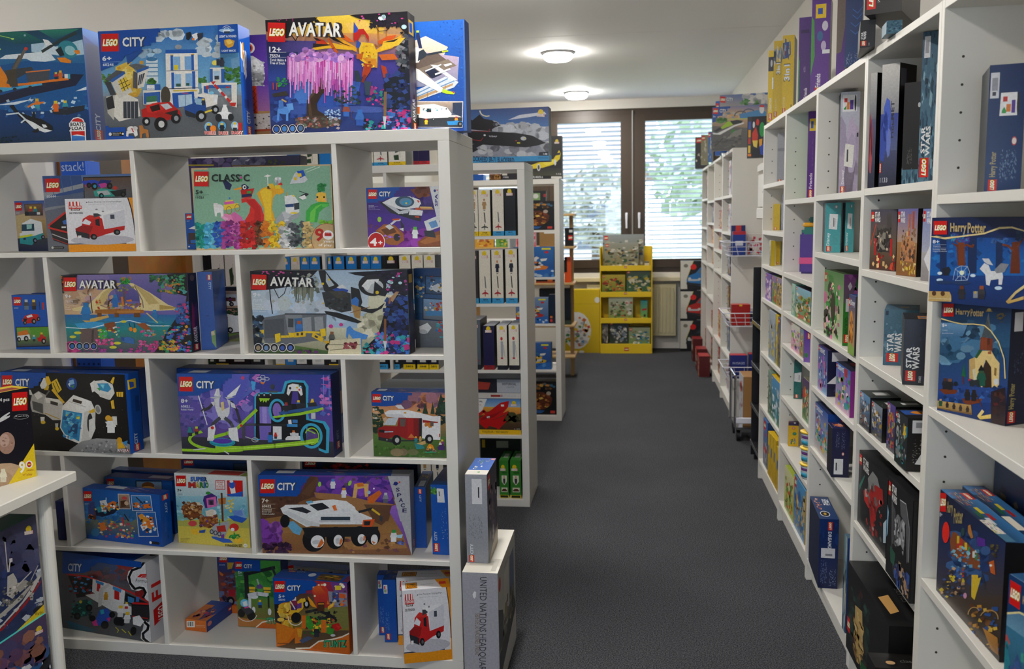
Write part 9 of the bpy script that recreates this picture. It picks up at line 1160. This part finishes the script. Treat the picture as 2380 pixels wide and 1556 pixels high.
for b, rows in LAY.items():
    for r, pi_ in enumerate(rows):
        if pi_ < 0: continue
        nm_, c1, pal = PALS[pi_]; zz = FSH[b][r]+.0112; up = sorted(FSH[b]+[2.0]); hd = [u for u in up if u > FSH[b][r]+.05][0]-FSH[b][r]-.024
        for j in range(2):
            w_ = rf.uniform(.16, .24); h_ = min(hd, rf.uniform(.16, .3)); yc = (FB[b]+FB[b+1])/2+(.17 if j == 0 else -.17)
            o = link('toy_box', cardbody(w_, .12, h_, dirty(c1)), None, None, (XF+.03+.07+.02*j, yc, zz+.0004), -HP)
            tag(o, '%s box, %s end of the %s shelf, %s' % (nm_, ('window', 'rack')[j], ORD[r], WHERE[b]), 'box')
            fw, fh, mw = FACE['front'](w_, .12, h_); pr = Print(UQ, fw, fh); pr.run(ga(c1, c1, pal, b*9+r+j, (4, 4, 30, 22), 24, 12)); pr.build('front_print', o, mw)
            fw, fh, mw = FACE['right'](w_, .12, h_); pr = Print(UQ, fw, fh); pr.run('C U;g %s %s 0 0 100 100;s 12 14 %d 10 20 90 80 %s;L 20 84 70 97 1' % (c1, c1, r+3, pal)); pr.build('side_print', o, mw)
for k, (yy, zz, c, lb) in enumerate(((9.55, .0005, '8a1c20', 'dark red carton on the carpet by the far bookcases'), (8.95, .0005, 'a02428', 'red carton on the carpet in front of the far shelves'), (8.62, .0005, 'b82c2c', 'bright red carton nearest on the carpet row'))):
    o = link('toy_box', cardbody(.22, .10, .24-.02*k, dirty(c+' 5a1418')), None, None, (XF-.055, yy, zz), -HP); tag(o, lb, 'box')
    fw, fh, mw = FACE['front'](.22, .10, .24-.02*k); pr = Print(UQ, fw, fh); pr.run(ga(c, '4a1c20', 'd8d0c8 e8a040 2a2028', 20+k, (4, 4, 30, 20), 20, 14)); pr.build('front_print', o, mw)
# on top of the far bookcases
TRAIN = '''C y;g 2a68b8 e0b878 140 150 700 330;g d8b088 8a7a68 140 330 700 480;g 6a6864 5a5a58 140 460 700 760;p 0a4da8 140 210 330 195 330 235 300 240 300 270 260 280 250 330 200 340 200 400 140 420;s 20 30 3 270 270 400 350 e0b078 c8a070 d0d0d0 8a98a8;o 5a4a40 440 330 60 60 12 180 330;o 4a5a78 520 300 60 60 12 180 330;p 4a90c8 420 300 640 230 690 260 690 330 430 350;l c0d838 8 300 370 480 350 690 320;p a8d020 230 480 300 400 370 380 380 420 250 490;p 1c1c20 330 390 400 370 460 375 440 410 360 430;p f0f0ee 150 540 200 545 380 430 470 395 470 410 380 450 230 560 160 560;p 20242a 160 520 230 470 250 490 190 530;s 40 26 4 200 360 290 410 4a8a38 3a7030 6aa048;e 3a8a34 365 520 26 34;r 3a5a60 345 545 390 565;p 8a8880 290 610 370 510 450 470 440 560;l 4a4a4a 10 150 660 450 600;l 4a4a4a 10 150 690 300 640;l 3a3a3a 8 180 700 260 600;s 30 24 5 150 560 440 720 4a4a48 6a6864 78766e;e f0f0f0 645 230 24 50;r d83028 625 180 670 205;O f0f2f4 2a3c58 222 248 288 292 CITY;T e8ecf2 154 336 180 358 7+;L 152 242 206 312'''
B('train set box standing on the far bookcase end', 'y145,232 y702,165 y700,690 y148,760', .08, 2.0204, y=7.05, yaw=-.20, free=True, cols='6a6864 2a5aa8 2a5aa8 2a5aa8 8a90a0', art=TRAIN)
B('taller blue box behind the train set box', 'y218,118 y706,42 y704,690 y222,760', .08, 2.0204, y=7.28, yaw=-.20, free=True, cols='2a68b8 0a4da8', art='C y;g 2a68b8 c8b898 210 40 710 300;B 20 60 3 480 60 700 180 d8d8d8 e8e4dc c8ccd0;s 20 30 4 430 150 600 200 4a8a40 6aa058;O f0f2f4 2a3c58 286 134 356 174 CITY;L 222 128 276 198')
for k, (q_, yy, c, lb) in enumerate((('y178,155 y235,150 y235,740 y180,760', 7.6, '1a58b0', 'thin blue box behind the taller one on the far shelves'), ('y108,462 y150,458 y150,820 y110,825', 8.5, '3a6aa8', 'blue box with a red badge on the far shelves'), ('y40,495 y108,488 y106,830 y38,838', 8.9, '8a8464', 'grey green box with a pale tower on the far shelves'), ('y-20,520 y110,505 y106,838 y-20,850', 9.68, '1c1c22', 'black box at the window end of the far shelves'))):
    B(lb, q_, .10, 2.0204, y=yy, yaw=-.2, free=True, cols=c+' 2a2a30', art='U;g %s %s 0 0 100 100;s 16 16 3 10 20 90 90 c8c4b0 %s 8a8a80;L 8 4 60 18' % (c, c, c))

# ================================================================== window end of the room
sd = empty('yellow_display_stand', (-.095, 9.99, 0), 0, 'yellow cardboard display stand below the window', 'display stand')
sw = .292
for s_ in (-sw, sw-.012): board('side_panel', sd, M_YEL, s_, s_+.012, 0, .28, 0, 1.20)
board('back_panel', sd, M_YEL, -sw+.012, sw-.012, .268, .28, 0, 1.20)
SZ = [.10, .385, .68, .975]
for k, z in enumerate(SZ):
    board('shelf', sd, M_YEL, -sw+.0122, sw-.0122, .004, .2675, z-.012, z); lp = board('shelf_lip', sd, M_YEL, -sw+.0122, sw-.0122, -.006, .0038, z-.04 if k else .0, z+.018 if k else z+.01)
    pr = Print(UQ, .05 if k == 0 else .03, .04 if k == 0 else .024); pr.run('C U;L 0 0 100 100'); pr.build('x', lp, Matrix.Translation((-.02, -.0055, .028)))
def stand(x, w_, d, z, h_, c, a, lb, y=.02):
    o = link('toy_box', cardbody(w_, d, h_, dirty(c)), None, None, (-.095+x, 9.99+y+d/2, z+.0004), 0); tag(o, lb, 'box', 'boxes in the yellow display stand')
    fw, fh, mw = FACE['front'](w_, d, h_); pr = Print(UQ, fw, fh); pr.run(a); pr.build('front_print', o, mw); return o
DINO = ga('9aa0a0', '8a8450', '3a5a30 c8c0a0 6a5a30 e8e4d8 4a6a48 2a3a58 b89858', 4, (3, 4, 13, 16), 60, 7, (4, 20, 96, 96))
stand(-.03, .46, .07, SZ[3], .36, '8a9088', DINO, 'larger grey dinosaur scene box on the yellow stand', .12)
stand(-.05, .38, .08, SZ[3], .27, '8a9088', DINO.replace('9aa0a0', 'a8a898'), 'grey sand dinosaur scene box in front of the larger one')
stand(.23, .05, .05, SZ[3], .06, 'd8d4c0', 'U;r d8d4c0 0 0 100 100;r 3a3a38 0 0 100 26', 'tiny white box beside the dinosaur scenes')
stand(-.14, .26, .1, SZ[2], .21, '6a8a30', ga('d8c040', '4a7a28', 'a83020 6a3a20 c8d060 3a5a20 e07030', 6, (3, 4, 13, 16), 40, 8), 'leafy yellow green box on the upper stand shelf')
stand(.14, .27, .1, SZ[2], .255, '3a5a40', ga('4a5a48', '3a6a40', 'e8e0c0 2a3a34 c8c0a0 6a8a60 e0c030', 7, (3, 3, 14, 12), 36, 9), 'green skull box on the upper stand shelf')
stand(-.06, .27, .09, SZ[1], .255, '7a8a5a', ga('c8d0b8', '8aa040', '5a4a30 3a6a30 c85a38 e8e0d0 8a7a50', 8, None, 44, 8), 'forest path box with red striped flank on the middle stand shelf')
stand(.20, .075, .1, SZ[1], .21, '3aa0a0', 'U;g 3aa0a0 8ac030 0 0 100 100;p c83028 20 44 90 40 90 50 20 54;e 20242a 60 80 16 8;L 12 84 34 96', 'slim teal box alone on the middle stand shelf')
stand(-.235, .07, .1, SZ[0], .25, '5a5a58', ga('5a5a58', '3a3a3a', 'c8c0b0 8a8478', 9, None, 20, 16), 'narrow dim skeleton box on the lowest stand shelf')
stand(-.08, .21, .1, SZ[0], .255, '2a3038', ga('2a3038', '3a4a38', 'e8e4d8 c8c4b8 5a5a58 8a98a8', 10, (3, 3, 16, 13), 40, 9), 'dark skeleton box on the lowest stand shelf')
stand(.15, .24, .1, SZ[0], .19, '8a9a70', ga('a8b090', '7a9a50', '3a9ab8 2a7a98 e8e8d8 8a7a50', 11, (3, 4, 16, 18), 36, 9), 'pale box with a turquoise creature on the lowest stand shelf')
B('large yellow promotional carton with a white egg shaped picture', 'x60,600 x446,600 x444,1158 x60,1160', .16, 0, y=10.02, yaw=0, free=True, cols='e8c818 d8b410', art='C x;g f0d020 d8b818 0 560 480 1170;r e8cc20 0 565 480 600;l d0ac14 4 0 724 455 724;e f2f2ee 240 960 128 165;s 50 26 3 140 840 350 1100 c8c8cc e07830 3a98d0 d84a40 e8c030 9a9aa0 3a9a50;l 3a8a40 6 290 940 310 880;e f0b030 320 915 14 16;e f4f4f0 425 690 24 26;e f4f4f0 280 1150 24 12;r f0ece0 310 582 352 600;r e8a060 385 575 428 592', name='yellow_carton', cat='carton')
zc = 0
for k, (c, h_, lb) in enumerate((('2a2e30', .345, 'box of a black classic car, lowest of the stack'), ('c02820', .335, 'box of a red classic car, middle of the stack'), ('2a7ac0', .345, 'box of a blue classic car, topmost of the stack'))):
    o = link('model_kit_box', cardbody(.42, .10, h_, dirty('16161c')), None, None, (.725, 10.23, zc+.0005), 0); tag(o, lb, 'box', 'stacked classic car boxes')
    fw, fh, mw = FACE['front'](.42, .10, h_); pr = Print(UQ, fw, fh)
    pr.run('C U;r 1c1c22 0 0 100 100;p e4e0d4 0 0 34 0 16 60 18 92 0 92;l d8c030 1.2 34 0 16 60;r 101016 0 92 100 100;t c8c8c8 44 94 70 98 car_kit;e 8a8478 14 16 6 6;e e82018 34 20 8 9;p {c} 16 62 22 48 40 40 52 22 88 22 98 40 100 70 80 82 60 84 20 76;p {d} 44 40 54 26 84 26 90 40;p {c} 70 24 74 24 76 42 72 42;r c8ccd0 20 60 50 66;e d8d8d0 24 58 4 4;e d8d8d0 50 60 4 4;w 70 78 12 a8a8a8;w 20 74 5 444;p 2a2c30 16 70 58 76 58 82 18 78'.format(c=c, d='5a7080' if k != 0 else '3a4448')); pr.build('front_print', o, mw)
    zc += h_+.0008
# wooden display rack beyond the third unit
wr = empty('wooden_display_rack', (-.56, 8.35, 0), 0, 'light wooden display rack beside the yellow carton', 'display rack')
for x_ in (-1.0, -.06):
    for y_ in (.20, .31): board('post', wr, M_WOODL, x_, x_+.03, y_, y_+.03, 0, 1.55)
for z in (.20, .50, .90, 1.245, 1.55): board('shelf', wr, M_WOODL, -1.03, 0, 0, .35, z, z+.022, .004)
def onrack(x, w_, z, h_, c, a, lb, d=.10, y=.03):
    o = link('toy_box', cardbody(w_, d, h_, dirty(c)), None, None, (-.56+x, 8.35+y+d/2, z+.0226), 0); tag(o, lb, 'box')
    fw, fh, mw = FACE['front'](w_, d, h_); pr = Print(UQ, fw, fh); pr.run(a); pr.build('front_print', o, mw)
onrack(-.19, .30, .50, .345, '10141c', 'U;g 12151c 141c28 0 0 100 80;r 3a4a40 0 88 100 100;p c8a058 30 84 34 60 44 52 46 44 50 52 60 50 64 42 68 52 76 58 78 84;s 30 3 3 34 56 76 84 e0bc70 a8803c 8a6428;e 8a8068 60 22 4 5;t 9a9a98 44 30 76 34 architecture', 'black cathedral box on the wooden rack')
onrack(-.24, .26, .90, .24, '16120f', 'U;r 17130f 0 0 100 100;p 8a5a38 44 80 58 80 62 92 42 92;e c86a30 52 88 10 8;s 30 7 3 26 16 70 60 d8b8a0 e8d0c0 a8806a c09078;r a84a28 0 94 100 100', 'black orchid vase box on the wooden rack')
onrack(-.07, .06, .90, .24, 'e8501c', 'U;r f05a1c 0 0 100 100;r 16181c 0 0 40 60', 'bright orange box beside the orchid vase box', y=.08)
onrack(-.22, .22, 1.245, .16, '8a6a40', 'U;r a07c4c 0 0 100 100;r e8e8e4 20 0 90 24', 'kraft carton with white label on the wooden rack')
onrack(-.05, .08, 1.245, .17, '1c1a1e', 'U;r 1c1a1e 0 0 100 100;L 40 40 90 66;r d8d8d4 50 10 90 24', 'black mini box beside the kraft carton')
for k, (c, p_, lb) in enumerate((('d85a68', 'e8a0a8 c83a48 f0d0d0', 'pink picture card box on the wooden rack'), ('7aa850', 'f0d040 e8e8d0 4a8a38', 'green picture card box on the wooden rack'), ('e0a838', 'f0e0a0 c86a38', 'amber picture card box on the wooden rack'))):
    onrack(-.46-.2*k, .18, 1.245, .15, c, ga(c, c, p_, 5+k, None, 30, 10), lb)
# blue cardboard display with holes by the door
bd = empty('blue_cardboard_display', (-2.268, 3.40, 0), 0, 'tall blue cardboard display lettered in white by the door', 'display')
M_BLU = mat('blue_card', '1a5ac8', .5)
board('front_board', bd, M_BLU, -.06, .05, 0, .012, .0, 1.86); board('side_board', bd, M_BLU, .038, .05, .0125, .10, 0, 1.80)
pr = Print(UQ, .11, .045); pr.run('C U;t c8d8f4 4 10 94 90 stack!'); pr.build('lettering', bd, Matrix.Translation((-.06, -.0005, 1.755)))
bm = bmesh.new()
for i in range(5):
    for j in range(24): cyl(bm, (-.048+i*.022, -.0012, .3+j*.03), (-.048+i*.022, -.0003, .3+j*.03), .005, n=6)
tag(link('punched_holes', mesh_of(bm), mat('hole_navy', '0c2a6a', .7), bd), kind='stuff')
